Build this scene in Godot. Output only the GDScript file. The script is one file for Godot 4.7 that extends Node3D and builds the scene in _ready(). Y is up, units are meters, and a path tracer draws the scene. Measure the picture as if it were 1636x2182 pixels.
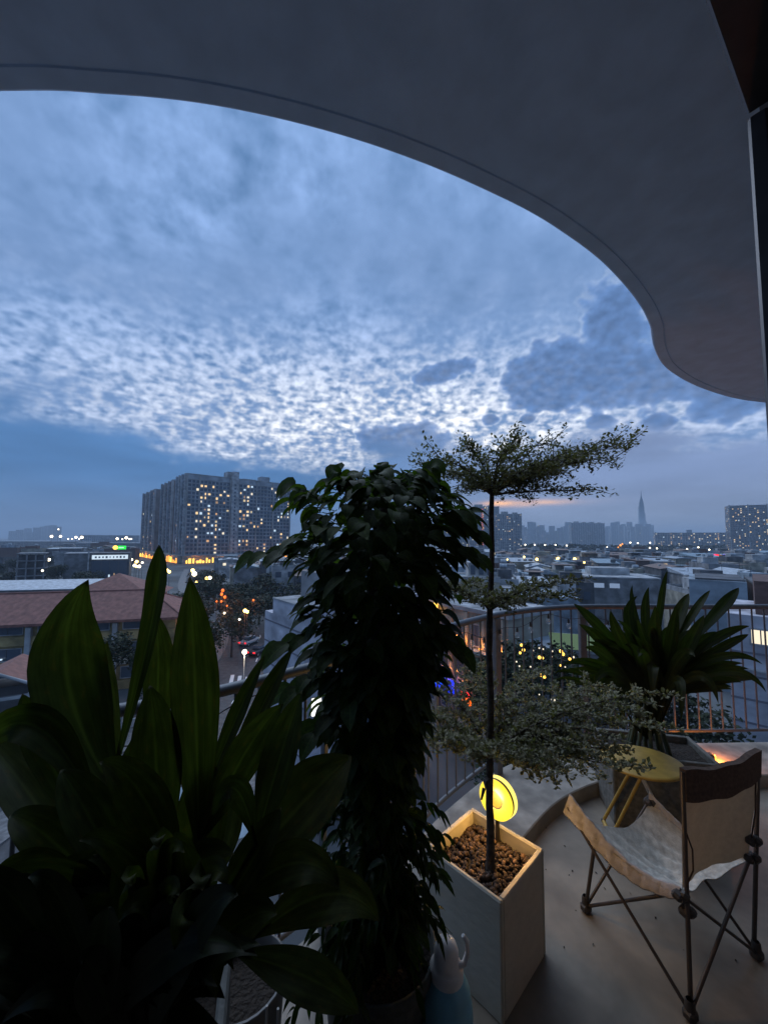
extends Node3D

const GROUND := -18.25
var taken := {}
var rng := RandomNumberGenerator.new()
var M := {}
var unit_box: BoxMesh


class MB:
	var v := PackedVector3Array()
	var n := PackedVector3Array()
	var u := PackedVector2Array()
	var c := PackedColorArray()
	var i := PackedInt32Array()
	var col := Color(1, 1, 1)

	func vert(p: Vector3, nn: Vector3, uv := Vector2.ZERO) -> void:
		v.append(p)
		n.append(nn if nn.length_squared() > 0.5 else Vector3.UP)
		u.append(uv)
		c.append(col)

	func tri(a: Vector3, b: Vector3, d: Vector3) -> void:
		var nn := (b - a).cross(d - a).normalized()
		var k := v.size()
		vert(a, nn, Vector2(0, 0))
		vert(b, nn, Vector2(1, 0))
		vert(d, nn, Vector2(1, 1))
		i.append_array(PackedInt32Array([k, k + 2, k + 1]))

	func quad(a: Vector3, b: Vector3, d: Vector3, e: Vector3) -> void:
		var nn := (b - a).cross(e - a).normalized()
		if nn == Vector3.ZERO:
			nn = (d - b).cross(e - b).normalized()
		var k := v.size()
		vert(a, nn, Vector2(0, 1))
		vert(b, nn, Vector2(1, 1))
		vert(d, nn, Vector2(1, 0))
		vert(e, nn, Vector2(0, 0))
		i.append_array(PackedInt32Array([k, k + 2, k + 1, k, k + 3, k + 2]))

	func box(o: Vector3, s: Vector3, b := Basis()) -> void:
		var x := b.x * s.x * 0.5
		var y := b.y * s.y * 0.5
		var z := b.z * s.z * 0.5
		quad(o - x - y + z, o + x - y + z, o + x + y + z, o - x + y + z)
		quad(o + x - y - z, o - x - y - z, o - x + y - z, o + x + y - z)
		quad(o + x - y + z, o + x - y - z, o + x + y - z, o + x + y + z)
		quad(o - x - y - z, o - x - y + z, o - x + y + z, o - x + y - z)
		quad(o - x + y + z, o + x + y + z, o + x + y - z, o - x + y - z)
		quad(o - x - y - z, o + x - y - z, o + x - y + z, o - x - y + z)

	func bevel(o: Vector3, s: Vector3, r: float, b := Basis()) -> void:
		var h := s * 0.5
		var q := func(x: float, y: float, z: float) -> Vector3: return o + b.x * x + b.y * y + b.z * z
		var hx := h.x
		var hy := h.y
		var hz := h.z
		var ix := hx - r
		var iy := hy - r
		var iz := hz - r
		for g in [-1.0, 1.0]:
			var faces := [[q.call(g * hx, -iy, g * iz), q.call(g * hx, -iy, -g * iz), q.call(g * hx, iy, -g * iz), q.call(g * hx, iy, g * iz)],
				[q.call(-ix, g * hy, g * iz), q.call(ix, g * hy, g * iz), q.call(ix, g * hy, -g * iz), q.call(-ix, g * hy, -g * iz)],
				[q.call(-g * ix, -iy, g * hz), q.call(g * ix, -iy, g * hz), q.call(g * ix, iy, g * hz), q.call(-g * ix, iy, g * hz)]]
			for f in faces:
				quad(f[0], f[1], f[2], f[3])
			for e in [-1.0, 1.0]:
				out(o, q.call(g * hx, e * iy, -iz), q.call(g * ix, e * hy, -iz), q.call(g * ix, e * hy, iz), q.call(g * hx, e * iy, iz))
				out(o, q.call(g * hx, -iy, e * iz), q.call(g * ix, -iy, e * hz), q.call(g * ix, iy, e * hz), q.call(g * hx, iy, e * iz))
				out(o, q.call(-ix, g * hy, e * iz), q.call(-ix, g * iy, e * hz), q.call(ix, g * iy, e * hz), q.call(ix, g * hy, e * iz))
				for k in [-1.0, 1.0]:
					var a: Vector3 = q.call(g * hx, e * iy, k * iz)
					var d: Vector3 = q.call(g * ix, e * hy, k * iz)
					var w: Vector3 = q.call(g * ix, e * iy, k * hz)
					if (d - a).cross(w - a).dot(a - o) > 0:
						tri(a, d, w)
					else:
						tri(a, w, d)

	func out(o: Vector3, a: Vector3, b: Vector3, d: Vector3, e: Vector3) -> void:
		if (b - a).cross(e - a).dot((a + d) * 0.5 - o) > 0:
			quad(a, b, d, e)
		else:
			quad(a, e, d, b)

	func grid(P: Array, closed := false) -> void:
		var rows := P.size()
		var cols: int = P[0].size()
		var k := v.size()
		for r in rows:
			var line: PackedVector3Array = P[r]
			var up: PackedVector3Array = P[mini(r + 1, rows - 1)]
			var dn: PackedVector3Array = P[maxi(r - 1, 0)]
			for q in cols:
				var a := line[(q + 1) % cols] if closed else line[mini(q + 1, cols - 1)]
				var b := line[(q + cols - 1) % cols] if closed else line[maxi(q - 1, 0)]
				vert(line[q], (a - b).cross(up[q] - dn[q]).normalized(), Vector2(float(q) / (cols - 1), float(r) / (rows - 1)))
		var span := cols if closed else cols - 1
		for r in rows - 1:
			for q in span:
				var a := k + r * cols + q
				var b := k + r * cols + (q + 1) % cols
				i.append_array(PackedInt32Array([a, b + cols, b, a, a + cols, b + cols]))

	func tube(path: PackedVector3Array, radii: PackedFloat32Array, sides := 8, caps := true) -> void:
		var P := []
		var t0 := (path[1] - path[0]).normalized()
		var s := t0.cross(Vector3.UP if absf(t0.y) < 0.9 else Vector3.RIGHT).normalized()
		for r in path.size():
			var t := (path[mini(r + 1, path.size() - 1)] - path[maxi(r - 1, 0)]).normalized()
			s = (s - t * s.dot(t)).normalized()
			var w := t.cross(s)
			var ring := PackedVector3Array()
			for q in sides:
				var a := TAU * q / sides
				ring.append(path[r] + (s * cos(a) + w * sin(a)) * radii[mini(r, radii.size() - 1)])
			P.append(ring)
		grid(P, true)
		if caps:
			for e in 2:
				var ring: PackedVector3Array = P[0 if e == 0 else P.size() - 1]
				var m := path[0 if e == 0 else path.size() - 1]
				for q in sides:
					if e == 0:
						tri(m, ring[(q + 1) % sides], ring[q])
					else:
						tri(m, ring[q], ring[(q + 1) % sides])

	func rod(a: Vector3, b: Vector3, r: float, sides := 8, r2 := -1.0) -> void:
		tube(PackedVector3Array([a, b]), PackedFloat32Array([r, r if r2 < 0 else r2]), sides)

	func lathe(o: Vector3, prof: Array, sides := 20, b := Basis()) -> void:
		var P := []
		for p in prof:
			var ring := PackedVector3Array()
			for q in sides:
				var a := -TAU * q / sides
				ring.append(o + b * Vector3(p.x * cos(a), p.y, p.x * sin(a)))
			P.append(ring)
		grid(P, true)

	func ball(o: Vector3, r: float, sides := 10, squash := 1.0) -> void:
		var prof := []
		for k in 7:
			var a := -PI / 2 + PI * k / 6.0
			prof.append(Vector2(maxf(cos(a), 0.001) * r, sin(a) * r * squash))
		lathe(o, prof, sides)

	func leaf(base: Vector3, ctrl: Vector3, tip: Vector3, width: float, face: Vector3, pk := 0.45, fold := 0.25, rows := 12, cols := 4, power := 0.85, wave := 0.0, seed_ := 0.0, sharp := 1.9) -> void:
		var P := []
		for r in rows + 1:
			var t := float(r) / rows
			var p := base.lerp(ctrl, t).lerp(ctrl.lerp(tip, t), t)
			var tan := ((ctrl - base) * (1 - t) + (tip - ctrl) * t).normalized()
			var s := tan.cross(face).normalized()
			var nn := s.cross(tan)
			var k := pow(sin(PI * 0.5 * t / pk), power) if t < pk else 1.0 - pow((t - pk) / (1.0 - pk), sharp)
			var w := width * 0.5 * maxf(k, 0.03 * (1.0 - t))
			var line := PackedVector3Array()
			for q in cols + 1:
				var x := 2.0 * q / cols - 1.0
				line.append(p + s * x * w + nn * (fold * absf(x) * w + wave * w * absf(x) * sin(t * 17.0 + seed_ + x * 1.3)))
			P.append(line)
		grid(P)

	func done(m: Material = null) -> ArrayMesh:
		var a := []
		a.resize(Mesh.ARRAY_MAX)
		a[Mesh.ARRAY_VERTEX] = v
		a[Mesh.ARRAY_NORMAL] = n
		a[Mesh.ARRAY_TEX_UV] = u
		a[Mesh.ARRAY_COLOR] = c
		a[Mesh.ARRAY_INDEX] = i
		var out_mesh := ArrayMesh.new()
		out_mesh.add_surface_from_arrays(Mesh.PRIMITIVE_TRIANGLES, a)
		if m:
			out_mesh.surface_set_material(0, m)
		return out_mesh


# ---------------------------------------------------------------- naming
func numbered(called: String) -> String:
	var k: int = taken.get(called, -1) + 1
	taken[called] = k
	return called if k == 0 else "%s_%03d" % [called, k]


func tag(o: Node, label: String, category := "", group := "", kind := "") -> Node:
	o.set_meta("label", label)
	if category:
		o.set_meta("category", category)
	if group:
		o.set_meta("group", group)
	if kind:
		o.set_meta("kind", kind)
	return o


func thing(called: String, label: String, category: String, pos := Vector3.ZERO, yaw := 0.0, group := "") -> Node3D:
	var o := Node3D.new()
	o.name = numbered(called)
	add_child(o)
	o.position = pos
	o.rotation.y = yaw
	tag(o, label, category, group)
	return o


func part(called: String, mesh, m: Material, parent: Node, kind := "") -> MeshInstance3D:
	var o := MeshInstance3D.new()
	o.name = called
	if mesh is MB:
		o.mesh = mesh.done()
	else:
		o.mesh = mesh
	o.material_override = m
	parent.add_child(o, true)
	if kind:
		o.set_meta("kind", kind)
	return o


func single(called: String, mesh, m: Material, label: String, category := "", group := "", kind := "") -> MeshInstance3D:
	var o := part(numbered(called), mesh, m, self)
	tag(o, label, category, group, kind)
	return o


func bx(called: String, parent: Node, centre: Vector3, size: Vector3, m: Material) -> MeshInstance3D:
	var o := part(called, unit_box, m, parent)
	o.transform = Transform3D(Basis.from_scale(size), centre)
	return o


func omni(at: Vector3, c: Color, e: float, size := 0.05, reach := 12.0, parent: Node = self) -> void:
	var l := OmniLight3D.new()
	l.name = "lamp_glow"
	l.light_color = c
	l.light_energy = e
	l.light_size = size
	l.omni_range = reach
	l.omni_attenuation = 2.0
	l.shadow_enabled = true
	parent.add_child(l, true)
	l.position = at


# ---------------------------------------------------------------- materials
func lin(r: float, g: float, b: float) -> Color:
	return Color(r, g, b).linear_to_srgb()


func noise_tex(freq: float, lo: float, hi: float, seed_: int, size := 256, octaves := 5, normal := false, strength := 4.0) -> NoiseTexture2D:
	var f := FastNoiseLite.new()
	f.seed = seed_
	f.frequency = freq
	f.fractal_octaves = octaves
	var t := NoiseTexture2D.new()
	t.width = size
	t.height = size
	t.seamless = true
	t.noise = f
	if normal:
		t.as_normal_map = true
		t.bump_strength = strength
	else:
		var g := Gradient.new()
		g.set_color(0, Color(lo, lo, lo))
		g.set_color(1, Color(hi, hi, hi))
		t.color_ramp = g
	return t


func mat(key: String, c: Color, rough := 0.8, tex: Texture2D = null, scale := 1.0, bump: Texture2D = null, relief := 0.0, metal := 0.0) -> StandardMaterial3D:
	var m := StandardMaterial3D.new()
	m.resource_name = key
	m.albedo_color = c
	m.roughness = rough
	m.metallic = metal
	m.cull_mode = BaseMaterial3D.CULL_DISABLED
	if tex:
		m.albedo_texture = tex
	if tex or bump:
		m.uv1_triplanar = true
		m.uv1_world_triplanar = true
		m.uv1_scale = Vector3.ONE * scale
	if bump:
		m.heightmap_enabled = true
		m.heightmap_texture = bump
		m.heightmap_scale = relief
	M[key] = m
	return m


func glow(key: String, c: Color, e: float) -> StandardMaterial3D:
	var m := StandardMaterial3D.new()
	m.resource_name = key
	m.albedo_color = Color(0.2, 0.2, 0.2)
	m.emission_enabled = true
	m.emission = c
	m.emission_energy_multiplier = e
	m.roughness = 0.4
	M[key] = m
	return m


func leafy(key: String, c: Color, back: Color, tex: Texture2D, rough := 0.45) -> void:
	var m := StandardMaterial3D.new()
	m.resource_name = key
	m.albedo_color = c
	m.albedo_texture = tex
	m.roughness = rough
	m.backlight_enabled = true
	m.backlight = back
	m.cull_mode = BaseMaterial3D.CULL_DISABLED
	m.vertex_color_use_as_albedo = true
	m.metallic_specular = 0.3
	M[key] = m


func leaf_picture(seed_: int, ribs: int, along := false) -> ImageTexture:
	var f := FastNoiseLite.new()
	f.seed = seed_
	f.frequency = 0.03
	f.fractal_octaves = 4
	var w := 96
	var h := 192
	var im := Image.create(w, h, false, Image.FORMAT_RGB8)
	for y in h:
		for x in w:
			var a := absf(x / 47.5 - 1.0)
			var q := 0.78 + 0.14 * f.get_noise_2d(x * 1.2, y)
			q += 0.26 * exp(-a * a * 260.0)
			if along:
				q += 0.022 * sin(a * 57.0 + float(y) / h * 5.0) * (1.0 - exp(-a * a * 60.0))
				q += 0.16 * f.get_noise_2d(x * 2.2 + 500.0, y * 0.22)
			else:
				var rib := absf(fposmod((float(y) / h + a * 0.09) * ribs, 1.0) - 0.5)
				q += 0.1 * exp(-rib * rib * 90.0) * (1.0 - a)
			q -= 0.12 * clampf((a - 0.92) * 12.0, 0, 1)
			var dry := smoothstep(0.25, 0.6, f.get_noise_2d(x * 2.0 + 90.0, y * 2.0) + 0.9 * smoothstep(0.93, 1.0, float(y) / h) + 0.25 * smoothstep(0.9, 1.0, a)) * 0.5
			q = clampf(q, 0, 1)
			im.set_pixel(x, y, Color(clampf(q + dry * 0.35, 0, 1), clampf(q + dry * 0.05, 0, 1), q * 0.95))
	return ImageTexture.create_from_image(im)


func make_materials() -> void:
	var mottle := noise_tex(0.012, 0.8, 1.0, 3, 512, 6)
	var scuff := noise_tex(0.012, 0.72, 1.0, 18, 512, 8)
	var fine_mottle := noise_tex(0.016, 0.92, 1.0, 8, 512, 8)
	var patch := noise_tex(0.02, 0.62, 1.0, 4, 512, 6)
	var grain := noise_tex(0.11, 0.0, 1.0, 5, 256, 4)
	var weave := noise_tex(0.18, 0.0, 1.0, 11, 256, 2)
	var pebble := noise_tex(0.05, 0.0, 1.0, 6, 256, 5)
	var stain := noise_tex(0.008, 0.5, 1.0, 7, 512, 7)
	mat("floor", lin(0.25, 0.208, 0.158), 0.6, scuff, 0.55, grain, 0.12)  # warmth of indoor lamp light is put into the cement colour
	mat("ledge", lin(0.38, 0.34, 0.29), 0.8, patch, 0.5, pebble, 0.15)
	mat("ceiling", lin(0.64, 0.79, 0.99), 0.9, fine_mottle, 0.7, grain, 0.1)  # white plaster, with the blue of the dusk light tinted into its colour
	mat("room", lin(0.3, 0.24, 0.2), 0.8, mottle, 0.6)
	mat("frame", lin(0.085, 0.082, 0.095), 0.42, mottle, 2.0, null, 0.0, 0.3)
	mat("frame_edge", lin(0.12, 0.11, 0.115), 0.35, mottle, 2.0, null, 0.0, 0.4)
	mat("rail", lin(0.13, 0.145, 0.165), 0.5, mottle, 2.0, grain, 0.02, 0.2)
	mat("rail_post", lin(0.14, 0.15, 0.17), 0.55, mottle, 2.0)
	mat("pot", lin(0.50, 0.46, 0.385), 0.85, fine_mottle, 2.2, pebble, 0.15)
	mat("pot_dark", lin(0.10, 0.105, 0.1), 0.8, patch, 2.0, pebble, 0.25)
	mat("pot_white", lin(0.22, 0.215, 0.21), 0.6, mottle, 2.0)
	mat("planter_grey", lin(0.2, 0.19, 0.165), 0.85, patch, 2.2, pebble, 0.25)
	mat("canvas_tan", lin(0.5, 0.42, 0.33), 0.95, fine_mottle, 4.0, weave, 0.12)
	M.canvas_tan.backlight_enabled = true
	M.canvas_tan.backlight = Color(0.55, 0.5, 0.42)
	mat("soil", lin(0.035, 0.024, 0.017), 0.95, patch, 4.0, pebble, 1.0)
	var stone := mat("stone", Color.WHITE, 0.85, patch, 9.0)
	stone.vertex_color_use_as_albedo = true
	mat("bark", lin(0.11, 0.085, 0.068), 0.9, stain, 4.0, pebble, 0.5)
	mat("stem", lin(0.06, 0.075, 0.035), 0.7, mottle, 5.0)
	mat("steel", lin(0.085, 0.068, 0.06), 0.45, mottle, 3.0, null, 0.0, 0.35)
	mat("plastic", lin(0.035, 0.03, 0.028), 0.5)
	var canvas := mat("canvas", lin(0.66, 0.63, 0.57), 0.95, patch, 3.0, weave, 0.12)
	canvas.rim_enabled = true
	canvas.rim = 0.3
	mat("canvas_pink", lin(0.46, 0.425, 0.42), 0.95, mottle, 5.0, weave, 0.15)
	mat("canvas_brown", lin(0.095, 0.058, 0.042), 0.95, patch, 5.0, weave, 0.15)
	mat("yellow", lin(0.46, 0.29, 0.05), 0.5, mottle, 2.0)
	mat("white_metal", lin(0.5, 0.5, 0.5), 0.45, mottle, 2.0)
	mat("blue_plastic", lin(0.2, 0.5, 0.68), 0.35, mottle, 2.0)
	mat("white_plastic", lin(0.8, 0.8, 0.82), 0.4, mottle, 2.0)
	mat("print_label", lin(0.4, 0.62, 0.74), 0.5, mottle, 6.0)
	# the city
	mat("earth", lin(0.15, 0.16, 0.165), 0.95, stain, 0.01)
	mat("asphalt", lin(0.075, 0.075, 0.08), 0.85, patch, 0.1)
	mat("pavement", lin(0.24, 0.23, 0.225), 0.9, patch, 0.2)
	mat("paint", lin(0.6, 0.6, 0.58), 0.8)
	var tile_bump := noise_tex(0.03, 0.0, 1.0, 15, 256, 2)
	mat("red_tile", lin(0.31, 0.13, 0.10), 0.85, patch, 0.12, tile_bump, 6.0)
	mat("tin", lin(0.52, 0.56, 0.6), 0.55, patch, 0.08)
	mat("tin_blue", lin(0.34, 0.44, 0.5), 0.55, patch, 0.08)
	mat("tin_rust", lin(0.26, 0.17, 0.135), 0.75, patch, 0.1)
	mat("wall_white", lin(0.62, 0.62, 0.62), 0.85, stain, 0.07)
	mat("wall_grey", lin(0.36, 0.36, 0.37), 0.85, stain, 0.07)
	mat("wall_cream", lin(0.52, 0.47, 0.37), 0.85, stain, 0.07)
	mat("wall_blue", lin(0.42, 0.49, 0.55), 0.85, stain, 0.07)
	mat("wall_dark", lin(0.15, 0.15, 0.16), 0.85, stain, 0.07)
	mat("wall_brick", lin(0.19, 0.11, 0.09), 0.9, patch, 0.2)
	mat("wall_yellow", lin(0.5, 0.36, 0.15), 0.85, stain, 0.1)
	mat("wall_lilac", lin(0.72, 0.70, 0.76), 0.85, stain, 0.1)
	mat("groove", lin(0.15, 0.145, 0.17), 0.9)
	mat("slab", lin(0.5, 0.5, 0.51), 0.85, stain, 0.1)
	mat("tower", lin(0.50, 0.545, 0.60), 0.8, stain, 0.03)
	mat("tower_light", lin(0.48, 0.48, 0.48), 0.8, stain, 0.03)
	mat("tower_brown", lin(0.3, 0.24, 0.225), 0.8, stain, 0.03)
	mat("glass", lin(0.06, 0.08, 0.11), 0.12)
	mat("glass_mid", lin(0.09, 0.1, 0.12), 0.2)
	mat("dark_metal", lin(0.06, 0.06, 0.065), 0.6)
	mat("car_white", lin(0.55, 0.55, 0.55), 0.25)
	mat("car_dark", lin(0.05, 0.05, 0.06), 0.25)
	mat("tyre", lin(0.02, 0.02, 0.02), 0.9)
	glow("lit_warm", Color(1.0, 0.84, 0.6), 0.95)
	glow("lit_pale", Color(1.0, 0.94, 0.82), 0.85)
	glow("lit_cool", Color(0.82, 0.92, 1.0), 0.8)
	glow("lit_dim", Color(1.0, 0.8, 0.58), 0.3)
	glow("lit_soft", Color(1.0, 0.9, 0.7), 0.55)
	glow("lit_curtain", Color(1.0, 0.76, 0.5), 0.6)
	glow("lit_amber", Color(1.0, 0.62, 0.2), 1.6)
	glow("lit_gold", Color(1.0, 0.76, 0.3), 2.4)
	glow("lit_orange", Color(1.0, 0.42, 0.08), 1.3)
	glow("lamp_white", Color(1.0, 0.93, 0.8), 5.0)
	glow("lamp_yellow", Color(1.0, 0.85, 0.45), 5.0)
	glow("lit_white", Color(1.0, 1.0, 0.98), 1.2)
	glow("lit_green", Color(0.1, 0.95, 0.25), 0.9)
	glow("lit_blue", Color(0.03, 0.2, 1.0), 1.2)
	glow("lit_skyblue", Color(0.1, 0.45, 1.0), 1.1)
	glow("lit_red", Color(1.0, 0.16, 0.18), 1.6)
	glow("lit_pink", Color(1.0, 0.35, 0.7), 1.0)
	glow("lit_violet", Color(0.6, 0.3, 1.0), 1.2)
	glow("ring_glow", Color(1.0, 0.85, 0.24), 1.08)
	glow("ring_inner_glow", Color(1.0, 0.74, 0.1), 0.7)
	glow("ring_rim_glow", Color(1.0, 0.9, 0.42), 1.2)
	glow("led_glow", Color(1.0, 0.62, 0.22), 3.0)
	# leaves
	leafy("shade_leaf", lin(0.026, 0.036, 0.017), Color(0.3, 0.4, 0.2), leaf_picture(27, 4, true), 0.55)  # leaf colour darkened to carry the shade of the low corner
	leafy("broad", lin(0.07, 0.088, 0.036), Color(0.85, 0.95, 0.5), leaf_picture(21, 26, true), 0.5)
	leafy("strap", lin(0.055, 0.062, 0.026), Color(0.8, 1.0, 0.45), leaf_picture(26, 4, true), 0.5)
	leafy("vine", lin(0.075, 0.12, 0.042), Color(0.9, 1.0, 0.5), leaf_picture(22, 9), 0.58)
	leafy("weeping", lin(0.05, 0.075, 0.028), Color(0.7, 1.0, 0.4), leaf_picture(23, 12), 0.35)
	leafy("tiny", lin(0.33, 0.325, 0.235), Color(0.7, 0.75, 0.45), leaf_picture(24, 6), 0.55)
	leafy("tree_leaf", lin(0.04, 0.055, 0.028), Color(0.2, 0.3, 0.1), leaf_picture(25, 6), 0.7)


# ---------------------------------------------------------------- sky
func smooth(a: float, b: float, x: float) -> float:
	var t := clampf((x - a) / (b - a), 0.0, 1.0)
	return t * t * (3.0 - 2.0 * t)


func blob(az: float, el: float, a: float, e: float, ra: float, re: float) -> float:
	var x := (az - a) / ra
	var y := (el - e) / re
	return exp(-(x * x + y * y))


func dusk_sky() -> ImageTexture:
	var w := 2560
	var h := 1280
	var data := PackedFloat32Array()
	data.resize(w * h * 3)
	var cell := FastNoiseLite.new()
	cell.seed = 5
	cell.noise_type = FastNoiseLite.TYPE_SIMPLEX_SMOOTH
	cell.frequency = 6.6
	cell.fractal_octaves = 4
	cell.fractal_gain = 0.5
	var round_small := FastNoiseLite.new()
	round_small.seed = 61
	round_small.frequency = 34.0
	round_small.fractal_octaves = 4
	round_small.fractal_gain = 0.6
	var round_big := FastNoiseLite.new()
	round_big.seed = 62
	round_big.frequency = 9.0
	round_big.fractal_octaves = 5
	round_big.fractal_gain = 0.6
	var fine := FastNoiseLite.new()
	fine.seed = 77
	fine.frequency = 12.0
	fine.fractal_octaves = 3
	var wide := FastNoiseLite.new()
	wide.seed = 9
	wide.frequency = 0.75
	wide.fractal_octaves = 3
	var puff := FastNoiseLite.new()
	puff.seed = 14
	puff.frequency = 0.16
	puff.fractal_octaves = 5
	puff.fractal_gain = 0.5
	var streak := FastNoiseLite.new()
	streak.seed = 31
	streak.frequency = 0.05
	streak.fractal_octaves = 4
	# lower edge of the high cloud sheet, in degrees above the horizon, every 10 degrees of azimuth from -50
	var edge := [14.8, 13.6, 12.5, 11.2, 11.2, 13.4, 13.2, 13.4, 13.5, 12.0, 11.0]
	# dark heaps of cloud: azimuth, height, half width, half height
	var heaps := [[20.0, 21.5, 3.0, 3.5], [24.5, 22.0, 5.0, 5.0], [30.0, 21.0, 6.0, 5.0], [36.0, 20.0, 7.0, 4.5], [31.5, 26.5, 4.0, 5.0], [24.0, 18.8, 6.0, 1.6], [0.0, 14.8, 5.0, 2.2], [5.0, 14.6, 5.0, 2.7], [10.0, 24.3, 4.0, 1.1], [6.5, 23.2, 2.8, 1.2], [8.0, 23.2, 3.0, 1.0], [15.7, 16.9, 1.3, 0.8], [20.5, 16.6, 1.2, 0.7], [29.7, 15.2, 2.0, 1.0], [36.0, 14.2, 1.8, 1.2], [43.0, 16.5, 6.0, 3.5], [52.0, 20.0, 8.0, 5.0], [70.0, 18.0, 12.0, 5.0], [-70.0, 17.0, 14.0, 3.5], [120.0, 19.0, 15.0, 5.0], [-120.0, 20.0, 16.0, 5.0], [170.0, 18.0, 18.0, 4.0]]
	for y in h / 2:
		var el := 90.0 - 180.0 * (y + 0.5) / h
		var er := deg_to_rad(el)
		var ce := cos(er)
		var far := ce / maxf(sin(er), 0.035)
		for x in w:
			var around := ((x + 0.5) / w - 0.25) * TAU
			var dx := cos(around)
			var dz := sin(around)
			var az := rad_to_deg(atan2(dx, -dz))
			var front := 0.5 + 0.5 * cos(deg_to_rad(az + 6.0))
			# clear dusk air and thin veil
			var up := clampf(el / 60.0, 0, 1)
			var r := lerpf(0.18, 0.158, up)
			var g := lerpf(0.295, 0.272, up)
			var b := lerpf(0.535, 0.5, up)
			var sun := exp(-pow((az - 1.0) / 36.0, 2.0)) * exp(-pow((el - 14.0) / 10.0, 2.0))
			var px := dx * far
			var pz := dz * far
			# ripples of high cloud
			var big := wide.get_noise_2d(px, pz)
			var k := cell.get_noise_2d(px + 0.1 * big, pz * 1.1 + px * 0.15)
			var amount := smooth(85.0, 22.0, el) * (0.3 + 0.7 * smooth(-0.4, 0.35, big))
			var dir := Vector3(dx * ce, sin(er), dz * ce)
			var near_sky := smooth(17.0, 40.0, el)
			var puffs := lerpf(round_small.get_noise_3dv(dir + Vector3(0, dir.y * 0.35, 0)), round_big.get_noise_3dv(dir), near_sky)
			k = 0.42 * k + 0.2 * fine.get_noise_2d(px, pz) + (0.75 + 0.55 * near_sky) * puffs
			var m := k * amount * (1.0 + 0.9 * sun)
			var lift := 1.0 + 0.5 * m + 0.17 * big
			r *= lift + 0.25 * m
			g *= lift + 0.08 * m
			b *= lift
			var bright := sun * smooth(-0.45, 0.6, k + 0.4 * big)
			r += bright * 0.92
			g += bright * 0.77
			b += bright * 0.46
			# dark heaps
			if el < 46.0:
				var q := 0.0
				for e in heaps:
					var da: float = az - e[0]
					if da > 180.0:
						da -= 360.0
					var reach: float = e[2]
					if absf(da) < reach * 2.4:
						var dy: float = (el - e[1]) / e[3]
						da /= reach
						q = maxf(q, exp(-(da * da + dy * dy)))
				if q > 0.05:
					q += 0.34 * puff.get_noise_2d(az * 1.6, el * 2.6)
					var cover := smooth(0.27, 0.56, q) * 0.9
					var shade := 0.88 + 0.4 * smooth(0.8, 0.32, q) + 0.35 * puff.get_noise_2d(az * 3.4 + 40.0, el * 5.0)
					var rim := smooth(0.27, 0.34, q) * smooth(0.46, 0.36, q) * (0.25 + 0.75 * sun) * (0.5 + 0.9 * maxf(0.0, puff.get_noise_2d(az * 2.0 - 30.0, el * 3.0) + 0.2))
					r = lerpf(r, 0.094 * shade, cover)
					g = lerpf(g, 0.18 * shade, cover)
					b = lerpf(b, 0.38 * shade, cover)
					r += rim * 0.3
					g += rim * 0.28
					b += rim * 0.22
			# low smooth layer
			if el < 24.0:
				var at := clampf((az + 50.0) / 10.0, 0.0, 9.999)
				var e0: float = lerpf(edge[int(at)], edge[int(at) + 1], at - int(at))
				e0 += 2.4 * streak.get_noise_2d(az * 1.2, el * 4.0) + 0.8 * puff.get_noise_2d(az * 2.0, el * 4.0)
				var cover := smooth(e0 + 1.8, e0 - 2.0, el)
				var side := smooth(-12.0, 22.0, az) * smooth(100.0, 60.0, az)
				var st := 1.0 + 0.22 * streak.get_noise_2d(az * 0.8, el * 5.0)
				var low := smooth(9.0, 0.5, el)
				var lr := lerpf(lerpf(0.066, 0.105, low), lerpf(0.185, 0.215, low), side) * st
				var lg := lerpf(lerpf(0.168, 0.19, low), lerpf(0.255, 0.265, low), side) * st
				var lb := lerpf(lerpf(0.365, 0.35, low), lerpf(0.43, 0.37, low), side) * st
				r = lerpf(r, lr, cover)
				g = lerpf(g, lg, cover)
				b = lerpf(b, lb, cover)
				# last sunlit rift
				var rift := blob(az, el, 17.0, 5.1, 7.0, 0.42) if az > 17.0 else blob(az, el, 17.0, 5.1, 2.6, 0.42)
				rift *= 0.7 + 0.7 * streak.get_noise_2d(az * 3.0, el * 14.0)
				rift = clampf(rift, 0.0, 1.0)
				r += rift * 1.25
				g += rift * 0.46
				b = lerpf(b, 0.22, rift * 0.8)
			var o := (y * w + x) * 3
			data[o] = r
			data[o + 1] = g
			data[o + 2] = b
	for k in range(h / 2 * w, h * w):
		data[k * 3] = 0.08
		data[k * 3 + 1] = 0.12
		data[k * 3 + 2] = 0.2
	return ImageTexture.create_from_image(Image.create_from_data(w, h, false, Image.FORMAT_RGBF, data.to_byte_array()))


# ---------------------------------------------------------------- balcony shell
func curve_of(pts: Array, step := 0.06) -> PackedVector3Array:
	var c := Curve3D.new()
	for k in pts.size():
		var a: Vector2 = pts[maxi(k - 1, 0)]
		var b: Vector2 = pts[mini(k + 1, pts.size() - 1)]
		var t := (b - a) / 6.0
		c.add_point(Vector3(pts[k].x, 0, pts[k].y), Vector3(-t.x, 0, -t.y), Vector3(t.x, 0, t.y))
	var out := PackedVector3Array()
	var length := c.get_baked_length()
	var count := int(length / step)
	for k in count + 1:
		out.append(c.sample_baked(length * k / count, true))
	return out


func inset(line: PackedVector3Array, k: int, off: float, y: float) -> Vector3:
	var t := (line[mini(k + 1, line.size() - 1)] - line[maxi(k - 1, 0)]).normalized()
	return line[k] + Vector3(-t.z, 0, t.x) * off + Vector3(0, y, 0)


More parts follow.
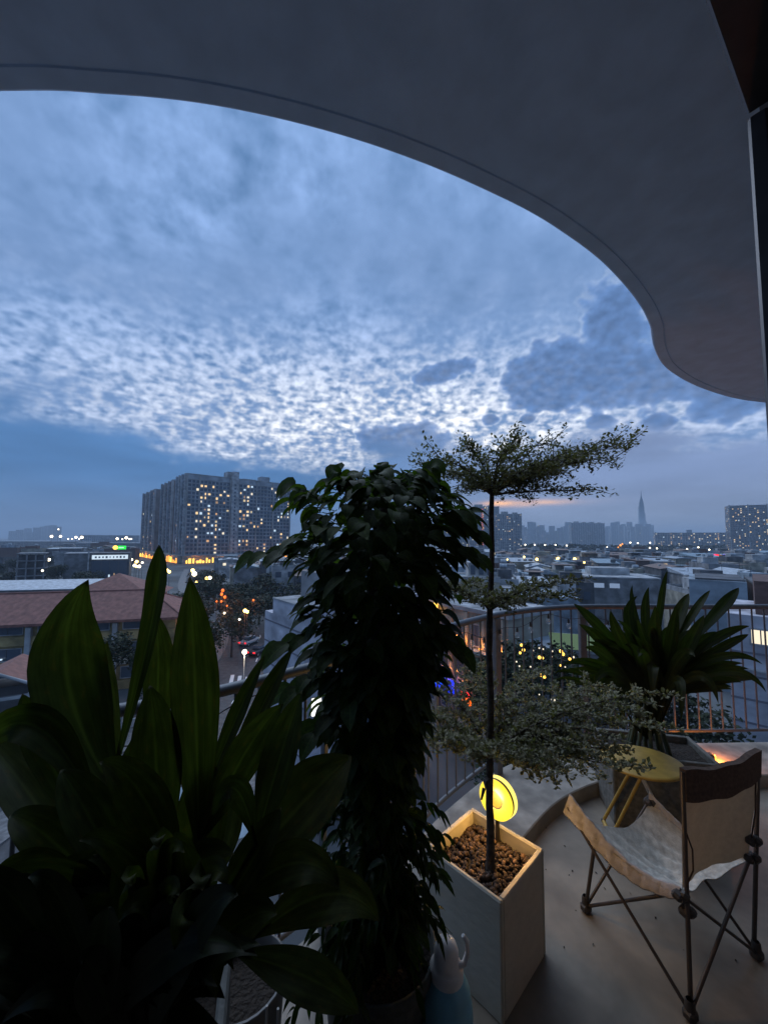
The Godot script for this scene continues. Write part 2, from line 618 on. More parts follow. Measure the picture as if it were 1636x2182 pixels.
func swept(line: PackedVector3Array, profile: Array) -> MB:
	var m := MB.new()
	for p in profile.size() - 1:
		for k in line.size() - 1:
			var a: Vector2 = profile[p]
			var b: Vector2 = profile[p + 1]
			m.quad(inset(line, k, b.x, b.y), inset(line, k + 1, b.x, b.y), inset(line, k + 1, a.x, a.y), inset(line, k, a.x, a.y))
	return m


func sheet_back(m: MB, line: PackedVector3Array, off: float, y: float, z: float) -> void:
	for k in line.size() - 1:
		var a := inset(line, k, off, y)
		var b := inset(line, k + 1, off, y)
		m.quad(Vector3(a.x, y, z), Vector3(b.x, y, z), b, a)


var rail_line: PackedVector3Array


func balcony() -> void:
	var ceil_pts := [Vector2(-4.5, -1.5), Vector2(-3.0, -1.25), Vector2(-1.8, -1.04), Vector2(-1.084, -0.998), Vector2(-0.8, -1.003), Vector2(-0.519, -1.027), Vector2(-0.205, -1.092), Vector2(0.121, -1.197), Vector2(0.487, -1.356), Vector2(0.723, -1.487), Vector2(0.966, -1.647), Vector2(1.223, -1.855), Vector2(1.414, -2.033), Vector2(1.543, -2.172), Vector2(1.712, -2.389), Vector2(1.961, -2.651), Vector2(2.274, -2.885), Vector2(2.626, -3.093), Vector2(3.022, -3.276), Vector2(3.362, -3.373), Vector2(4.0, -3.5), Vector2(5.0, -3.55)]
	var line := curve_of(ceil_pts, 0.05)
	var m := swept(line, [Vector2(0, 3.32), Vector2(0, 3.004), Vector2(0.004, 2.992), Vector2(0.012, 2.986), Vector2(0.062, 2.9865), Vector2(0.064, 2.992), Vector2(0.068, 2.992), Vector2(0.07, 2.9875), Vector2(0.11, 2.9875)])
	sheet_back(m, line, 0.11, 2.9875, 2.5)
	sheet_back(m, line, 0.0, 3.32, 2.5)
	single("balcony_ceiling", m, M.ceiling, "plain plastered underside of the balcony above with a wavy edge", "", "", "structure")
	var rail_pts := [Vector2(-3.4, -0.9), Vector2(-2.2, -0.98), Vector2(-1.3, -1.1), Vector2(-0.8, -1.29), Vector2(-0.572, -1.44), Vector2(-0.382, -1.625), Vector2(-0.22, -1.78), Vector2(0.11, -2.12), Vector2(0.426, -2.486), Vector2(0.838, -2.878), Vector2(1.246, -3.12), Vector2(1.605, -3.237), Vector2(2.0, -3.262), Vector2(2.6, -3.275), Vector2(3.3, -3.3), Vector2(4.2, -3.3), Vector2(5.0, -3.25)]
	rail_line = curve_of(rail_pts, 0.05)
	var slab := swept(rail_line, [Vector2(-0.03, -0.3), Vector2(-0.03, -0.004), Vector2(0.3, -0.004)])
	sheet_back(slab, rail_line, 0.3, 0.0, 2.5)
	sheet_back(slab, rail_line, -0.03, -0.3, 2.5)
	single("balcony_floor", slab, M.floor, "smooth warm-tinted grey cement floor of the balcony", "", "", "structure")
	var ledge := swept(rail_line, [Vector2(-0.03, -0.002), Vector2(-0.03, 0.084), Vector2(-0.024, 0.09), Vector2(0.40, 0.09), Vector2(0.406, 0.084), Vector2(0.408, -0.001)])
	single("balcony_ledge", ledge, M.ledge, "low curved kerb running along the foot of the railing", "", "", "structure")
	# railing
	var rail := thing("balcony_railing", "curved grey metal railing with thin upright bars around the balcony", "railing")
	var top := MB.new()
	var low := MB.new()
	var hi := PackedVector3Array()
	var lo := PackedVector3Array()
	for k in rail_line.size():
		hi.append(rail_line[k] + Vector3(0, 1.2, 0))
		lo.append(rail_line[k] + Vector3(0, 0.2, 0))
	top.tube(hi, PackedFloat32Array([0.021]), 10)
	low.tube(lo, PackedFloat32Array([0.013]), 8)
	part("handrail", top, M.rail, rail)
	part("bottom_bar", low, M.rail, rail)
	var bar := MB.new()
	bar.rod(Vector3(0, 0.205, 0), Vector3(0, 1.185, 0), 0.0065, 6)
	var bar_mesh := bar.done()
	var post := MB.new()
	post.bevel(Vector3(0, 0.635, 0), Vector3(0.058, 1.09, 0.04), 0.005)
	var post_mesh := post.done()
	var thick := MB.new()
	thick.bevel(Vector3(0, 0.635, 0), Vector3(0.022, 1.09, 0.03), 0.003)
	var thick_mesh := thick.done()
	var along := 0.0
	var turn := 0
	for k in range(1, rail_line.size()):
		along += rail_line[k].distance_to(rail_line[k - 1])
		if along > 0.098:
			along -= 0.098
			var t := (rail_line[mini(k + 1, rail_line.size() - 1)] - rail_line[k - 1]).normalized()
			var p := rail_line[k]
			if p.x > -1.6 and p.x < 4.2:
				var near_post := absf(p.x - 0.80) < 0.04 or absf(p.x - 1.62) < 0.05
				var o := part("post" if near_post else ("upright" if turn % 3 == 0 and p.x < 0.3 else "baluster"), post_mesh if near_post else (thick_mesh if turn % 3 == 0 and p.x < 0.3 else bar_mesh), M.rail_post if near_post else M.rail, rail)
				o.position = p
				o.rotation.y = atan2(-t.z, t.x)
			turn += 1
	# the flat behind and the door opening the picture was taken from
	var e := Vector3(0.8, 0, -0.6)
	var nn := Vector3(0.6, 0, 0.8)          # towards the room
	var b := Basis(e, Vector3.UP, nn)
	var a := Vector3(0.553, 0, -0.549)
	var at := func(x: float, y: float, z: float) -> Vector3: return a + e * x + Vector3(0, y, 0) + nn * z
	var fr := thing("door_frame", "dark brown metal frame of the balcony door", "door frame")
	fr.set_meta("kind", "structure")
	var j := MB.new()
	j.bevel(at.call(0.012, 1.2, 0.012), Vector3(0.024, 2.4, 0.024), 0.004, b)
	part("frame_lip", j, M.frame_edge, fr)
	j = MB.new()
	j.box(at.call(0.06, 1.2, 0.04), Vector3(0.08, 2.4, 0.032), b)
	j.bevel(at.call(0.05, 1.2, 0.10), Vector3(0.10, 2.4, 0.088), 0.004, b)
	part("jamb", j, M.frame, fr)
	j = MB.new()
	j.bevel(at.call(0.004, 1.2, 0.062), Vector3(0.012, 2.4, 0.006), 0.002, b)
	part("track_edge", j, M.frame_edge, fr)
	j = MB.new()
	j.bevel(at.call(-1.4, 2.47, 0.072), Vector3(2.8, 0.14, 0.144), 0.004, b)
	part("door_head", j, M.frame, fr)
	j = MB.new()
	j.bevel(at.call(-2.86, 1.2, 0.072), Vector3(0.12, 2.4, 0.144), 0.004, b)
	part("jamb", j, M.frame, fr)
	var wl := MB.new()
	wl.box(at.call(2.4, 1.5, 0.1), Vector3(4.56, 2.98, 0.2), b)
	wl.box(at.call(-1.4, 2.765, 0.1), Vector3(3.02, 0.445, 0.2), b)
	wl.box(at.call(-4.45, 1.5, 0.1), Vector3(3.06, 2.98, 0.2), b)
	single("house_wall", wl, M.room, "plastered outer wall of the flat around the balcony door", "", "", "structure")
	var room := MB.new()
	room.box(at.call(-1.4, -0.05, 2.2), Vector3(6.0, 0.11, 4.0), b)
	room.box(at.call(-1.4, 2.7, 2.2), Vector3(6.0, 0.1, 4.0), b)
	room.box(at.call(-1.4, 1.33, 4.25), Vector3(6.2, 2.64, 0.1), b)
	room.box(at.call(-4.45, 1.33, 2.2), Vector3(0.1, 2.64, 4.0), b)
	room.box(at.call(1.65, 1.33, 2.2), Vector3(0.1, 2.64, 4.0), b)
	single("room_walls", room, M.room, "dim room behind the balcony door", "", "", "structure")


# ---------------------------------------------------------------- plants on the balcony
var crown_at := Vector3.ZERO


var leaf_look := "broad"
var slim := 1.0


func broad(p: Node3D, base: Vector3, ctrl: Vector3, tip: Vector3, w: float, face: Vector3, pk: float, fold: float) -> void:
	var m := MB.new()
	var q := rng.randf_range(0.75, 1.15)
	m.col = Color(q * rng.randf_range(0.9, 1.1), q, q * rng.randf_range(0.8, 1.1))
	m.leaf(base, ctrl, tip, w * slim, face, pk, fold, 18, 6, 0.9, 0.05, rng.randf() * 6.0, 1.7)
	var mid := crown_at.lerp(base, 0.5) + Vector3(0, -0.04, 0)
	m.tube(PackedVector3Array([crown_at + (base - crown_at) * 0.05, mid, base, base.lerp(ctrl, 0.2)]), PackedFloat32Array([0.007, 0.006, 0.004, 0.002]), 6, false)
	part("leaf", m, M[leaf_look], p)


func planter_box(p: Node3D, size: Vector3, wall: float, m: Material, soil_drop: float, name_of := "pot") -> void:
	var s := MB.new()
	var h := size * 0.5
	for g in [-1.0, 1.0]:
		s.bevel(Vector3(g * (h.x - wall / 2), h.y, 0), Vector3(wall, size.y, size.z), 0.006)
		s.bevel(Vector3(0, h.y, g * (h.z - wall / 2)), Vector3(size.x - wall * 2 + 0.002, size.y - 0.002, wall), 0.004)
	s.box(Vector3(0, 0.02, 0), Vector3(size.x - 0.02, 0.03, size.z - 0.02))
	part(name_of, s, m, p)
	var g := MB.new()
	var rows := []
	for r in 9:
		var line := PackedVector3Array()
		for q in 9:
			line.append(Vector3((q / 4.0 - 1.0) * (h.x - wall), size.y - soil_drop + rng.randf_range(-0.008, 0.008), (1.0 - r / 4.0) * (h.z - wall)))
		rows.append(line)
	g.grid(rows)
	part("soil", g, M.soil, p)


func stone_mesh(seed_: int) -> MB:
	var r := RandomNumberGenerator.new()
	r.seed = seed_
	var m := MB.new()
	var prof := []
	for k in 5:
		var a := -PI / 2 + PI * k / 4.0
		prof.append(Vector2(maxf(cos(a), 0.01) * r.randf_range(0.8, 1.1), sin(a) * 0.7))
	m.lathe(Vector3.ZERO, prof, 6)
	for k in m.v.size():
		m.v[k] += Vector3(r.randf_range(-0.12, 0.12), r.randf_range(-0.1, 0.1), r.randf_range(-0.12, 0.12))
	return m


func left_plant() -> void:
	crown_at = Vector3(-0.47, 0.84, -0.86)
	var p := thing("broad_leaf_plant", "tall dark broad-leaved plant with upright pointed leaves at the near end of the balcony", "plant")
	slim = 0.82
	left_plant_leaves(p)
	var s := MB.new()
	for k in 9:
		var a := TAU * k / 9
		s.rod(crown_at + Vector3(cos(a) * 0.09, -0.2, sin(a) * 0.06), crown_at + Vector3(cos(a) * 0.02, 0.08, sin(a) * 0.02), 0.012, 6, 0.008)
	part("stem", s, M.stem, p)
	var pot := thing("planter", "dark planter holding the tall broad-leaved plant at the near end", "planter", Vector3(-0.80, 0, -0.80), 0.3)
	planter_box(pot, Vector3(0.95, 0.66, 0.34), 0.025, M.pot_dark, 0.05, "planter_wall")


func low_plant() -> void:
	crown_at = Vector3(-0.56, 0.40, -0.74)
	slim = 0.85
	var p := thing("low_leafy_plant", "low dark leafy plant filling the shade under the tall upright leaves", "plant")
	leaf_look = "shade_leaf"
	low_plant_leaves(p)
	var s := MB.new()
	for k in 7:
		var a := TAU * k / 7
		s.rod(Vector3(-0.56 + cos(a) * 0.06, 0.02, -0.56 + sin(a) * 0.04), crown_at + Vector3(cos(a) * 0.02, 0.06, sin(a) * 0.02), 0.009, 6, 0.006)
	part("stem", s, M.stem, p)


func vine_plant() -> void:
	# a climbing plant grown up a pole, its big leaves hanging in tiers
	var p := thing("climbing_plant", "tall climbing plant on a pole, a dense column of hanging oval leaves", "plant")
	var ax := Vector3(-0.01, 0, -1.36)
	var pole := MB.new()
	var path := PackedVector3Array()
	for k in 9:
		path.append(ax + Vector3(sin(k * 1.7) * 0.015, 0.42 + k * 0.18, cos(k * 2.1) * 0.015))
	pole.tube(path, PackedFloat32Array([0.05, 0.05, 0.05, 0.045, 0.045, 0.04, 0.04, 0.03, 0.02]), 9)
	part("pole", pole, M.bark, p)
	# silhouette: height -> left and right reach
	var prof := [[0.45, 0.12, 0.13], [0.7, 0.14, 0.14], [0.86, 0.11, 0.12], [0.98, 0.10, 0.10], [1.10, 0.16, 0.12], [1.22, 0.2, 0.15], [1.34, 0.23, 0.19], [1.46, 0.24, 0.22], [1.57, 0.25, 0.23], [1.66, 0.30, 0.24], [1.76, 0.33, 0.26], [1.84, 0.31, 0.28], [1.91, 0.27, 0.26], [1.96, 0.19, 0.21], [2.0, 0.06, 0.08]]
	var spots := []
	for k in 1900:
		var y := rng.randf_range(0.45, 1.985) if k % 4 == 0 else rng.randf_range(0.86, 1.99)
		var s := 0
		while s < prof.size() - 2 and prof[s + 1][0] < y:
			s += 1
		var t: float = (y - prof[s][0]) / (prof[s + 1][0] - prof[s][0])
		var a := rng.randf() * TAU
		var reach: float = lerpf(prof[s][1] if cos(a) < 0 else prof[s][2], prof[s + 1][1] if cos(a) < 0 else prof[s + 1][2], t)
		var tier := 0.86 + 0.16 * sin(y * 34.0 + a * 2.0 + sin(a * 3.0) * 1.3)
		var inner := pow(rng.randf(), 0.45)
		if k < 800:
			inner = rng.randf_range(0.86, 1.08)
		var rr := reach * tier * inner
		spots.append([ax + Vector3(cos(a) * rr, y, sin(a) * rr * 0.9), a, inner, k])
	spots.sort_custom(func(q, w): return (q[0].z + 0.25 * q[2]) > (w[0].z + 0.25 * w[2]))
	var rest := MB.new()
	for k in spots.size():
		var o: Vector3 = spots[k][0]
		var a: float = spots[k][1]
		var outw := Vector3(cos(a), 0, sin(a))
		var m: MB = MB.new() if k < 300 else rest
		var q := rng.randf_range(0.65, 1.2)
		m.col = Color(q * rng.randf_range(0.9, 1.15), q, q * rng.randf_range(0.75, 1.1))
		var len := rng.randf_range(0.055, 0.11) * (1.0 if o.y > 1.0 else 0.7)
		if rng.randf() < 0.05:
			m.col = Color(q * 1.7, q * 1.25, q * 0.6)
		var side := Vector3(-outw.z, 0, outw.x) * rng.randf_range(-0.6, 0.6)
		var dir := (outw * rng.randf_range(0.35, 1.0) + side + Vector3(0, rng.randf_range(-0.2, 0.3), 0)).normalized()
		var ctrl := o + dir * len * 0.55
		var tip := ctrl + (dir * 0.35 + Vector3(0, -rng.randf_range(0.4, 1.0), 0)).normalized() * len * 0.6
		var face := (outw * 0.6 + Vector3(rng.randf_range(-0.4, 0.4), 0.8, rng.randf_range(-0.4, 0.4))).normalized()
		m.leaf(o, ctrl, tip, len * rng.randf_range(0.48, 0.62), face, 0.4, 0.22, 7, 4, 0.9)
		if spots[k][2] > 0.8:
			m.rod(o - dir * 0.05 + Vector3(0, -0.01, 0), o, 0.0016, 4)
		if k < 300:
			part("leaf", m, M.vine, p)
	part("inner_leaves", rest, M.vine, p, "stuff")
	# long shoots that reach out of the column
	var shoots := [[Vector3(-0.2, 1.74, -1.3), Vector3(-0.42, 1.69, -1.28)], [Vector3(-0.2, 1.86, -1.3), Vector3(-0.3, 1.92, -1.3)], [Vector3(-0.18, 1.46, -1.3), Vector3(-0.33, 1.40, -1.28)], [Vector3(-0.14, 1.3, -1.3), Vector3(-0.28, 1.27, -1.26)], [Vector3(0.16, 1.86, -1.3), Vector3(0.29, 1.78, -1.28)], [Vector3(0.15, 1.76, -1.3), Vector3(0.29, 1.70, -1.28)], [Vector3(0.13, 1.5, -1.3), Vector3(0.235, 1.41, -1.28)], [Vector3(-0.05, 1.93, -1.33), Vector3(-0.02, 1.985, -1.32)], [Vector3(0.1, 1.93, -1.33), Vector3(0.15, 1.99, -1.34)], [Vector3(-0.13, 1.9, -1.33), Vector3(-0.16, 1.98, -1.34)], [Vector3(-0.12, 1.2, -1.28), Vector3(-0.22, 1.16, -1.2)]]
	for s in shoots:
		var m := MB.new()
		var from: Vector3 = s[0]
		var to: Vector3 = s[1]
		m.tube(PackedVector3Array([from, from.lerp(to, 0.5) + Vector3(0, 0.015, 0), to]), PackedFloat32Array([0.004, 0.003, 0.002]), 5)
		for k in 5:
			var t := 0.25 + 0.19 * k
			var o := from.lerp(to, t)
			var d := (to - from).normalized()
			var sd := d.cross(Vector3.UP).normalized() * (1.0 if k % 2 == 0 else -1.0)
			var len := rng.randf_range(0.09, 0.13)
			var ctrl := o + (d * 0.7 + sd * 0.5 + Vector3(0, 0.15, 0)).normalized() * len * 0.5
			m.leaf(o, ctrl, ctrl + Vector3(d.x * 0.4, -0.8, 0.1).normalized() * len * 0.6, len * 0.55, Vector3(d.x * 0.4, 0.5, 0.7).normalized(), 0.4, 0.2, 7, 4, 0.9)
		part("shoot", m, M.vine, p)
	var pot := thing("pot", "dark round pot at the foot of the climbing plant", "pot", Vector3(-0.01, 0, -1.36))
	var pm := MB.new()
	pm.lathe(Vector3.ZERO, [Vector2(0.001, 0.0), Vector2(0.13, 0.0), Vector2(0.135, 0.01), Vector2(0.18, 0.4), Vector2(0.19, 0.41), Vector2(0.19, 0.44), Vector2(0.178, 0.44), Vector2(0.17, 0.40)], 28)
	part("pot_wall", pm, M.pot_dark, pot)
	var so := MB.new()
	so.lathe(Vector3.ZERO, [Vector2(0.172, 0.405), Vector2(0.1, 0.415), Vector2(0.001, 0.42)], 24)
	part("soil", so, M.soil, pot)


func weeping_plant() -> void:
	var p := thing("weeping_bush", "bushy plant with narrow drooping leaves below the climbing plant", "plant")
	var foot := Vector3(-0.03, 0.40, -1.31)
	var rest := MB.new()
	var made := 0
	for k in 80:
		var a := rng.randf() * TAU
		var lean := rng.randf_range(0.06, 0.2)
		var high := rng.randf_range(0.6, 1.08)
		var drop := rng.randf_range(0.1, 0.55)
		var outw := Vector3(cos(a), 0, sin(a) * 0.7)
		if k < 16:
			outw = Vector3(0.9, 0, rng.randf_range(-0.3, 0.6)).normalized()
			drop = rng.randf_range(0.3, 0.62)
		var c1 := foot + outw * lean * 0.5 + Vector3(0, high - 0.40, 0)
		var c2 := foot + outw * (lean + 0.07) + Vector3(0, high - 0.45 - drop * 0.6, 0)
		var path := PackedVector3Array()
		for s in 9:
			var t := s / 8.0
			path.append(foot.lerp(c1, t).lerp(c1.lerp(c2, t), t))
		if k % 2 == 0:
			var tw := MB.new()
			tw.tube(path, PackedFloat32Array([0.004, 0.004, 0.003, 0.003, 0.002, 0.002, 0.002, 0.0015, 0.001]), 5)
			part("twig", tw, M.stem, p)
		for s in 22:
			var t := 0.25 + 0.75 * s / 21.0
			var o := foot.lerp(c1, t).lerp(c1.lerp(c2, t), t)
			var len := rng.randf_range(0.03, 0.065)
			var dir := (outw * rng.randf_range(0.2, 0.9) + Vector3(rng.randf_range(-0.7, 0.7), -rng.randf_range(0.1, 0.9), rng.randf_range(-0.7, 0.7))).normalized()
			if o.x > 0.19 or (o.x > 0.1 and o.y < 0.6):
				continue
			var own := made < 280 and o.z > -1.34
			var m: MB = MB.new() if own else rest
			var q := rng.randf_range(0.7, 1.25)
			m.col = Color(q, q * rng.randf_range(0.9, 1.1), q * 0.9)
			m.leaf(o, o + dir * len * 0.5 + Vector3(0, 0.008, 0), o + dir * len + Vector3(0, -0.02, 0), len * rng.randf_range(0.26, 0.36), (Vector3(rng.randf_range(-0.5, 0.5), 0.8, rng.randf_range(0, 0.8))).normalized(), 0.42, 0.3, 5, 2, 0.9)
			if own:
				part("leaf", m, M.weeping, p)
				made += 1
	part("inner_leaves", rest, M.weeping, p, "stuff")


func layer(p: Node3D, trunk: Vector3, limbs: Array, leaf_size: float, thick: float, many := 6) -> void:
	# one flat storey of an umbrella tree: limbs that fan out, side twigs, whorls of tiny leaves
	var leaves := MB.new()
	for l in limbs:
		var tip: Vector3 = l
		var br := MB.new()
		var span := tip - trunk
		var flat := Vector3(span.x, 0, span.z)
		var ctrl := trunk + flat * 0.35 + Vector3(0, span.y * 0.85, 0)
		var path := PackedVector3Array()
		for s in 8:
			var t := s / 7.0
			path.append(trunk.lerp(ctrl, t).lerp(ctrl.lerp(tip, t), t) + Vector3(rng.randf_range(-1, 1), rng.randf_range(-1, 1), rng.randf_range(-1, 1)) * 0.006 * t)
		br.tube(path, PackedFloat32Array([0.008, 0.0065, 0.005, 0.004, 0.0035, 0.0025, 0.002, 0.001]), 6)
		var d := flat.normalized()
		var side := Vector3(-d.z, 0, d.x)
		var reach := flat.length()
		for k in 15:
			var t := 0.16 + 0.84 * k / 14.0
			var o := trunk.lerp(ctrl, t).lerp(ctrl.lerp(tip, t), t)
			var w := (1.0 if k % 2 == 0 else -1.0) * rng.randf_range(0.5, 1.0)
			var len := reach * rng.randf_range(0.14, 0.34) * (1.05 - 0.55 * t) + 0.03
			var e := o + (d * rng.randf_range(0.4, 0.9) + side * w).normalized() * len + Vector3(0, rng.randf_range(-0.35, 0.55) * thick, 0)
			var mid := o.lerp(e, 0.5) + Vector3(0, rng.randf_range(0, 0.012), 0)
			br.tube(PackedVector3Array([o, mid, e]), PackedFloat32Array([0.0022, 0.0016, 0.0007]), 4, false)
			var stops := maxi(5, int(len / 0.015))
			for s in stops + 1:
				var q := o.lerp(mid, float(s) / stops).lerp(mid.lerp(e, float(s) / stops), float(s) / stops)
				for f in many:
					var out := Vector3(rng.randf_range(-1, 1), rng.randf_range(-0.35, 0.8), rng.randf_range(-1, 1)).normalized()
					out = (out + d * 0.35).normalized()
					var at := q + Vector3(rng.randf_range(-1, 1), rng.randf_range(-0.8, 1) , rng.randf_range(-1, 1)) * thick * 0.16
					var z := leaf_size * rng.randf_range(0.7, 1.25)
					var tone := rng.randf_range(0.55, 1.25)
					leaves.col = Color(tone, tone * rng.randf_range(0.93, 1.03), tone * rng.randf_range(0.75, 1.05))
					var nn := Vector3(rng.randf_range(-0.6, 0.6), 1, rng.randf_range(-0.6, 0.6)).normalized()
					var sd := out.cross(nn).normalized() * z * 0.27
					var a := at
					var b := at + out * z * 0.6
					var c := at + out * z
					var lift := out.cross(sd).normalized() * z * 0.08
					leaves.tri(a, b + sd + lift, c)
					leaves.tri(a, c, b - sd + lift)
		part("branch", br, M.bark, p)
	part("foliage", leaves, M.tiny, p, "stuff")


func umbrella_tree() -> void:
	var p := thing("umbrella_tree", "slender young tree with three flat storeys of tiny leaves, growing in the square pot", "tree")
	var foot := Vector3(0.458, 0.36, -1.727)
	var t := MB.new()
	t.tube(PackedVector3Array([foot, foot + Vector3(0.002, 0.2, 0), Vector3(0.456, 0.62, -1.728), Vector3(0.462, 0.83, -1.73), Vector3(0.471, 1.05, -1.737), Vector3(0.465, 1.25, -1.735), Vector3(0.473, 1.45, -1.74), Vector3(0.488, 1.7, -1.748), Vector3(0.485, 1.85, -1.745), Vector3(0.492, 1.965, -1.75)]), PackedFloat32Array([0.019, 0.0165, 0.0155, 0.015, 0.0142, 0.0145, 0.0135, 0.0118, 0.0115, 0.0105]), 12)
	t.tube(PackedVector3Array([foot + Vector3(0, -0.02, 0), foot + Vector3(0, 0.02, 0), foot + Vector3(0, 0.06, 0)]), PackedFloat32Array([0.03, 0.022, 0.0155]), 12, false)
	part("trunk", t, M.bark, p)
	var top := Vector3(0.492, 1.955, -1.75)
	layer(p, top, [top + Vector3(0.596, 0.225, 0.018), top + Vector3(0.497, 0.19, -0.216), top + Vector3(0.464, 0.14, 0.180), top + Vector3(0.265, 0.15, -0.342), top + Vector3(0.199, 0.12, 0.306), top + Vector3(0.017, 0.13, -0.396), top + Vector3(-0.047, 0.13, 0.324), top + Vector3(-0.243, 0.13, -0.270), top + Vector3(-0.337, 0.14, -0.036), top + Vector3(-0.271, 0.13, 0.198), top + Vector3(0.298, 0.26, -0.045), top + Vector3(0.099, 0.25, 0.045), top + Vector3(-0.112, 0.21, 0.027), top + Vector3(0.414, 0.02, 0.045), top + Vector3(0.546, 0.2, 0.108)], 0.019, 0.14)
	var mid := Vector3(0.472, 1.44, -1.74)
	layer(p, mid, [mid + Vector3(0.37, 0.125, 0.0), mid + Vector3(0.3, 0.1, -0.2), mid + Vector3(0.25, 0.09, 0.2), mid + Vector3(0.0, 0.1, -0.3), mid + Vector3(-0.02, 0.09, 0.25), mid + Vector3(-0.24, 0.11, 0.06), mid + Vector3(-0.2, 0.1, -0.18)], 0.021, 0.045)
	var low := Vector3(0.46, 0.83, -1.73)
	layer(p, low, [low + Vector3(0.76, 0.22, -0.10), low + Vector3(0.66, 0.16, 0.06), low + Vector3(0.62, 0.17, -0.32), low + Vector3(0.44, 0.08, 0.22), low + Vector3(0.36, 0.18, -0.46), low + Vector3(0.16, 0.09, 0.26), low + Vector3(0.06, 0.2, -0.50), low + Vector3(-0.08, 0.13, 0.26), low + Vector3(-0.22, 0.2, -0.36), low + Vector3(-0.35, 0.16, -0.08), low + Vector3(-0.28, 0.13, 0.16), low + Vector3(0.3, 0.06, 0.04), low + Vector3(0.52, 0.03, 0.0), low + Vector3(0.16, 0.04, -0.1), low + Vector3(-0.16, 0.06, 0.02), low + Vector3(0.5, 0.14, -0.14)], 0.022, 0.08, 9)
	# its pot
	var pot := thing("square_pot", "square light grey cement pot full of brown pebbles under the slender tree", "pot", Vector3(0.443, 0, -1.768), PI / 4 - 0.02)
	planter_box(pot, Vector3(0.362, 0.42, 0.362), 0.021, M.pot, 0.065, "pot_wall")
	var variants := []
	for k in 4:
		variants.append(stone_mesh(40 + k).done())
	for k in 4:
		var mm := MultiMesh.new()
		mm.transform_format = MultiMesh.TRANSFORM_3D
		mm.use_colors = true
		mm.mesh = variants[k]
		mm.instance_count = 150
		for s in 150:
			var z := rng.randf_range(0.006, 0.0125)
			if s % 13 == 0:
				z = rng.randf_range(0.013, 0.018)
			var bs := Basis.from_euler(Vector3(rng.randf() * TAU, rng.randf() * TAU, rng.randf() * TAU)).scaled(Vector3.ONE * z)
			mm.set_instance_transform(s, Transform3D(bs, Vector3(rng.randf_range(-0.15, 0.15), 0.362 + rng.randf_range(-0.004, 0.01), rng.randf_range(-0.15, 0.15))))
			var tone := rng.randf_range(0.35, 1.0)
			if rng.randf() < 0.12:
				tone = 2.2
			mm.set_instance_color(s, Color(0.11 * tone, 0.065 * tone, 0.045 * tone))
		var mi := MultiMeshInstance3D.new()
		mi.name = "pebbles"
		mi.multimesh = mm
		mi.material_override = M.stone
		pot.add_child(mi, true)
		mi.set_meta("kind", "stuff")


func ring_lamp() -> void:
	# a round garden lamp on a spike: glowing face, dark groove, glowing back rim
	var b := Basis.from_euler(Vector3(-0.04, -0.8, 0.06))
	var o := Vector3(0.535, 0.548, -1.885)
	var p := thing("garden_lamp", "round glowing yellow lamp on a spike behind the trunk", "lamp")
	var turn := b * Basis.from_euler(Vector3(PI / 2, 0, 0))
	var m := MB.new()
	m.lathe(o, [Vector2(0.036, 0.019), Vector2(0.04, 0.025), Vector2(0.058, 0.028), Vector2(0.076, 0.025), Vector2(0.084, 0.018), Vector2(0.085, 0.012)], 40, turn)
	part("light_face", m, M.ring_glow, p)
	m = MB.new()
	m.lathe(o, [Vector2(0.001, 0.014), Vector2(0.02, 0.0145), Vector2(0.031, 0.0165)], 28, turn)
	part("light_centre", m, M.ring_inner_glow, p)
	m = MB.new()
	m.lathe(o, [Vector2(0.0845, 0.0125), Vector2(0.082, 0.010), Vector2(0.082, 0.0), Vector2(0.0845, -0.002)], 40, turn)
	m.lathe(o, [Vector2(0.0305, 0.0165), Vector2(0.0335, 0.019), Vector2(0.0365, 0.019)], 28, turn)
	part("groove", m, M.plastic, p)
	m = MB.new()
	m.lathe(o, [Vector2(0.0845, -0.0015), Vector2(0.087, -0.006), Vector2(0.087, -0.027), Vector2(0.081, -0.033), Vector2(0.03, -0.035), Vector2(0.001, -0.035)], 40, turn)
	part("light_rim", m, M.ring_rim_glow, p)
	m = MB.new()
	m.tube(PackedVector3Array([Vector3(0.535, 0.34, -1.89), Vector3(0.535, 0.465, -1.888)]), PackedFloat32Array([0.0095]), 10)
	part("spike", m, M.plastic, p)
	omni(o + turn.y * 0.045 + Vector3(0.02, 0.03, 0), Color(1.0, 0.76, 0.42), 0.125, 0.05, 8.0)
	# clip that ties the trunk just above the lamp
	var c := MB.new()
	c.bevel(Vector3(0.448, 0.715, -1.715), Vector3(0.03, 0.045, 0.03), 0.006, Basis.from_euler(Vector3(0, 0.4, 0.3)))
	c.rod(Vector3(0.43, 0.70, -1.71), Vector3(0.415, 0.66, -1.70), 0.008, 6, 0.004)
	single("tree_clip", c, M.plastic, "small dark clip tied to the slender trunk above the glowing lamp", "clip")


func right_plant() -> void:
	crown_at = Vector3(1.72, 0.46, -2.6)
	var p := thing("potted_palm_lily", "spreading plant with long strap leaves in the grey planter by the railing", "plant")
	leaf_look = "strap"
	slim = 0.5
	right_plant_leaves(p)
	var s := MB.new()
	for k in 10:
		var a := TAU * k / 10
		s.rod(crown_at + Vector3(cos(a) * 0.14, -0.12, sin(a) * 0.1), crown_at + Vector3(cos(a) * 0.05, 0.22, sin(a) * 0.04), 0.013, 6, 0.008)
	part("stem", s, M.stem, p)
	var pot := thing("planter", "grey cement planter beside the yellow table holding the strap-leaved plant", "planter", Vector3(1.76, 0, -2.62), -0.2)
	planter_box(pot, Vector3(0.6, 0.42, 0.36), 0.025, M.planter_grey, 0.04, "planter_wall")


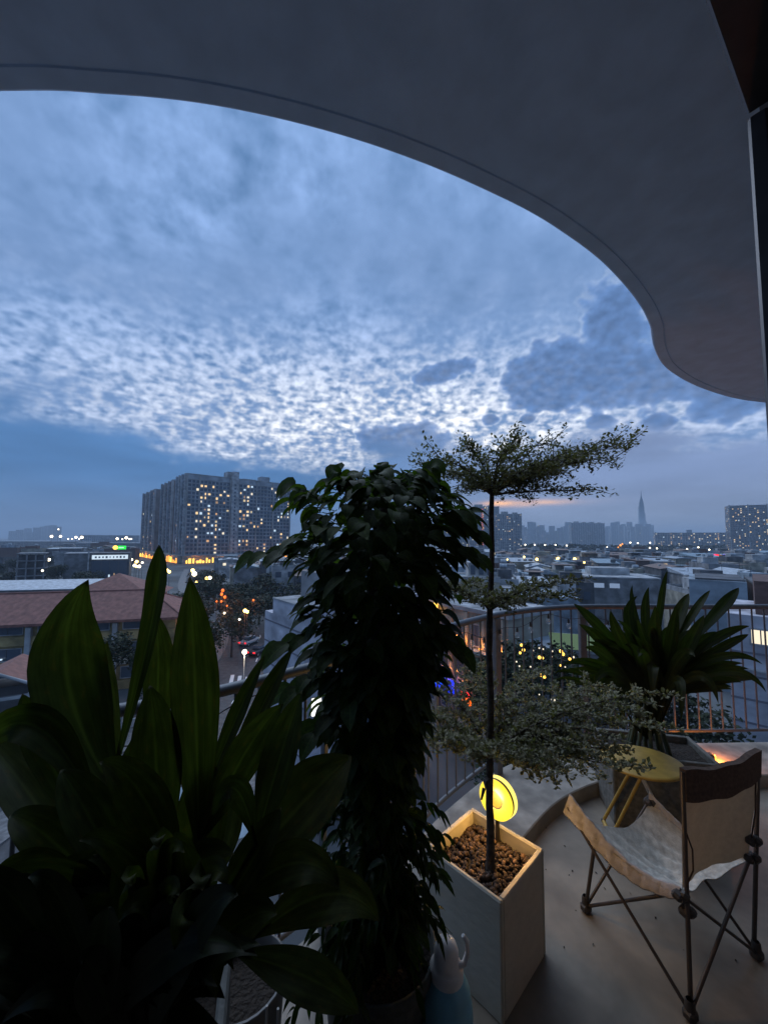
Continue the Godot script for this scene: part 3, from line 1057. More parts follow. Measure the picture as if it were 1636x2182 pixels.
# ---------------------------------------------------------------- furniture on the balcony
func camp_chair() -> void:
	var p := thing("camp_chair", "folding camp chair with a sagging pale canvas seat and a dark back band", "chair")
	var f1 := Vector3(0.965, 0.022, -1.95)
	var f2 := Vector3(1.133, 0.022, -1.539)
	var f3 := Vector3(1.576, 0.022, -1.747)
	var f4 := Vector3(1.40, 0.022, -2.13)
	var s1 := Vector3(0.90, 0.455, -1.98)
	var s2 := Vector3(1.165, 0.37, -1.615)
	var s3 := Vector3(1.575, 0.40, -1.75)
	var s4 := Vector3(1.33, 0.455, -2.02)
	var t2 := Vector3(1.235, 0.80, -1.66)
	var t3 := Vector3(1.66, 0.825, -1.775)
	var rods := [[f2, s1], [f1, s2], [f2, s3], [f3, s2], [f1, s4], [f4, s1], [f3, s4], [f4, s3]]
	for r in rods:
		var m := MB.new()
		m.rod(r[0], r[1], 0.0068, 9)
		part("rod", m, M.steel, p)
	for r in [[f2 + Vector3(0.012, 0.02, -0.012), t2], [f3 + Vector3(0.0, 0.02, -0.01), t3], [f1, s1.lerp(s2, 0.3) + Vector3(0, -0.04, 0)]]:
		var m := MB.new()
		m.rod(r[0], r[1], 0.0085, 10)
		part("upright", m, M.steel, p)
	for q in [f1, f2, f3, f4]:
		var m := MB.new()
		m.bevel(q + Vector3(0, -0.002, 0), Vector3(0.046, 0.036, 0.04), 0.009, Basis.from_euler(Vector3(0, 0.4, 0)))
		m.lathe(q + Vector3(0, 0.012, 0), [Vector2(0.018, 0), Vector2(0.016, 0.03), Vector2(0.012, 0.036)], 12)
		part("foot", m, M.plastic, p)
	for q in [s2 + Vector3(0, -0.005, 0), s3, s2 + Vector3(0.02, -0.06, 0.005), s4, s3 + Vector3(0.01, 0.07, 0)]:
		var m := MB.new()
		m.bevel(q, Vector3(0.05, 0.03, 0.036), 0.008, Basis.from_euler(Vector3(0.2, 0.5, 0.15)))
		m.bevel(q + Vector3(0.012, 0.004, 0.012), Vector3(0.03, 0.04, 0.03), 0.008, Basis.from_euler(Vector3(0.5, 0.9, 0.3)))
		part("joint", m, M.plastic, p)
	# hammock seat
	var rows := []
	for r in 19:
		var v := r / 18.0
		var line := PackedVector3Array()
		for q in 19:
			var u := q / 18.0
			var e := s1.lerp(s4, u).lerp(s2.lerp(s3, u), v)
			var sag := 0.125 * pow(sin(PI * clampf(u, 0, 1)), 0.8) * (0.45 + 0.55 * sin(PI * clampf(v * 0.8 + 0.1, 0, 1)))
			sag += 0.05 * sin(PI * v) * (1.0 - sin(PI * u))
			var pleat := 0.012 * sin(u * 19.0 + v * 4.0) * sin(PI * u) * (0.3 + 0.7 * v) + 0.007 * sin(u * 41.0 - v * 9.0) * sin(PI * v)
			line.append(e + Vector3(0, -sag + pleat, 0) + (s2 - s1).normalized() * 0.05 * sin(PI * u) * (1.0 if v < 0.5 else -1.0) * absf(2 * v - 1))
		rows.append(line)
	var seat := MB.new()
	seat.grid(rows)
	var under := []
	for r in rows:
		var line := PackedVector3Array()
		for q in r:
			line.append(q + Vector3(0, -0.004, 0))
		under.append(line)
	seat.grid(under)
	part("seat", seat, M.canvas, p)
	# padded side band of the seat, from the front corner down to the back joint
	for sd in 2:
		var a := s1 if sd == 0 else s4
		var d := s2 if sd == 0 else s3
		var band := MB.new()
		var P := []
		for r in 41:
			var v := r / 40.0
			var q := a.lerp(d, v) + Vector3(0, -0.085 * sin(PI * v) * (0.6 + 0.5 * v) + 0.012 * (1 - v), 0)
			var nrm := Vector3(-0.75, 0.35, 0.25).normalized() if sd == 0 else Vector3(0.7, 0.3, -0.3).normalized()
			var run := (d - a).normalized()
			nrm = (nrm - run * nrm.dot(run)).normalized()
			var up := run.cross(nrm).normalized()
			var ring := PackedVector3Array()
			var hgt := lerpf(0.046, 0.026, v) * (1.0 + 0.06 * sin(v * 29.0) + 0.05 * sin(v * 61.0))
			for k in 10:
				var g := TAU * k / 10
				ring.append(q + up * cos(g) * hgt + nrm * sin(g) * (0.006 + 0.004 * sin(v * 37.0 + k * 1.7) + 0.003 * sin(v * 83.0 + k)))
			P.append(ring)
		band.grid(P, true)
		for e in 2:
			var ring: PackedVector3Array = P[0 if e == 0 else 40]
			var c := a if e == 0 else d
			for k in 10:
				band.tri(ring[k], ring[(k + 1) % 10], ring[0])
		part("side_band", band, M.canvas_pink, p)
	# back band wrapped round both uprights
	var back := MB.new()
	var d2 := (t2 - f2).normalized()
	var d3 := (t3 - f3).normalized()
	var outs := []
	for lay in 2:
		var P := []
		for r in 9:
			var v := r / 8.0
			var line := PackedVector3Array()
			for q in 17:
				var u := q / 16.0
				var lo := t2 - d2 * (0.105 - 0.0 * u)
				var lo3 := t3 - d3 * 0.105
				var c := (t2 + d2 * 0.012).lerp(t3 + d3 * 0.012, u).lerp(lo.lerp(lo3, u), v)
				var bow := Vector3(0.3, 0, 0.8).normalized() * (0.022 * sin(PI * u) + (0.012 if lay == 0 else -0.012) * (1.0 if u > 0.02 and u < 0.98 else 1.0))
				var sagg := Vector3(0, -0.014 * sin(PI * u) + 0.004 * sin(u * 17.0 + v * 3.0), 0)
				line.append(c + bow + sagg)
			P.append(line)
		back.grid(P)
		outs.append(P)
	for r in 8:
		for e in [0, 16]:
			back.quad(outs[0][r][e], outs[0][r + 1][e], outs[1][r + 1][e], outs[1][r][e])
	for q in 16:
		for e in [0, 8]:
			back.quad(outs[0][e][q], outs[0][e][q + 1], outs[1][e][q + 1], outs[1][e][q])
	part("backrest", back, M.canvas_brown, p)
	# lower part of the back, plain cloth from the dark band down to the seat
	var cloth := MB.new()
	var C := []
	for r in 13:
		var v := r / 12.0
		var line := PackedVector3Array()
		for q in 17:
			var u := q / 16.0
			var hi := (t2 - d2 * 0.10).lerp(t3 - d3 * 0.10, u)
			var lo := (s2 + Vector3(0.01, 0.0, 0)).lerp(s3 + Vector3(-0.005, 0.0, 0), u) + Vector3(0, -0.02 * sin(PI * u), 0)
			line.append(hi.lerp(lo, v) - Vector3(0.3, 0, 0.8).normalized() * (0.05 * sin(PI * u) * (0.4 + 0.6 * v) + 0.003 * sin(u * 23.0 + v * 5.0)) + Vector3(0, 0.003 * sin(u * 14.0), 0) * v)
		C.append(line)
	cloth.grid(C)
	part("back_cloth", cloth, M.canvas_tan, p)
	# loose straps
	var st := MB.new()
	st.tube(PackedVector3Array([t2 - d2 * 0.2, t2 - d2 * 0.27 + Vector3(0.022, 0, 0.01), t2 - d2 * 0.34 + Vector3(0.022, 0, 0.01), t2 - d2 * 0.4]), PackedFloat32Array([0.003]), 6)
	part("strap", st, M.canvas_brown, p)
	st = MB.new()
	st.tube(PackedVector3Array([t3 - d3 * 0.10 - Vector3(0.01, 0, 0), t3 - d3 * 0.24 + Vector3(-0.03, 0, 0.02), t3 - d3 * 0.34 + Vector3(-0.045, 0, 0.02), t3 - d3 * 0.4 + Vector3(-0.01, 0, 0.01)]), PackedFloat32Array([0.003]), 6)
	part("strap", st, M.canvas_brown, p)


func yellow_table() -> void:
	var o := Vector3(1.475, 0.5, -2.30)
	var p := thing("folding_table", "small round yellow folding table beside the planter", "table")
	var m := MB.new()
	m.lathe(o, [Vector2(0.001, 0.0), Vector2(0.185, 0.0), Vector2(0.195, -0.003), Vector2(0.198, -0.010), Vector2(0.195, -0.018), Vector2(0.188, -0.018), Vector2(0.186, -0.010), Vector2(0.001, -0.010)], 48, Basis.from_euler(Vector3(-0.09, 0, 0.02)).scaled(Vector3(1.06, 1, 1.06)))
	part("table_top", m, M.yellow, p)
	var legs := [[Vector3(1.47, 0.485, -2.25), Vector3(1.325, 0.03, -2.36), M.yellow], [Vector3(1.52, 0.485, -2.38), Vector3(1.36, 0.03, -2.50), M.yellow], [Vector3(1.43, 0.485, -2.26), Vector3(1.62, 0.012, -2.14), M.white_metal], [Vector3(1.47, 0.485, -2.40), Vector3(1.66, 0.012, -2.30), M.white_metal]]
	for l in legs:
		var g := MB.new()
		g.rod(l[0], l[1], 0.009 if l[2] == M.yellow else 0.006, 10)
		var leg := part("leg", g, l[2], p)
		var cap := MB.new()
		cap.ball(l[1], 0.014 if l[2] == M.yellow else 0.011, 8)
		part("foot_cap", cap, M.plastic, leg)
	var g := MB.new()
	g.rod(legs[0][1], legs[1][1], 0.011, 10)
	g.ball(legs[0][1], 0.013)
	g.ball(legs[1][1], 0.013)
	part("foot_bar", g, M.yellow, p)


func sprayer() -> void:
	var o := Vector3(0.20, 0.0, -1.28)
	var p := thing("pump_sprayer", "pale blue garden sprayer bottle with white pump head on the floor", "sprayer")
	p.scale = Vector3(1.22, 1.25, 1.22)
	p.position = o * Vector3(1, 0, 1)
	o = Vector3.ZERO
	var m := MB.new()
	m.lathe(o, [Vector2(0.001, 0.002), Vector2(0.062, 0.002), Vector2(0.067, 0.01), Vector2(0.068, 0.08), Vector2(0.066, 0.2), Vector2(0.064, 0.27), Vector2(0.058, 0.305), Vector2(0.046, 0.33), Vector2(0.038, 0.338)], 32)
	part("bottle", m, M.blue_plastic, p)
	m = MB.new()
	m.lathe(o, [Vector2(0.0672, 0.085), Vector2(0.0692, 0.088), Vector2(0.0672, 0.225), Vector2(0.0662, 0.228)], 32)
	part("label_band", m, M.print_label, p)
	m = MB.new()
	m.lathe(o, [Vector2(0.040, 0.332), Vector2(0.042, 0.335), Vector2(0.042, 0.352), Vector2(0.036, 0.357), Vector2(0.032, 0.365), Vector2(0.030, 0.392), Vector2(0.024, 0.407), Vector2(0.01, 0.414), Vector2(0.001, 0.415)], 24)
	part("pump_head", m, M.white_plastic, p)
	m = MB.new()
	m.tube(PackedVector3Array([o + Vector3(0.02, 0.362, 0.01), o + Vector3(0.044, 0.366, 0.006), o + Vector3(0.054, 0.385, 0.0), o + Vector3(0.052, 0.41, 0.0), o + Vector3(0.042, 0.424, 0.0)]), PackedFloat32Array([0.008, 0.007, 0.0065, 0.006, 0.005]), 8)
	part("trigger", m, M.white_plastic, p)


func small_pots() -> void:
	var data := [[Vector3(-0.20, 0, -1.02), 0.11, 0.44, "white pot half hidden under the dark leaves, nearer the sprayer"], [Vector3(-0.40, 0, -1.20), 0.12, 0.5, "white pot in the shade behind the dark planter"]]
	for d in data:
		var p := thing("pot", d[3], "pot", d[0], 0.0, "white pots under the leaves")
		var m := MB.new()
		var r: float = d[1]
		var h: float = d[2]
		m.lathe(Vector3.ZERO, [Vector2(0.001, 0), Vector2(r * 0.75, 0), Vector2(r * 0.78, 0.01), Vector2(r, h - 0.03), Vector2(r * 1.06, h - 0.025), Vector2(r * 1.06, h), Vector2(r * 0.98, h), Vector2(r * 0.95, h - 0.05)], 28)
		part("pot_wall", m, M.pot_white, p)
		var so := MB.new()
		so.lathe(Vector3.ZERO, [Vector2(r * 0.96, h - 0.05), Vector2(r * 0.5, h - 0.045), Vector2(0.001, h - 0.045)], 20)
		part("soil", so, M.soil, p)
	for k in 6:
		var m := MB.new()
		var x: float = [-0.285, -0.27, -0.252, -0.235, -0.31, -0.222][k]
		m.rod(Vector3(x, 0.55 + 0.03 * (k % 3), -0.80 - 0.02 * k), Vector3(x + 0.004, 0.73 + 0.025 * ((k * 5) % 4), -0.79 - 0.02 * k), 0.0026, 6)
		single("plant_stake", m, M.white_metal, "thin pale stake standing among the dark leaves in the near planter", "stake", "thin stakes in the dark planter")


func festoon() -> void:
	var p := thing("string_lights", "string of unlit clear bulbs hanging along the inside of the railing", "string lights")
	var cable := PackedVector3Array()
	var drops := []
	var k := 0
	var along := 0.0
	var next := 0.0
	while k < rail_line.size():
		var q := rail_line[k]
		if q.x > -1.3 and q.x < 2.2:
			var sag := 0.085 + 0.03 * sin(along * 5.2) + 0.02 * sin(along * 13.0)
			var pos := inset(rail_line, k, 0.03, 1.2 - sag)
			cable.append(pos)
			if along >= next:
				drops.append(pos)
				next = along + rng.randf_range(0.13, 0.19)
			along += 0.05
		k += 1
	var m := MB.new()
	m.tube(cable, PackedFloat32Array([0.0022]), 5)
	part("cable", m, M.plastic, p)
	var sock := MB.new()
	sock.tube(PackedVector3Array([Vector3.ZERO, Vector3(0, -0.012, 0), Vector3(0, -0.034, 0)]), PackedFloat32Array([0.004, 0.0085, 0.0085]), 8)
	var sm := sock.done()
	var bulb := MB.new()
	bulb.lathe(Vector3.ZERO, [Vector2(0.008, -0.033), Vector2(0.012, -0.04), Vector2(0.0175, -0.052), Vector2(0.018, -0.06), Vector2(0.014, -0.072), Vector2(0.006, -0.078), Vector2(0.001, -0.079)], 14)
	var bm := bulb.done()
	for d in drops:
		var s := part("socket", sm, M.plastic, p)
		s.position = d
		part("bulb", bm, M.bulb_glass, s)


func litter() -> void:
	var m := MB.new()
	for k in 26:
		var o := Vector3(rng.randf_range(0.7, 1.3), 0.003, rng.randf_range(-2.6, -1.9))
		if k > 16:
			o = Vector3(rng.randf_range(0.7, 1.9), 0.003, rng.randf_range(-1.9, -1.2))
		var a := rng.randf() * TAU
		var d := Vector3(cos(a), 0, sin(a)) * rng.randf_range(0.004, 0.010)
		var e := Vector3(-d.z, 0, d.x) * 0.4
		m.quad(o - d, o - e + Vector3(0, 0.003, 0), o + d, o + e)
	single("fallen_leaves", m, M.soil, "a few tiny dry leaf bits on the balcony floor", "leaves", "", "stuff")


func ledge_lamp() -> void:
	var p := thing("ledge_lamp", "small warm strip lamp on the kerb behind the grey planter", "lamp")
	var m := MB.new()
	m.bevel(Vector3(2.46, 0.125, -3.03), Vector3(0.06, 0.05, 0.05), 0.008, Basis.from_euler(Vector3(0, 0.1, 0)))
	part("lamp_body", m, M.plastic, p)
	m = MB.new()
	m.bevel(Vector3(2.494, 0.125, -3.03), Vector3(0.008, 0.036, 0.04), 0.003)
	part("light_face", m, M.led_glow, p)
	omni(Vector3(2.515, 0.14, -3.03), Color(1.0, 0.55, 0.2), 0.1, 0.02, 4.0)


func left_plant_leaves(p: Node3D) -> void:
	broad(p, Vector3(-0.580, 1.163, -0.900), Vector3(-0.819, 1.462, -0.915), Vector3(-0.718, 1.648, -0.950), 0.188, Vector3(0.824, 0.259, 0.503), 0.50, 0.30)
	broad(p, Vector3(-0.642, 1.151, -0.950), Vector3(-0.547, 1.616, -0.985), Vector3(-0.580, 1.733, -1.000), 0.064, Vector3(0.010, 0.191, 0.982), 0.72, 0.35)
	broad(p, Vector3(-0.392, 1.061, -0.880), Vector3(-0.425, 1.451, -0.900), Vector3(-0.457, 1.661, -0.920), 0.123, Vector3(0.477, 0.327, 0.816), 0.52, 0.20)
	broad(p, Vector3(-0.570, 1.175, -1.000), Vector3(-0.569, 1.450, -1.020), Vector3(-0.605, 1.553, -1.040), 0.092, Vector3(0.673, 0.281, 0.684), 0.50, 0.30)
	broad(p, Vector3(-0.615, 1.183, -0.950), Vector3(-0.703, 1.414, -0.985), Vector3(-0.699, 1.488, -1.000), 0.064, Vector3(0.243, 0.300, 0.923), 0.45, 0.30)
	broad(p, Vector3(-0.405, 1.154, -0.900), Vector3(-0.333, 1.378, -0.970), Vector3(-0.285, 1.470, -0.960), 0.053, Vector3(-0.167, 0.373, 0.913), 0.45, 0.30)
	broad(p, Vector3(-0.387, 1.120, -0.920), Vector3(-0.268, 1.413, -1.000), Vector3(-0.229, 1.470, -1.000), 0.064, Vector3(-0.298, 0.361, 0.884), 0.45, 0.30)
	broad(p, Vector3(-0.267, 1.095, -0.850), Vector3(-0.210, 1.324, -0.850), Vector3(-0.173, 1.425, -0.850), 0.095, Vector3(-0.090, 0.463, 0.882), 0.50, 0.25)
	broad(p, Vector3(-0.393, 1.090, -0.880), Vector3(-0.301, 1.315, -0.910), Vector3(-0.224, 1.377, -0.900), 0.104, Vector3(0.559, 0.448, 0.698), 0.50, 0.30)
	broad(p, Vector3(-0.455, 1.039, -0.850), Vector3(-0.478, 1.345, -0.845), Vector3(-0.504, 1.431, -0.860), 0.116, Vector3(0.444, 0.426, 0.788), 0.48, 0.25)
	broad(p, Vector3(-0.607, 1.113, -0.860), Vector3(-0.765, 1.343, -0.860), Vector3(-0.779, 1.412, -0.860), 0.090, Vector3(0.844, 0.369, 0.389), 0.45, 0.30)
	broad(p, Vector3(-0.586, 1.174, -0.840), Vector3(-0.729, 1.499, -0.820), Vector3(-0.824, 1.288, -0.800), 0.090, Vector3(0.734, 0.333, 0.591), 0.50, 0.35)
	broad(p, Vector3(-0.391, 1.081, -0.800), Vector3(-0.456, 1.326, -0.760), Vector3(-0.534, 1.326, -0.760), 0.098, Vector3(0.239, 0.476, 0.846), 0.45, 0.30)
	broad(p, Vector3(-0.247, 1.151, -0.800), Vector3(-0.275, 1.366, -0.750), Vector3(-0.311, 1.237, -0.740), 0.055, Vector3(0.296, 0.502, 0.812), 0.45, 0.30)
	broad(p, Vector3(-0.554, 1.080, -0.780), Vector3(-0.620, 1.226, -0.700), Vector3(-0.673, 1.144, -0.700), 0.070, Vector3(0.555, 0.522, 0.647), 0.50, 0.30)
	broad(p, Vector3(-0.310, 1.003, -0.820), Vector3(-0.153, 1.210, -0.770), Vector3(-0.076, 1.104, -0.760), 0.090, Vector3(0.171, 0.612, 0.772), 0.50, 0.30)
	broad(p, Vector3(-0.304, 1.039, -0.850), Vector3(-0.154, 1.202, -0.900), Vector3(-0.072, 1.237, -0.950), 0.164, Vector3(-0.136, 0.535, 0.834), 0.52, 0.25)
	broad(p, Vector3(-0.247, 0.979, -0.800), Vector3(-0.071, 1.167, -0.750), Vector3(-0.004, 1.066, -0.740), 0.097, Vector3(0.097, 0.650, 0.754), 0.50, 0.30)
	broad(p, Vector3(-0.282, 0.954, -0.800), Vector3(-0.093, 0.998, -0.720), Vector3(-0.037, 0.938, -0.720), 0.081, Vector3(0.117, 0.720, 0.684), 0.50, 0.30)
	broad(p, Vector3(-0.478, 1.002, -0.820), Vector3(-0.596, 1.257, -0.790), Vector3(-0.638, 1.289, -0.800), 0.107, Vector3(0.723, 0.486, 0.491), 0.50, 0.30)
	broad(p, Vector3(-0.506, 1.002, -0.820), Vector3(-0.653, 1.236, -0.760), Vector3(-0.715, 1.214, -0.780), 0.095, Vector3(0.701, 0.499, 0.509), 0.50, 0.30)
	broad(p, Vector3(-0.408, 0.957, -0.870), Vector3(-0.387, 1.158, -0.905), Vector3(-0.414, 1.263, -0.920), 0.131, Vector3(0.275, 0.530, 0.802), 0.50, 0.25)
	broad(p, Vector3(-0.493, 0.948, -0.880), Vector3(-0.589, 1.147, -0.945), Vector3(-0.585, 1.289, -0.950), 0.136, Vector3(0.573, 0.493, 0.654), 0.50, 0.25)
	broad(p, Vector3(-0.346, 0.968, -0.820), Vector3(-0.230, 1.154, -0.790), Vector3(-0.198, 1.221, -0.800), 0.092, Vector3(-0.106, 0.598, 0.794), 0.50, 0.30)
	broad(p, Vector3(-0.584, 0.966, -0.880), Vector3(-0.820, 1.189, -0.925), Vector3(-0.952, 1.287, -0.950), 0.123, Vector3(0.785, 0.438, 0.439), 0.50, 0.30)
	broad(p, Vector3(-0.389, 0.928, -0.800), Vector3(-0.340, 1.157, -0.720), Vector3(-0.359, 1.218, -0.720), 0.104, Vector3(0.344, 0.612, 0.713), 0.50, 0.25)
	broad(p, Vector3(-0.434, 0.928, -0.800), Vector3(-0.501, 1.133, -0.710), Vector3(-0.527, 1.111, -0.700), 0.080, Vector3(0.443, 0.608, 0.659), 0.50, 0.30)
	broad(p, Vector3(-0.362, 0.928, -0.800), Vector3(-0.226, 1.106, -0.740), Vector3(-0.182, 1.095, -0.720), 0.082, Vector3(0.237, 0.658, 0.714), 0.50, 0.30)
	broad(p, Vector3(-0.402, 0.939, -0.880), Vector3(-0.378, 1.086, -0.980), Vector3(-0.367, 1.177, -1.000), 0.128, Vector3(0.097, 0.549, 0.830), 0.50, 0.25)
	broad(p, Vector3(-0.416, 0.928, -0.800), Vector3(-0.449, 1.155, -0.740), Vector3(-0.474, 1.186, -0.720), 0.096, Vector3(0.526, 0.594, 0.609), 0.50, 0.25)
	broad(p, Vector3(-0.394, 0.887, -0.840), Vector3(-0.467, 1.137, -0.644), Vector3(-0.532, 1.031, -0.643), 0.076, Vector3(0.290, 0.644, 0.708), 0.50, 0.30)
	broad(p, Vector3(-0.424, 0.887, -0.840), Vector3(-0.422, 1.197, -0.733), Vector3(-0.399, 1.107, -0.702), 0.049, Vector3(0.251, 0.605, 0.756), 0.50, 0.30)
	broad(p, Vector3(-0.366, 0.887, -0.840), Vector3(-0.542, 1.159, -0.720), Vector3(-0.682, 1.167, -0.693), 0.055, Vector3(0.668, 0.584, 0.462), 0.50, 0.30)
	broad(p, Vector3(-0.400, 0.887, -0.840), Vector3(-0.541, 1.173, -0.712), Vector3(-0.650, 1.074, -0.688), 0.063, Vector3(0.536, 0.594, 0.599), 0.50, 0.30)
	broad(p, Vector3(-0.485, 0.887, -0.840), Vector3(-0.284, 1.215, -0.649), Vector3(-0.255, 1.127, -0.646), 0.049, Vector3(0.525, 0.639, 0.562), 0.50, 0.30)
	broad(p, Vector3(-0.453, 0.887, -0.840), Vector3(-0.506, 1.056, -0.848), Vector3(-0.470, 0.952, -0.779), 0.056, Vector3(0.512, 0.622, 0.592), 0.50, 0.30)
	broad(p, Vector3(-0.359, 0.887, -0.840), Vector3(-0.534, 1.061, -0.799), Vector3(-0.686, 0.995, -0.746), 0.056, Vector3(0.264, 0.617, 0.741), 0.50, 0.30)
	broad(p, Vector3(-0.366, 0.887, -0.840), Vector3(-0.354, 1.266, -0.630), Vector3(-0.406, 1.157, -0.633), 0.049, Vector3(0.246, 0.615, 0.749), 0.50, 0.30)
	broad(p, Vector3(-0.434, 0.887, -0.840), Vector3(-0.550, 1.259, -0.682), Vector3(-0.659, 1.167, -0.668), 0.075, Vector3(0.342, 0.558, 0.756), 0.50, 0.30)
	broad(p, Vector3(-0.356, 0.887, -0.840), Vector3(-0.493, 1.193, -0.789), Vector3(-0.545, 1.160, -0.739), 0.060, Vector3(0.162, 0.573, 0.804), 0.50, 0.30)
	broad(p, Vector3(-0.432, 0.887, -0.840), Vector3(-0.350, 1.236, -0.656), Vector3(-0.319, 1.185, -0.651), 0.058, Vector3(0.322, 0.614, 0.721), 0.50, 0.30)
	broad(p, Vector3(-0.482, 0.887, -0.840), Vector3(-0.407, 1.274, -0.636), Vector3(-0.387, 1.210, -0.637), 0.054, Vector3(0.559, 0.590, 0.583), 0.50, 0.30)
	broad(p, Vector3(-0.485, 0.887, -0.840), Vector3(-0.582, 0.945, -0.874), Vector3(-0.520, 0.940, -0.796), 0.067, Vector3(0.451, 0.633, 0.630), 0.50, 0.30)
	broad(p, Vector3(-0.494, 0.887, -0.840), Vector3(-0.454, 1.022, -0.871), Vector3(-0.399, 1.057, -0.794), 0.087, Vector3(0.128, 0.619, 0.775), 0.50, 0.30)
	broad(p, Vector3(-0.412, 0.887, -0.840), Vector3(-0.399, 1.037, -0.877), Vector3(-0.281, 0.923, -0.798), 0.070, Vector3(0.094, 0.644, 0.760), 0.50, 0.30)
	broad(p, Vector3(-0.472, 0.887, -0.840), Vector3(-0.460, 1.158, -0.738), Vector3(-0.417, 1.093, -0.705), 0.063, Vector3(0.218, 0.609, 0.762), 0.50, 0.30)
	broad(p, Vector3(-0.427, 0.887, -0.840), Vector3(-0.500, 1.035, -0.804), Vector3(-0.521, 0.983, -0.749), 0.057, Vector3(0.255, 0.633, 0.731), 0.50, 0.30)
	broad(p, Vector3(-0.393, 0.887, -0.840), Vector3(-0.473, 1.098, -0.807), Vector3(-0.530, 1.169, -0.751), 0.063, Vector3(0.372, 0.595, 0.712), 0.50, 0.30)
	broad(p, Vector3(-0.423, 0.887, -0.840), Vector3(-0.577, 0.965, -0.814), Vector3(-0.691, 0.903, -0.756), 0.058, Vector3(0.454, 0.640, 0.621), 0.50, 0.30)
	broad(p, Vector3(-0.407, 0.887, -0.840), Vector3(-0.282, 1.265, -0.612), Vector3(-0.309, 1.134, -0.621), 0.071, Vector3(0.544, 0.636, 0.548), 0.50, 0.30)
	broad(p, Vector3(-0.355, 0.887, -0.840), Vector3(-0.512, 1.216, -0.759), Vector3(-0.610, 1.138, -0.719), 0.079, Vector3(0.454, 0.570, 0.685), 0.50, 0.30)
	broad(p, Vector3(-0.452, 0.887, -0.840), Vector3(-0.435, 0.960, -0.822), Vector3(-0.433, 0.902, -0.761), 0.064, Vector3(0.544, 0.666, 0.511), 0.50, 0.30)
	broad(p, Vector3(-0.407, 0.887, -0.840), Vector3(-0.298, 1.244, -0.688), Vector3(-0.293, 1.174, -0.672), 0.077, Vector3(0.434, 0.612, 0.661), 0.50, 0.30)
	broad(p, Vector3(-0.433, 0.887, -0.840), Vector3(-0.344, 1.163, -0.708), Vector3(-0.307, 1.082, -0.685), 0.075, Vector3(0.221, 0.637, 0.738), 0.50, 0.30)
	broad(p, Vector3(-0.434, 0.887, -0.840), Vector3(-0.550, 1.196, -0.683), Vector3(-0.627, 1.062, -0.669), 0.053, Vector3(0.385, 0.595, 0.706), 0.50, 0.30)
	broad(p, Vector3(-0.368, 0.887, -0.840), Vector3(-0.318, 1.183, -0.685), Vector3(-0.309, 1.124, -0.670), 0.078, Vector3(0.454, 0.638, 0.622), 0.50, 0.30)
	broad(p, Vector3(-0.409, 0.887, -0.840), Vector3(-0.391, 1.096, -0.829), Vector3(-0.385, 1.113, -0.766), 0.081, Vector3(0.481, 0.612, 0.627), 0.50, 0.30)
	broad(p, Vector3(-0.353, 0.887, -0.840), Vector3(-0.456, 1.084, -0.820), Vector3(-0.556, 0.993, -0.760), 0.055, Vector3(0.435, 0.622, 0.651), 0.50, 0.30)
	broad(p, Vector3(-0.371, 0.887, -0.840), Vector3(-0.346, 1.268, -0.735), Vector3(-0.385, 1.212, -0.703), 0.049, Vector3(0.408, 0.577, 0.707), 0.50, 0.30)
	broad(p, Vector3(-0.488, 0.887, -0.840), Vector3(-0.320, 1.202, -0.697), Vector3(-0.284, 1.077, -0.678), 0.067, Vector3(0.272, 0.631, 0.727), 0.50, 0.30)
	broad(p, Vector3(-0.409, 0.887, -0.840), Vector3(-0.389, 1.010, -0.805), Vector3(-0.330, 0.956, -0.750), 0.063, Vector3(0.237, 0.663, 0.710), 0.50, 0.30)
	broad(p, Vector3(-0.445, 0.887, -0.840), Vector3(-0.509, 1.127, -0.805), Vector3(-0.492, 1.168, -0.750), 0.064, Vector3(0.390, 0.583, 0.713), 0.50, 0.30)
	broad(p, Vector3(-0.452, 0.887, -0.840), Vector3(-0.367, 1.298, -0.670), Vector3(-0.318, 1.242, -0.660), 0.047, Vector3(0.141, 0.578, 0.804), 0.50, 0.30)
	broad(p, Vector3(-0.415, 0.887, -0.840), Vector3(-0.487, 1.069, -0.833), Vector3(-0.476, 0.960, -0.769), 0.079, Vector3(0.376, 0.625, 0.684), 0.50, 0.30)
	broad(p, Vector3(-0.362, 0.887, -0.840), Vector3(-0.493, 0.922, -0.880), Vector3(-0.488, 0.865, -0.800), 0.069, Vector3(0.196, 0.661, 0.724), 0.50, 0.30)
	broad(p, Vector3(-0.411, 0.887, -0.840), Vector3(-0.415, 1.117, -0.850), Vector3(-0.387, 1.162, -0.780), 0.088, Vector3(0.394, 0.592, 0.703), 0.50, 0.30)
	broad(p, Vector3(-0.354, 0.887, -0.840), Vector3(-0.331, 1.009, -0.798), Vector3(-0.293, 0.931, -0.745), 0.081, Vector3(0.293, 0.677, 0.675), 0.50, 0.30)
	broad(p, Vector3(-0.476, 0.887, -0.840), Vector3(-0.488, 1.118, -0.739), Vector3(-0.552, 1.040, -0.706), 0.082, Vector3(0.451, 0.616, 0.646), 0.50, 0.30)
	broad(p, Vector3(-0.419, 0.887, -0.840), Vector3(-0.276, 1.279, -0.668), Vector3(-0.248, 1.192, -0.659), 0.065, Vector3(0.114, 0.608, 0.786), 0.50, 0.30)
	broad(p, Vector3(-0.360, 0.887, -0.840), Vector3(-0.443, 1.271, -0.710), Vector3(-0.510, 1.239, -0.687), 0.067, Vector3(0.235, 0.562, 0.793), 0.50, 0.30)
	broad(p, Vector3(-0.412, 0.887, -0.840), Vector3(-0.374, 1.333, -0.659), Vector3(-0.356, 1.252, -0.653), 0.057, Vector3(0.455, 0.566, 0.687), 0.50, 0.30)
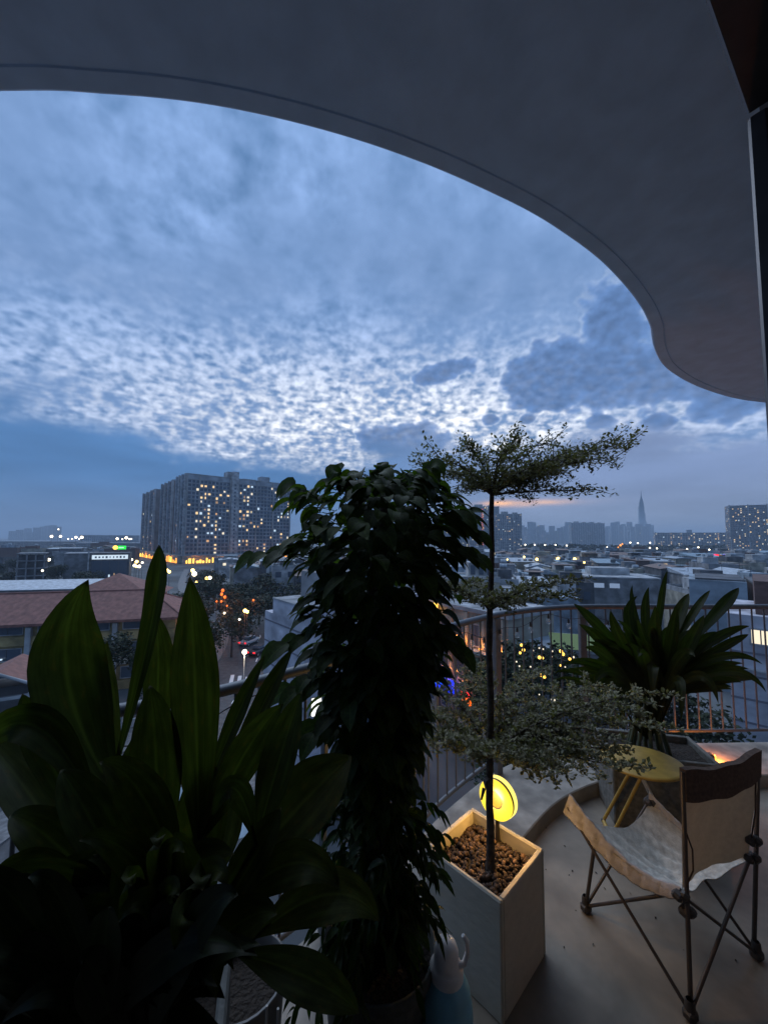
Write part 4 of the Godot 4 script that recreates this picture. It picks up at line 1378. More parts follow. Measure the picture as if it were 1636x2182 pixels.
	broad(p, Vector3(-0.488, 0.887, -0.840), Vector3(-0.412, 1.115, -0.880), Vector3(-0.288, 1.132, -0.800), 0.092, Vector3(0.270, 0.591, 0.760), 0.50, 0.30)
	broad(p, Vector3(-0.470, 0.887, -0.840), Vector3(-0.358, 1.109, -0.739), Vector3(-0.258, 1.050, -0.706), 0.059, Vector3(0.266, 0.647, 0.715), 0.50, 0.30)
	broad(p, Vector3(-0.488, 0.887, -0.840), Vector3(-0.435, 1.157, -0.780), Vector3(-0.337, 1.103, -0.733), 0.082, Vector3(0.285, 0.604, 0.745), 0.50, 0.30)
	broad(p, Vector3(-0.442, 0.887, -0.840), Vector3(-0.549, 1.197, -0.708), Vector3(-0.669, 1.184, -0.685), 0.068, Vector3(0.615, 0.568, 0.547), 0.50, 0.30)
	broad(p, Vector3(-0.457, 0.887, -0.840), Vector3(-0.367, 1.058, -0.768), Vector3(-0.341, 1.004, -0.725), 0.080, Vector3(0.310, 0.654, 0.690), 0.50, 0.30)


func low_plant_leaves(p: Node3D) -> void:
	broad(p, Vector3(-0.493, 0.813, -0.760), Vector3(-0.626, 1.066, -0.751), Vector3(-0.666, 0.991, -0.714), 0.080, Vector3(0.498, 0.625, 0.601), 0.50, 0.30)
	broad(p, Vector3(-0.513, 0.812, -0.760), Vector3(-0.387, 1.228, -0.582), Vector3(-0.396, 1.213, -0.601), 0.067, Vector3(0.267, 0.639, 0.721), 0.50, 0.30)
	broad(p, Vector3(-0.445, 0.813, -0.760), Vector3(-0.607, 1.045, -0.850), Vector3(-0.696, 1.109, -0.780), 0.060, Vector3(0.370, 0.598, 0.711), 0.50, 0.30)
	broad(p, Vector3(-0.514, 0.812, -0.760), Vector3(-0.600, 1.071, -0.837), Vector3(-0.515, 1.095, -0.771), 0.063, Vector3(0.663, 0.603, 0.444), 0.50, 0.30)
	broad(p, Vector3(-0.492, 0.813, -0.760), Vector3(-0.478, 1.089, -0.673), Vector3(-0.460, 1.081, -0.662), 0.076, Vector3(0.274, 0.657, 0.702), 0.50, 0.30)
	broad(p, Vector3(-0.416, 0.813, -0.760), Vector3(-0.403, 1.046, -0.841), Vector3(-0.331, 1.067, -0.774), 0.079, Vector3(0.462, 0.647, 0.607), 0.50, 0.30)
	broad(p, Vector3(-0.545, 0.812, -0.760), Vector3(-0.663, 1.055, -0.804), Vector3(-0.729, 1.013, -0.749), 0.070, Vector3(0.436, 0.603, 0.669), 0.50, 0.30)
	broad(p, Vector3(-0.511, 0.812, -0.760), Vector3(-0.623, 0.931, -0.849), Vector3(-0.546, 1.010, -0.779), 0.084, Vector3(0.665, 0.641, 0.383), 0.50, 0.30)
	broad(p, Vector3(-0.444, 0.813, -0.760), Vector3(-0.481, 1.098, -0.728), Vector3(-0.462, 1.059, -0.699), 0.070, Vector3(0.478, 0.646, 0.595), 0.50, 0.30)
	broad(p, Vector3(-0.410, 0.813, -0.760), Vector3(-0.522, 1.193, -0.674), Vector3(-0.619, 1.173, -0.663), 0.060, Vector3(0.232, 0.605, 0.762), 0.50, 0.30)
	broad(p, Vector3(-0.513, 0.812, -0.760), Vector3(-0.665, 0.997, -0.790), Vector3(-0.748, 0.930, -0.740), 0.086, Vector3(0.692, 0.630, 0.353), 0.50, 0.30)
	broad(p, Vector3(-0.473, 0.813, -0.760), Vector3(-0.546, 0.897, -0.840), Vector3(-0.560, 0.846, -0.773), 0.071, Vector3(0.262, 0.678, 0.687), 0.50, 0.30)
	broad(p, Vector3(-0.433, 0.813, -0.760), Vector3(-0.257, 1.259, -0.598), Vector3(-0.213, 1.220, -0.612), 0.070, Vector3(0.025, 0.656, 0.754), 0.50, 0.30)
	broad(p, Vector3(-0.551, 0.812, -0.760), Vector3(-0.588, 1.132, -0.694), Vector3(-0.585, 1.132, -0.676), 0.079, Vector3(0.711, 0.608, 0.355), 0.50, 0.30)
	broad(p, Vector3(-0.404, 0.813, -0.760), Vector3(-0.322, 1.193, -0.648), Vector3(-0.292, 1.116, -0.645), 0.050, Vector3(0.155, 0.665, 0.731), 0.50, 0.30)
	broad(p, Vector3(-0.471, 0.813, -0.760), Vector3(-0.418, 0.959, -0.819), Vector3(-0.282, 0.917, -0.759), 0.086, Vector3(0.213, 0.688, 0.693), 0.50, 0.30)
	broad(p, Vector3(-0.580, 0.812, -0.760), Vector3(-0.550, 1.108, -0.787), Vector3(-0.468, 1.079, -0.738), 0.057, Vector3(0.505, 0.611, 0.610), 0.50, 0.30)
	broad(p, Vector3(-0.535, 0.812, -0.760), Vector3(-0.469, 1.075, -0.738), Vector3(-0.375, 0.961, -0.705), 0.082, Vector3(0.179, 0.663, 0.727), 0.50, 0.30)
	broad(p, Vector3(-0.499, 0.812, -0.760), Vector3(-0.532, 1.314, -0.588), Vector3(-0.610, 1.240, -0.605), 0.064, Vector3(0.306, 0.570, 0.762), 0.50, 0.30)
	broad(p, Vector3(-0.541, 0.812, -0.760), Vector3(-0.505, 1.092, -0.714), Vector3(-0.433, 1.112, -0.689), 0.064, Vector3(0.546, 0.638, 0.544), 0.50, 0.30)
	broad(p, Vector3(-0.420, 0.813, -0.760), Vector3(-0.445, 1.140, -0.772), Vector3(-0.455, 1.151, -0.728), 0.056, Vector3(0.374, 0.618, 0.692), 0.50, 0.30)
	broad(p, Vector3(-0.450, 0.813, -0.760), Vector3(-0.541, 1.172, -0.628), Vector3(-0.641, 1.062, -0.632), 0.057, Vector3(0.220, 0.630, 0.745), 0.50, 0.30)
	broad(p, Vector3(-0.528, 0.812, -0.760), Vector3(-0.606, 1.022, -0.823), Vector3(-0.575, 1.047, -0.762), 0.090, Vector3(0.218, 0.619, 0.754), 0.50, 0.30)
	broad(p, Vector3(-0.403, 0.813, -0.760), Vector3(-0.451, 1.056, -0.778), Vector3(-0.420, 1.022, -0.732), 0.073, Vector3(0.405, 0.657, 0.636), 0.50, 0.30)
	broad(p, Vector3(-0.516, 0.812, -0.760), Vector3(-0.739, 0.977, -0.844), Vector3(-0.786, 0.890, -0.776), 0.063, Vector3(0.263, 0.618, 0.741), 0.50, 0.30)
	broad(p, Vector3(-0.499, 0.812, -0.760), Vector3(-0.653, 0.927, -0.786), Vector3(-0.740, 0.934, -0.737), 0.077, Vector3(0.456, 0.649, 0.609), 0.50, 0.30)
	broad(p, Vector3(-0.540, 0.812, -0.760), Vector3(-0.503, 1.135, -0.688), Vector3(-0.434, 1.111, -0.672), 0.059, Vector3(0.551, 0.633, 0.544), 0.50, 0.30)
	broad(p, Vector3(-0.538, 0.812, -0.760), Vector3(-0.396, 1.081, -0.703), Vector3(-0.266, 1.019, -0.682), 0.071, Vector3(0.583, 0.678, 0.448), 0.50, 0.30)
	broad(p, Vector3(-0.449, 0.813, -0.760), Vector3(-0.559, 1.132, -0.714), Vector3(-0.692, 1.071, -0.689), 0.072, Vector3(0.614, 0.615, 0.495), 0.50, 0.30)
	broad(p, Vector3(-0.456, 0.813, -0.760), Vector3(-0.453, 1.039, -0.769), Vector3(-0.371, 0.936, -0.726), 0.068, Vector3(0.430, 0.673, 0.602), 0.50, 0.30)
	broad(p, Vector3(-0.581, 0.812, -0.760), Vector3(-0.507, 0.871, -0.847), Vector3(-0.296, 0.849, -0.778), 0.072, Vector3(0.158, 0.693, 0.704), 0.50, 0.30)
	broad(p, Vector3(-0.407, 0.813, -0.760), Vector3(-0.375, 1.206, -0.661), Vector3(-0.407, 1.203, -0.654), 0.053, Vector3(0.615, 0.632, 0.471), 0.50, 0.30)
	broad(p, Vector3(-0.463, 0.813, -0.760), Vector3(-0.362, 1.159, -0.670), Vector3(-0.325, 1.168, -0.660), 0.078, Vector3(0.257, 0.651, 0.714), 0.50, 0.30)
	broad(p, Vector3(-0.456, 0.813, -0.760), Vector3(-0.486, 1.159, -0.622), Vector3(-0.536, 1.048, -0.628), 0.056, Vector3(0.387, 0.651, 0.652), 0.50, 0.30)
	broad(p, Vector3(-0.468, 0.813, -0.760), Vector3(-0.330, 1.088, -0.698), Vector3(-0.197, 1.087, -0.679), 0.063, Vector3(0.172, 0.683, 0.710), 0.50, 0.30)
	broad(p, Vector3(-0.432, 0.813, -0.760), Vector3(-0.431, 1.190, -0.589), Vector3(-0.549, 1.047, -0.606), 0.047, Vector3(0.442, 0.660, 0.608), 0.50, 0.30)
	broad(p, Vector3(-0.538, 0.812, -0.760), Vector3(-0.718, 1.032, -0.769), Vector3(-0.755, 1.000, -0.726), 0.058, Vector3(0.426, 0.609, 0.669), 0.50, 0.30)
	broad(p, Vector3(-0.557, 0.812, -0.760), Vector3(-0.474, 1.115, -0.680), Vector3(-0.458, 0.993, -0.667), 0.067, Vector3(0.165, 0.656, 0.737), 0.50, 0.30)
	broad(p, Vector3(-0.540, 0.812, -0.760), Vector3(-0.590, 1.134, -0.728), Vector3(-0.644, 1.080, -0.699), 0.082, Vector3(0.678, 0.603, 0.420), 0.50, 0.30)
	broad(p, Vector3(-0.415, 0.813, -0.760), Vector3(-0.496, 1.229, -0.601), Vector3(-0.650, 1.121, -0.614), 0.052, Vector3(0.224, 0.621, 0.752), 0.50, 0.30)
	broad(p, Vector3(-0.495, 0.812, -0.760), Vector3(-0.374, 1.035, -0.748), Vector3(-0.280, 1.018, -0.712), 0.063, Vector3(0.249, 0.681, 0.689), 0.50, 0.30)
	broad(p, Vector3(-0.569, 0.812, -0.760), Vector3(-0.685, 0.972, -0.820), Vector3(-0.626, 0.960, -0.760), 0.080, Vector3(0.311, 0.628, 0.713), 0.50, 0.30)
	broad(p, Vector3(-0.490, 0.813, -0.760), Vector3(-0.450, 1.294, -0.591), Vector3(-0.523, 1.247, -0.607), 0.051, Vector3(0.236, 0.594, 0.769), 0.50, 0.30)
	broad(p, Vector3(-0.454, 0.813, -0.760), Vector3(-0.295, 1.122, -0.691), Vector3(-0.200, 1.074, -0.674), 0.054, Vector3(0.472, 0.682, 0.559), 0.50, 0.30)
	broad(p, Vector3(-0.483, 0.813, -0.760), Vector3(-0.525, 1.167, -0.674), Vector3(-0.603, 1.205, -0.663), 0.072, Vector3(0.483, 0.603, 0.634), 0.50, 0.30)
	broad(p, Vector3(-0.414, 0.813, -0.760), Vector3(-0.584, 0.930, -0.798), Vector3(-0.693, 0.915, -0.745), 0.082, Vector3(0.623, 0.664, 0.414), 0.50, 0.30)
	broad(p, Vector3(-0.510, 0.812, -0.760), Vector3(-0.524, 0.959, -0.843), Vector3(-0.482, 0.867, -0.775), 0.086, Vector3(0.103, 0.666, 0.739), 0.50, 0.30)
	broad(p, Vector3(-0.442, 0.813, -0.760), Vector3(-0.505, 1.017, -0.744), Vector3(-0.552, 1.017, -0.709), 0.083, Vector3(0.441, 0.660, 0.608), 0.50, 0.30)
	broad(p, Vector3(-0.479, 0.813, -0.760), Vector3(-0.405, 1.036, -0.850), Vector3(-0.267, 1.063, -0.780), 0.090, Vector3(0.245, 0.647, 0.722), 0.50, 0.30)
	broad(p, Vector3(-0.482, 0.813, -0.760), Vector3(-0.514, 1.186, -0.628), Vector3(-0.638, 1.144, -0.632), 0.052, Vector3(0.209, 0.617, 0.759), 0.50, 0.30)
	broad(p, Vector3(-0.459, 0.813, -0.760), Vector3(-0.414, 1.184, -0.588), Vector3(-0.436, 1.132, -0.605), 0.071, Vector3(0.435, 0.659, 0.614), 0.50, 0.30)
	broad(p, Vector3(-0.538, 0.812, -0.760), Vector3(-0.317, 1.217, -0.613), Vector3(-0.204, 1.131, -0.622), 0.069, Vector3(0.484, 0.665, 0.569), 0.50, 0.30)
	broad(p, Vector3(-0.512, 0.812, -0.760), Vector3(-0.426, 1.127, -0.695), Vector3(-0.363, 1.141, -0.677), 0.068, Vector3(0.375, 0.644, 0.667), 0.50, 0.30)
	broad(p, Vector3(-0.433, 0.813, -0.760), Vector3(-0.594, 1.054, -0.739), Vector3(-0.731, 0.966, -0.706), 0.085, Vector3(0.414, 0.637, 0.651), 0.50, 0.30)
	broad(p, Vector3(-0.474, 0.813, -0.760), Vector3(-0.532, 1.179, -0.760), Vector3(-0.546, 1.169, -0.720), 0.061, Vector3(0.292, 0.589, 0.754), 0.50, 0.30)
	broad(p, Vector3(-0.572, 0.812, -0.760), Vector3(-0.443, 1.096, -0.710), Vector3(-0.314, 0.992, -0.687), 0.068, Vector3(0.371, 0.665, 0.648), 0.50, 0.30)
	broad(p, Vector3(-0.454, 0.813, -0.760), Vector3(-0.484, 1.080, -0.742), Vector3(-0.529, 1.015, -0.708), 0.066, Vector3(0.273, 0.648, 0.711), 0.50, 0.30)
	broad(p, Vector3(-0.545, 0.812, -0.760), Vector3(-0.459, 0.982, -0.831), Vector3(-0.321, 0.909, -0.767), 0.061, Vector3(0.249, 0.672, 0.697), 0.50, 0.30)
	broad(p, Vector3(-0.533, 0.812, -0.760), Vector3(-0.500, 1.038, -0.805), Vector3(-0.414, 1.105, -0.750), 0.064, Vector3(0.231, 0.633, 0.739), 0.50, 0.30)
	broad(p, Vector3(-0.455, 0.813, -0.760), Vector3(-0.419, 1.165, -0.639), Vector3(-0.419, 1.066, -0.639), 0.059, Vector3(0.223, 0.660, 0.717), 0.50, 0.30)
	broad(p, Vector3(-0.506, 0.812, -0.760), Vector3(-0.665, 1.149, -0.768), Vector3(-0.704, 1.149, -0.725), 0.076, Vector3(0.228, 0.570, 0.789), 0.50, 0.30)
	broad(p, Vector3(-0.489, 0.813, -0.760), Vector3(-0.365, 1.089, -0.700), Vector3(-0.318, 1.053, -0.680), 0.071, Vector3(0.425, 0.675, 0.603), 0.50, 0.30)
	broad(p, Vector3(-0.464, 0.813, -0.760), Vector3(-0.554, 1.053, -0.784), Vector3(-0.569, 1.061, -0.736), 0.063, Vector3(0.591, 0.629, 0.506), 0.50, 0.30)
	broad(p, Vector3(-0.541, 0.812, -0.760), Vector3(-0.632, 1.099, -0.703), Vector3(-0.719, 1.037, -0.682), 0.055, Vector3(0.519, 0.613, 0.596), 0.50, 0.30)


func right_plant_leaves(p: Node3D) -> void:
	broad(p, Vector3(1.726, 1.015, -2.500), Vector3(1.772, 1.445, -2.500), Vector3(1.825, 1.564, -2.500), 0.079, Vector3(-0.574, 0.124, 0.809), 0.45, 0.25)
	broad(p, Vector3(1.826, 0.987, -2.500), Vector3(2.137, 1.390, -2.410), Vector3(2.184, 1.465, -2.400), 0.136, Vector3(-0.862, 0.137, 0.489), 0.62, 0.25)
	broad(p, Vector3(1.585, 0.971, -2.500), Vector3(1.299, 1.280, -2.475), Vector3(1.237, 1.338, -2.550), 0.134, Vector3(-0.145, 0.184, 0.972), 0.50, 0.25)
	broad(p, Vector3(1.794, 1.015, -2.500), Vector3(2.118, 1.359, -2.610), Vector3(2.174, 1.422, -2.600), 0.100, Vector3(-0.844, 0.139, 0.518), 0.50, 0.25)
	broad(p, Vector3(1.658, 0.957, -2.500), Vector3(1.552, 1.306, -2.610), Vector3(1.690, 1.382, -2.600), 0.113, Vector3(-0.370, 0.166, 0.914), 0.50, 0.25)
	broad(p, Vector3(1.689, 0.986, -2.500), Vector3(1.692, 1.318, -2.575), Vector3(1.734, 1.450, -2.550), 0.105, Vector3(-0.548, 0.155, 0.822), 0.50, 0.25)
	broad(p, Vector3(1.724, 1.000, -2.550), Vector3(1.643, 1.347, -2.640), Vector3(1.691, 1.450, -2.650), 0.064, Vector3(-0.533, 0.148, 0.833), 0.50, 0.25)
	broad(p, Vector3(1.780, 1.015, -2.500), Vector3(1.994, 1.315, -2.625), Vector3(2.071, 1.395, -2.650), 0.152, Vector3(-0.723, 0.149, 0.674), 0.50, 0.25)
	broad(p, Vector3(1.820, 0.929, -2.500), Vector3(2.060, 1.225, -2.390), Vector3(2.239, 1.233, -2.400), 0.112, Vector3(-0.755, 0.185, 0.629), 0.50, 0.25)
	broad(p, Vector3(1.819, 0.900, -2.500), Vector3(2.091, 1.185, -2.320), Vector3(2.134, 1.206, -2.300), 0.098, Vector3(-0.640, 0.199, 0.742), 0.50, 0.25)
	broad(p, Vector3(1.833, 0.885, -2.500), Vector3(1.987, 1.186, -2.250), Vector3(2.110, 1.066, -2.200), 0.090, Vector3(-0.637, 0.215, 0.740), 0.50, 0.25)
	broad(p, Vector3(1.808, 0.846, -2.450), Vector3(2.007, 1.136, -2.200), Vector3(2.073, 0.933, -2.150), 0.093, Vector3(-0.640, 0.239, 0.730), 0.50, 0.25)
	broad(p, Vector3(1.431, 0.830, -2.450), Vector3(1.071, 1.038, -2.325), Vector3(0.987, 0.969, -2.300), 0.049, Vector3(-0.418, 0.286, 0.862), 0.50, 0.25)
	broad(p, Vector3(1.458, 0.774, -2.450), Vector3(1.090, 1.005, -2.325), Vector3(0.969, 0.921, -2.300), 0.043, Vector3(-0.420, 0.300, 0.856), 0.50, 0.25)
	broad(p, Vector3(1.520, 0.840, -2.500), Vector3(1.221, 1.067, -2.390), Vector3(1.082, 0.991, -2.400), 0.065, Vector3(-0.290, 0.268, 0.919), 0.50, 0.25)
	broad(p, Vector3(1.547, 0.831, -2.450), Vector3(1.288, 1.136, -2.325), Vector3(1.174, 1.125, -2.300), 0.126, Vector3(-0.158, 0.249, 0.956), 0.50, 0.25)
	broad(p, Vector3(1.581, 0.870, -2.500), Vector3(1.337, 1.177, -2.425), Vector3(1.217, 1.227, -2.450), 0.143, Vector3(-0.156, 0.221, 0.963), 0.50, 0.25)
	broad(p, Vector3(1.640, 0.870, -2.500), Vector3(1.367, 1.213, -2.350), Vector3(1.390, 1.324, -2.400), 0.128, Vector3(-0.350, 0.208, 0.913), 0.50, 0.25)
	broad(p, Vector3(1.712, 0.813, -2.500), Vector3(1.641, 1.224, -2.375), Vector3(1.630, 1.362, -2.350), 0.146, Vector3(-0.556, 0.200, 0.807), 0.50, 0.25)
	broad(p, Vector3(1.756, 0.813, -2.500), Vector3(1.756, 1.226, -2.375), Vector3(1.757, 1.363, -2.350), 0.134, Vector3(-0.579, 0.196, 0.791), 0.50, 0.25)
	broad(p, Vector3(1.764, 0.832, -2.450), Vector3(1.853, 1.205, -2.345), Vector3(1.882, 1.318, -2.300), 0.138, Vector3(-0.727, 0.200, 0.657), 0.50, 0.25)
	broad(p, Vector3(1.670, 0.870, -2.500), Vector3(1.629, 1.181, -2.625), Vector3(1.631, 1.311, -2.650), 0.127, Vector3(-0.523, 0.196, 0.829), 0.50, 0.25)
	broad(p, Vector3(1.801, 0.842, -2.500), Vector3(2.002, 1.145, -2.475), Vector3(2.218, 1.167, -2.550), 0.122, Vector3(-0.736, 0.206, 0.645), 0.50, 0.25)
	broad(p, Vector3(1.589, 0.803, -2.450), Vector3(1.228, 1.064, -2.275), Vector3(1.228, 0.773, -2.200), 0.101, Vector3(-0.475, 0.297, 0.829), 0.50, 0.25)
	broad(p, Vector3(1.597, 0.787, -2.420), Vector3(1.307, 0.993, -2.250), Vector3(1.329, 0.699, -2.200), 0.111, Vector3(-0.493, 0.314, 0.811), 0.50, 0.25)
	broad(p, Vector3(1.654, 0.787, -2.420), Vector3(1.511, 1.244, -2.215), Vector3(1.456, 0.870, -2.150), 0.120, Vector3(-0.545, 0.254, 0.799), 0.50, 0.25)
	broad(p, Vector3(1.711, 0.788, -2.420), Vector3(1.694, 1.137, -2.215), Vector3(1.604, 0.773, -2.150), 0.109, Vector3(-0.575, 0.271, 0.772), 0.50, 0.25)
	broad(p, Vector3(1.741, 0.816, -2.420), Vector3(1.845, 1.118, -2.250), Vector3(1.853, 0.852, -2.200), 0.111, Vector3(-0.603, 0.256, 0.755), 0.50, 0.25)
	broad(p, Vector3(1.556, 0.814, -2.420), Vector3(1.272, 1.125, -2.265), Vector3(1.181, 0.904, -2.250), 0.112, Vector3(-0.479, 0.275, 0.834), 0.50, 0.25)
	broad(p, Vector3(1.662, 0.803, -2.450), Vector3(1.486, 1.193, -2.275), Vector3(1.422, 1.103, -2.200), 0.129, Vector3(-0.534, 0.239, 0.811), 0.50, 0.25)
	broad(p, Vector3(1.719, 0.804, -2.450), Vector3(1.739, 1.196, -2.275), Vector3(1.736, 1.104, -2.200), 0.129, Vector3(-0.586, 0.228, 0.778), 0.50, 0.25)
	broad(p, Vector3(1.673, 0.755, -2.500), Vector3(1.606, 1.014, -2.504), Vector3(1.476, 0.993, -2.508), 0.084, Vector3(-0.598, 0.262, 0.757), 0.50, 0.25)
	broad(p, Vector3(1.683, 0.755, -2.500), Vector3(2.134, 0.949, -2.578), Vector3(2.414, 0.887, -2.656), 0.122, Vector3(-0.767, 0.252, 0.590), 0.50, 0.25)
	broad(p, Vector3(1.787, 0.756, -2.500), Vector3(1.492, 0.992, -2.468), Vector3(1.384, 0.968, -2.436), 0.138, Vector3(-0.225, 0.272, 0.935), 0.50, 0.25)
	broad(p, Vector3(1.743, 0.756, -2.500), Vector3(1.901, 1.013, -2.487), Vector3(2.023, 0.993, -2.474), 0.132, Vector3(-0.267, 0.250, 0.931), 0.50, 0.25)
	broad(p, Vector3(1.749, 0.756, -2.500), Vector3(1.956, 0.934, -2.546), Vector3(2.147, 0.872, -2.592), 0.118, Vector3(-0.807, 0.263, 0.528), 0.50, 0.25)
	broad(p, Vector3(1.778, 0.756, -2.500), Vector3(1.771, 1.056, -2.612), Vector3(1.864, 1.051, -2.724), 0.124, Vector3(-0.705, 0.236, 0.669), 0.50, 0.25)
	broad(p, Vector3(1.775, 0.756, -2.500), Vector3(2.065, 0.932, -2.601), Vector3(2.387, 0.860, -2.703), 0.121, Vector3(-0.668, 0.256, 0.699), 0.50, 0.25)
	broad(p, Vector3(1.695, 0.755, -2.500), Vector3(1.802, 1.144, -2.456), Vector3(1.809, 1.181, -2.415), 0.136, Vector3(-0.871, 0.223, 0.438), 0.50, 0.25)
	broad(p, Vector3(1.729, 0.756, -2.500), Vector3(1.406, 0.936, -2.481), Vector3(1.195, 0.884, -2.462), 0.113, Vector3(-0.608, 0.291, 0.739), 0.50, 0.25)
	broad(p, Vector3(1.680, 0.755, -2.500), Vector3(2.007, 0.875, -2.508), Vector3(2.154, 0.794, -2.515), 0.126, Vector3(-0.751, 0.279, 0.598), 0.50, 0.25)
	broad(p, Vector3(1.732, 0.756, -2.500), Vector3(1.597, 1.160, -2.489), Vector3(1.507, 1.207, -2.478), 0.144, Vector3(-0.816, 0.223, 0.534), 0.50, 0.25)
	broad(p, Vector3(1.741, 0.756, -2.500), Vector3(1.532, 0.891, -2.578), Vector3(1.406, 0.802, -2.656), 0.099, Vector3(-0.630, 0.291, 0.720), 0.50, 0.25)
	broad(p, Vector3(1.753, 0.756, -2.500), Vector3(1.445, 1.042, -2.435), Vector3(1.278, 1.041, -2.367), 0.141, Vector3(-0.068, 0.264, 0.962), 0.50, 0.25)
	broad(p, Vector3(1.693, 0.755, -2.500), Vector3(1.933, 1.163, -2.429), Vector3(2.004, 1.207, -2.357), 0.145, Vector3(-0.356, 0.215, 0.909), 0.50, 0.25)
	broad(p, Vector3(1.771, 0.756, -2.500), Vector3(1.661, 1.194, -2.549), Vector3(1.655, 1.256, -2.598), 0.102, Vector3(-0.771, 0.208, 0.602), 0.50, 0.25)
	broad(p, Vector3(1.792, 0.756, -2.500), Vector3(1.668, 1.095, -2.500), Vector3(1.679, 1.110, -2.503), 0.103, Vector3(-0.871, 0.236, 0.431), 0.50, 0.25)
	broad(p, Vector3(1.704, 0.755, -2.500), Vector3(1.558, 0.876, -2.582), Vector3(1.419, 0.777, -2.663), 0.104, Vector3(-0.786, 0.294, 0.544), 0.50, 0.25)
	broad(p, Vector3(1.659, 0.755, -2.500), Vector3(2.022, 0.911, -2.468), Vector3(2.141, 0.854, -2.433), 0.082, Vector3(-0.819, 0.272, 0.505), 0.50, 0.25)
	broad(p, Vector3(1.722, 0.756, -2.500), Vector3(1.806, 1.084, -2.433), Vector3(1.826, 1.100, -2.366), 0.095, Vector3(-0.110, 0.239, 0.965), 0.50, 0.25)
	broad(p, Vector3(1.710, 0.756, -2.500), Vector3(1.528, 0.958, -2.580), Vector3(1.370, 0.901, -2.660), 0.156, Vector3(-0.511, 0.275, 0.815), 0.50, 0.25)
	broad(p, Vector3(1.712, 0.756, -2.500), Vector3(1.509, 1.077, -2.431), Vector3(1.345, 1.090, -2.365), 0.095, Vector3(-0.145, 0.253, 0.956), 0.50, 0.25)
	broad(p, Vector3(1.688, 0.755, -2.500), Vector3(1.945, 1.042, -2.431), Vector3(2.018, 1.044, -2.363), 0.094, Vector3(-0.799, 0.245, 0.549), 0.50, 0.25)
	broad(p, Vector3(1.658, 0.755, -2.500), Vector3(1.494, 1.117, -2.452), Vector3(1.278, 1.143, -2.407), 0.144, Vector3(-0.443, 0.243, 0.863), 0.50, 0.25)
	broad(p, Vector3(1.747, 0.756, -2.500), Vector3(2.075, 0.854, -2.605), Vector3(2.382, 0.740, -2.710), 0.143, Vector3(-0.388, 0.274, 0.880), 0.50, 0.25)
	broad(p, Vector3(1.779, 0.756, -2.500), Vector3(1.685, 1.107, -2.467), Vector3(1.688, 1.130, -2.434), 0.143, Vector3(-0.156, 0.235, 0.959), 0.50, 0.25)
	broad(p, Vector3(1.745, 0.756, -2.500), Vector3(1.645, 1.109, -2.585), Vector3(1.604, 1.131, -2.670), 0.143, Vector3(-0.502, 0.229, 0.834), 0.50, 0.25)
	broad(p, Vector3(1.786, 0.756, -2.500), Vector3(1.833, 1.153, -2.480), Vector3(1.940, 1.195, -2.457), 0.148, Vector3(-0.864, 0.217, 0.455), 0.50, 0.25)
	broad(p, Vector3(1.657, 0.755, -2.500), Vector3(2.175, 0.912, -2.560), Vector3(2.453, 0.837, -2.617), 0.148, Vector3(-0.852, 0.261, 0.455), 0.50, 0.25)
	broad(p, Vector3(1.675, 0.755, -2.500), Vector3(2.030, 0.944, -2.437), Vector3(2.148, 0.906, -2.374), 0.122, Vector3(-0.550, 0.265, 0.792), 0.50, 0.25)
	broad(p, Vector3(1.651, 0.755, -2.500), Vector3(1.990, 1.137, -2.470), Vector3(2.081, 1.171, -2.437), 0.145, Vector3(-0.900, 0.218, 0.378), 0.50, 0.25)
	broad(p, Vector3(1.766, 0.756, -2.500), Vector3(1.979, 0.924, -2.587), Vector3(2.220, 0.852, -2.674), 0.148, Vector3(-0.546, 0.262, 0.796), 0.50, 0.25)
	broad(p, Vector3(1.699, 0.755, -2.500), Vector3(2.006, 0.941, -2.559), Vector3(2.197, 0.879, -2.619), 0.148, Vector3(-0.350, 0.260, 0.900), 0.50, 0.25)
	broad(p, Vector3(1.655, 0.755, -2.500), Vector3(1.703, 1.185, -2.429), Vector3(1.608, 1.236, -2.361), 0.119, Vector3(-0.561, 0.219, 0.798), 0.50, 0.25)
	broad(p, Vector3(1.704, 0.755, -2.500), Vector3(1.982, 1.021, -2.453), Vector3(2.105, 1.010, -2.406), 0.133, Vector3(-0.583, 0.247, 0.774), 0.50, 0.25)
	broad(p, Vector3(1.663, 0.755, -2.500), Vector3(1.468, 0.873, -2.592), Vector3(1.222, 0.771, -2.681), 0.123, Vector3(-0.567, 0.299, 0.768), 0.50, 0.25)
	broad(p, Vector3(1.722, 0.756, -2.500), Vector3(1.911, 1.038, -2.473), Vector3(2.012, 1.031, -2.443), 0.148, Vector3(-0.854, 0.244, 0.460), 0.50, 0.25)
	broad(p, Vector3(1.726, 0.756, -2.500), Vector3(1.518, 0.950, -2.602), Vector3(1.362, 0.888, -2.704), 0.115, Vector3(-0.150, 0.275, 0.950), 0.50, 0.25)
	broad(p, Vector3(1.679, 0.755, -2.500), Vector3(1.987, 0.972, -2.601), Vector3(2.163, 0.922, -2.703), 0.105, Vector3(-0.279, 0.251, 0.927), 0.50, 0.25)
	broad(p, Vector3(1.779, 0.756, -2.500), Vector3(1.611, 1.203, -2.458), Vector3(1.566, 1.266, -2.417), 0.090, Vector3(-0.798, 0.213, 0.563), 0.50, 0.25)
	broad(p, Vector3(1.783, 0.756, -2.500), Vector3(1.730, 1.123, -2.532), Vector3(1.781, 1.153, -2.567), 0.133, Vector3(-0.879, 0.225, 0.421), 0.50, 0.25)
	broad(p, Vector3(1.756, 0.756, -2.500), Vector3(1.586, 1.102, -2.521), Vector3(1.509, 1.120, -2.545), 0.115, Vector3(-0.824, 0.237, 0.515), 0.50, 0.25)
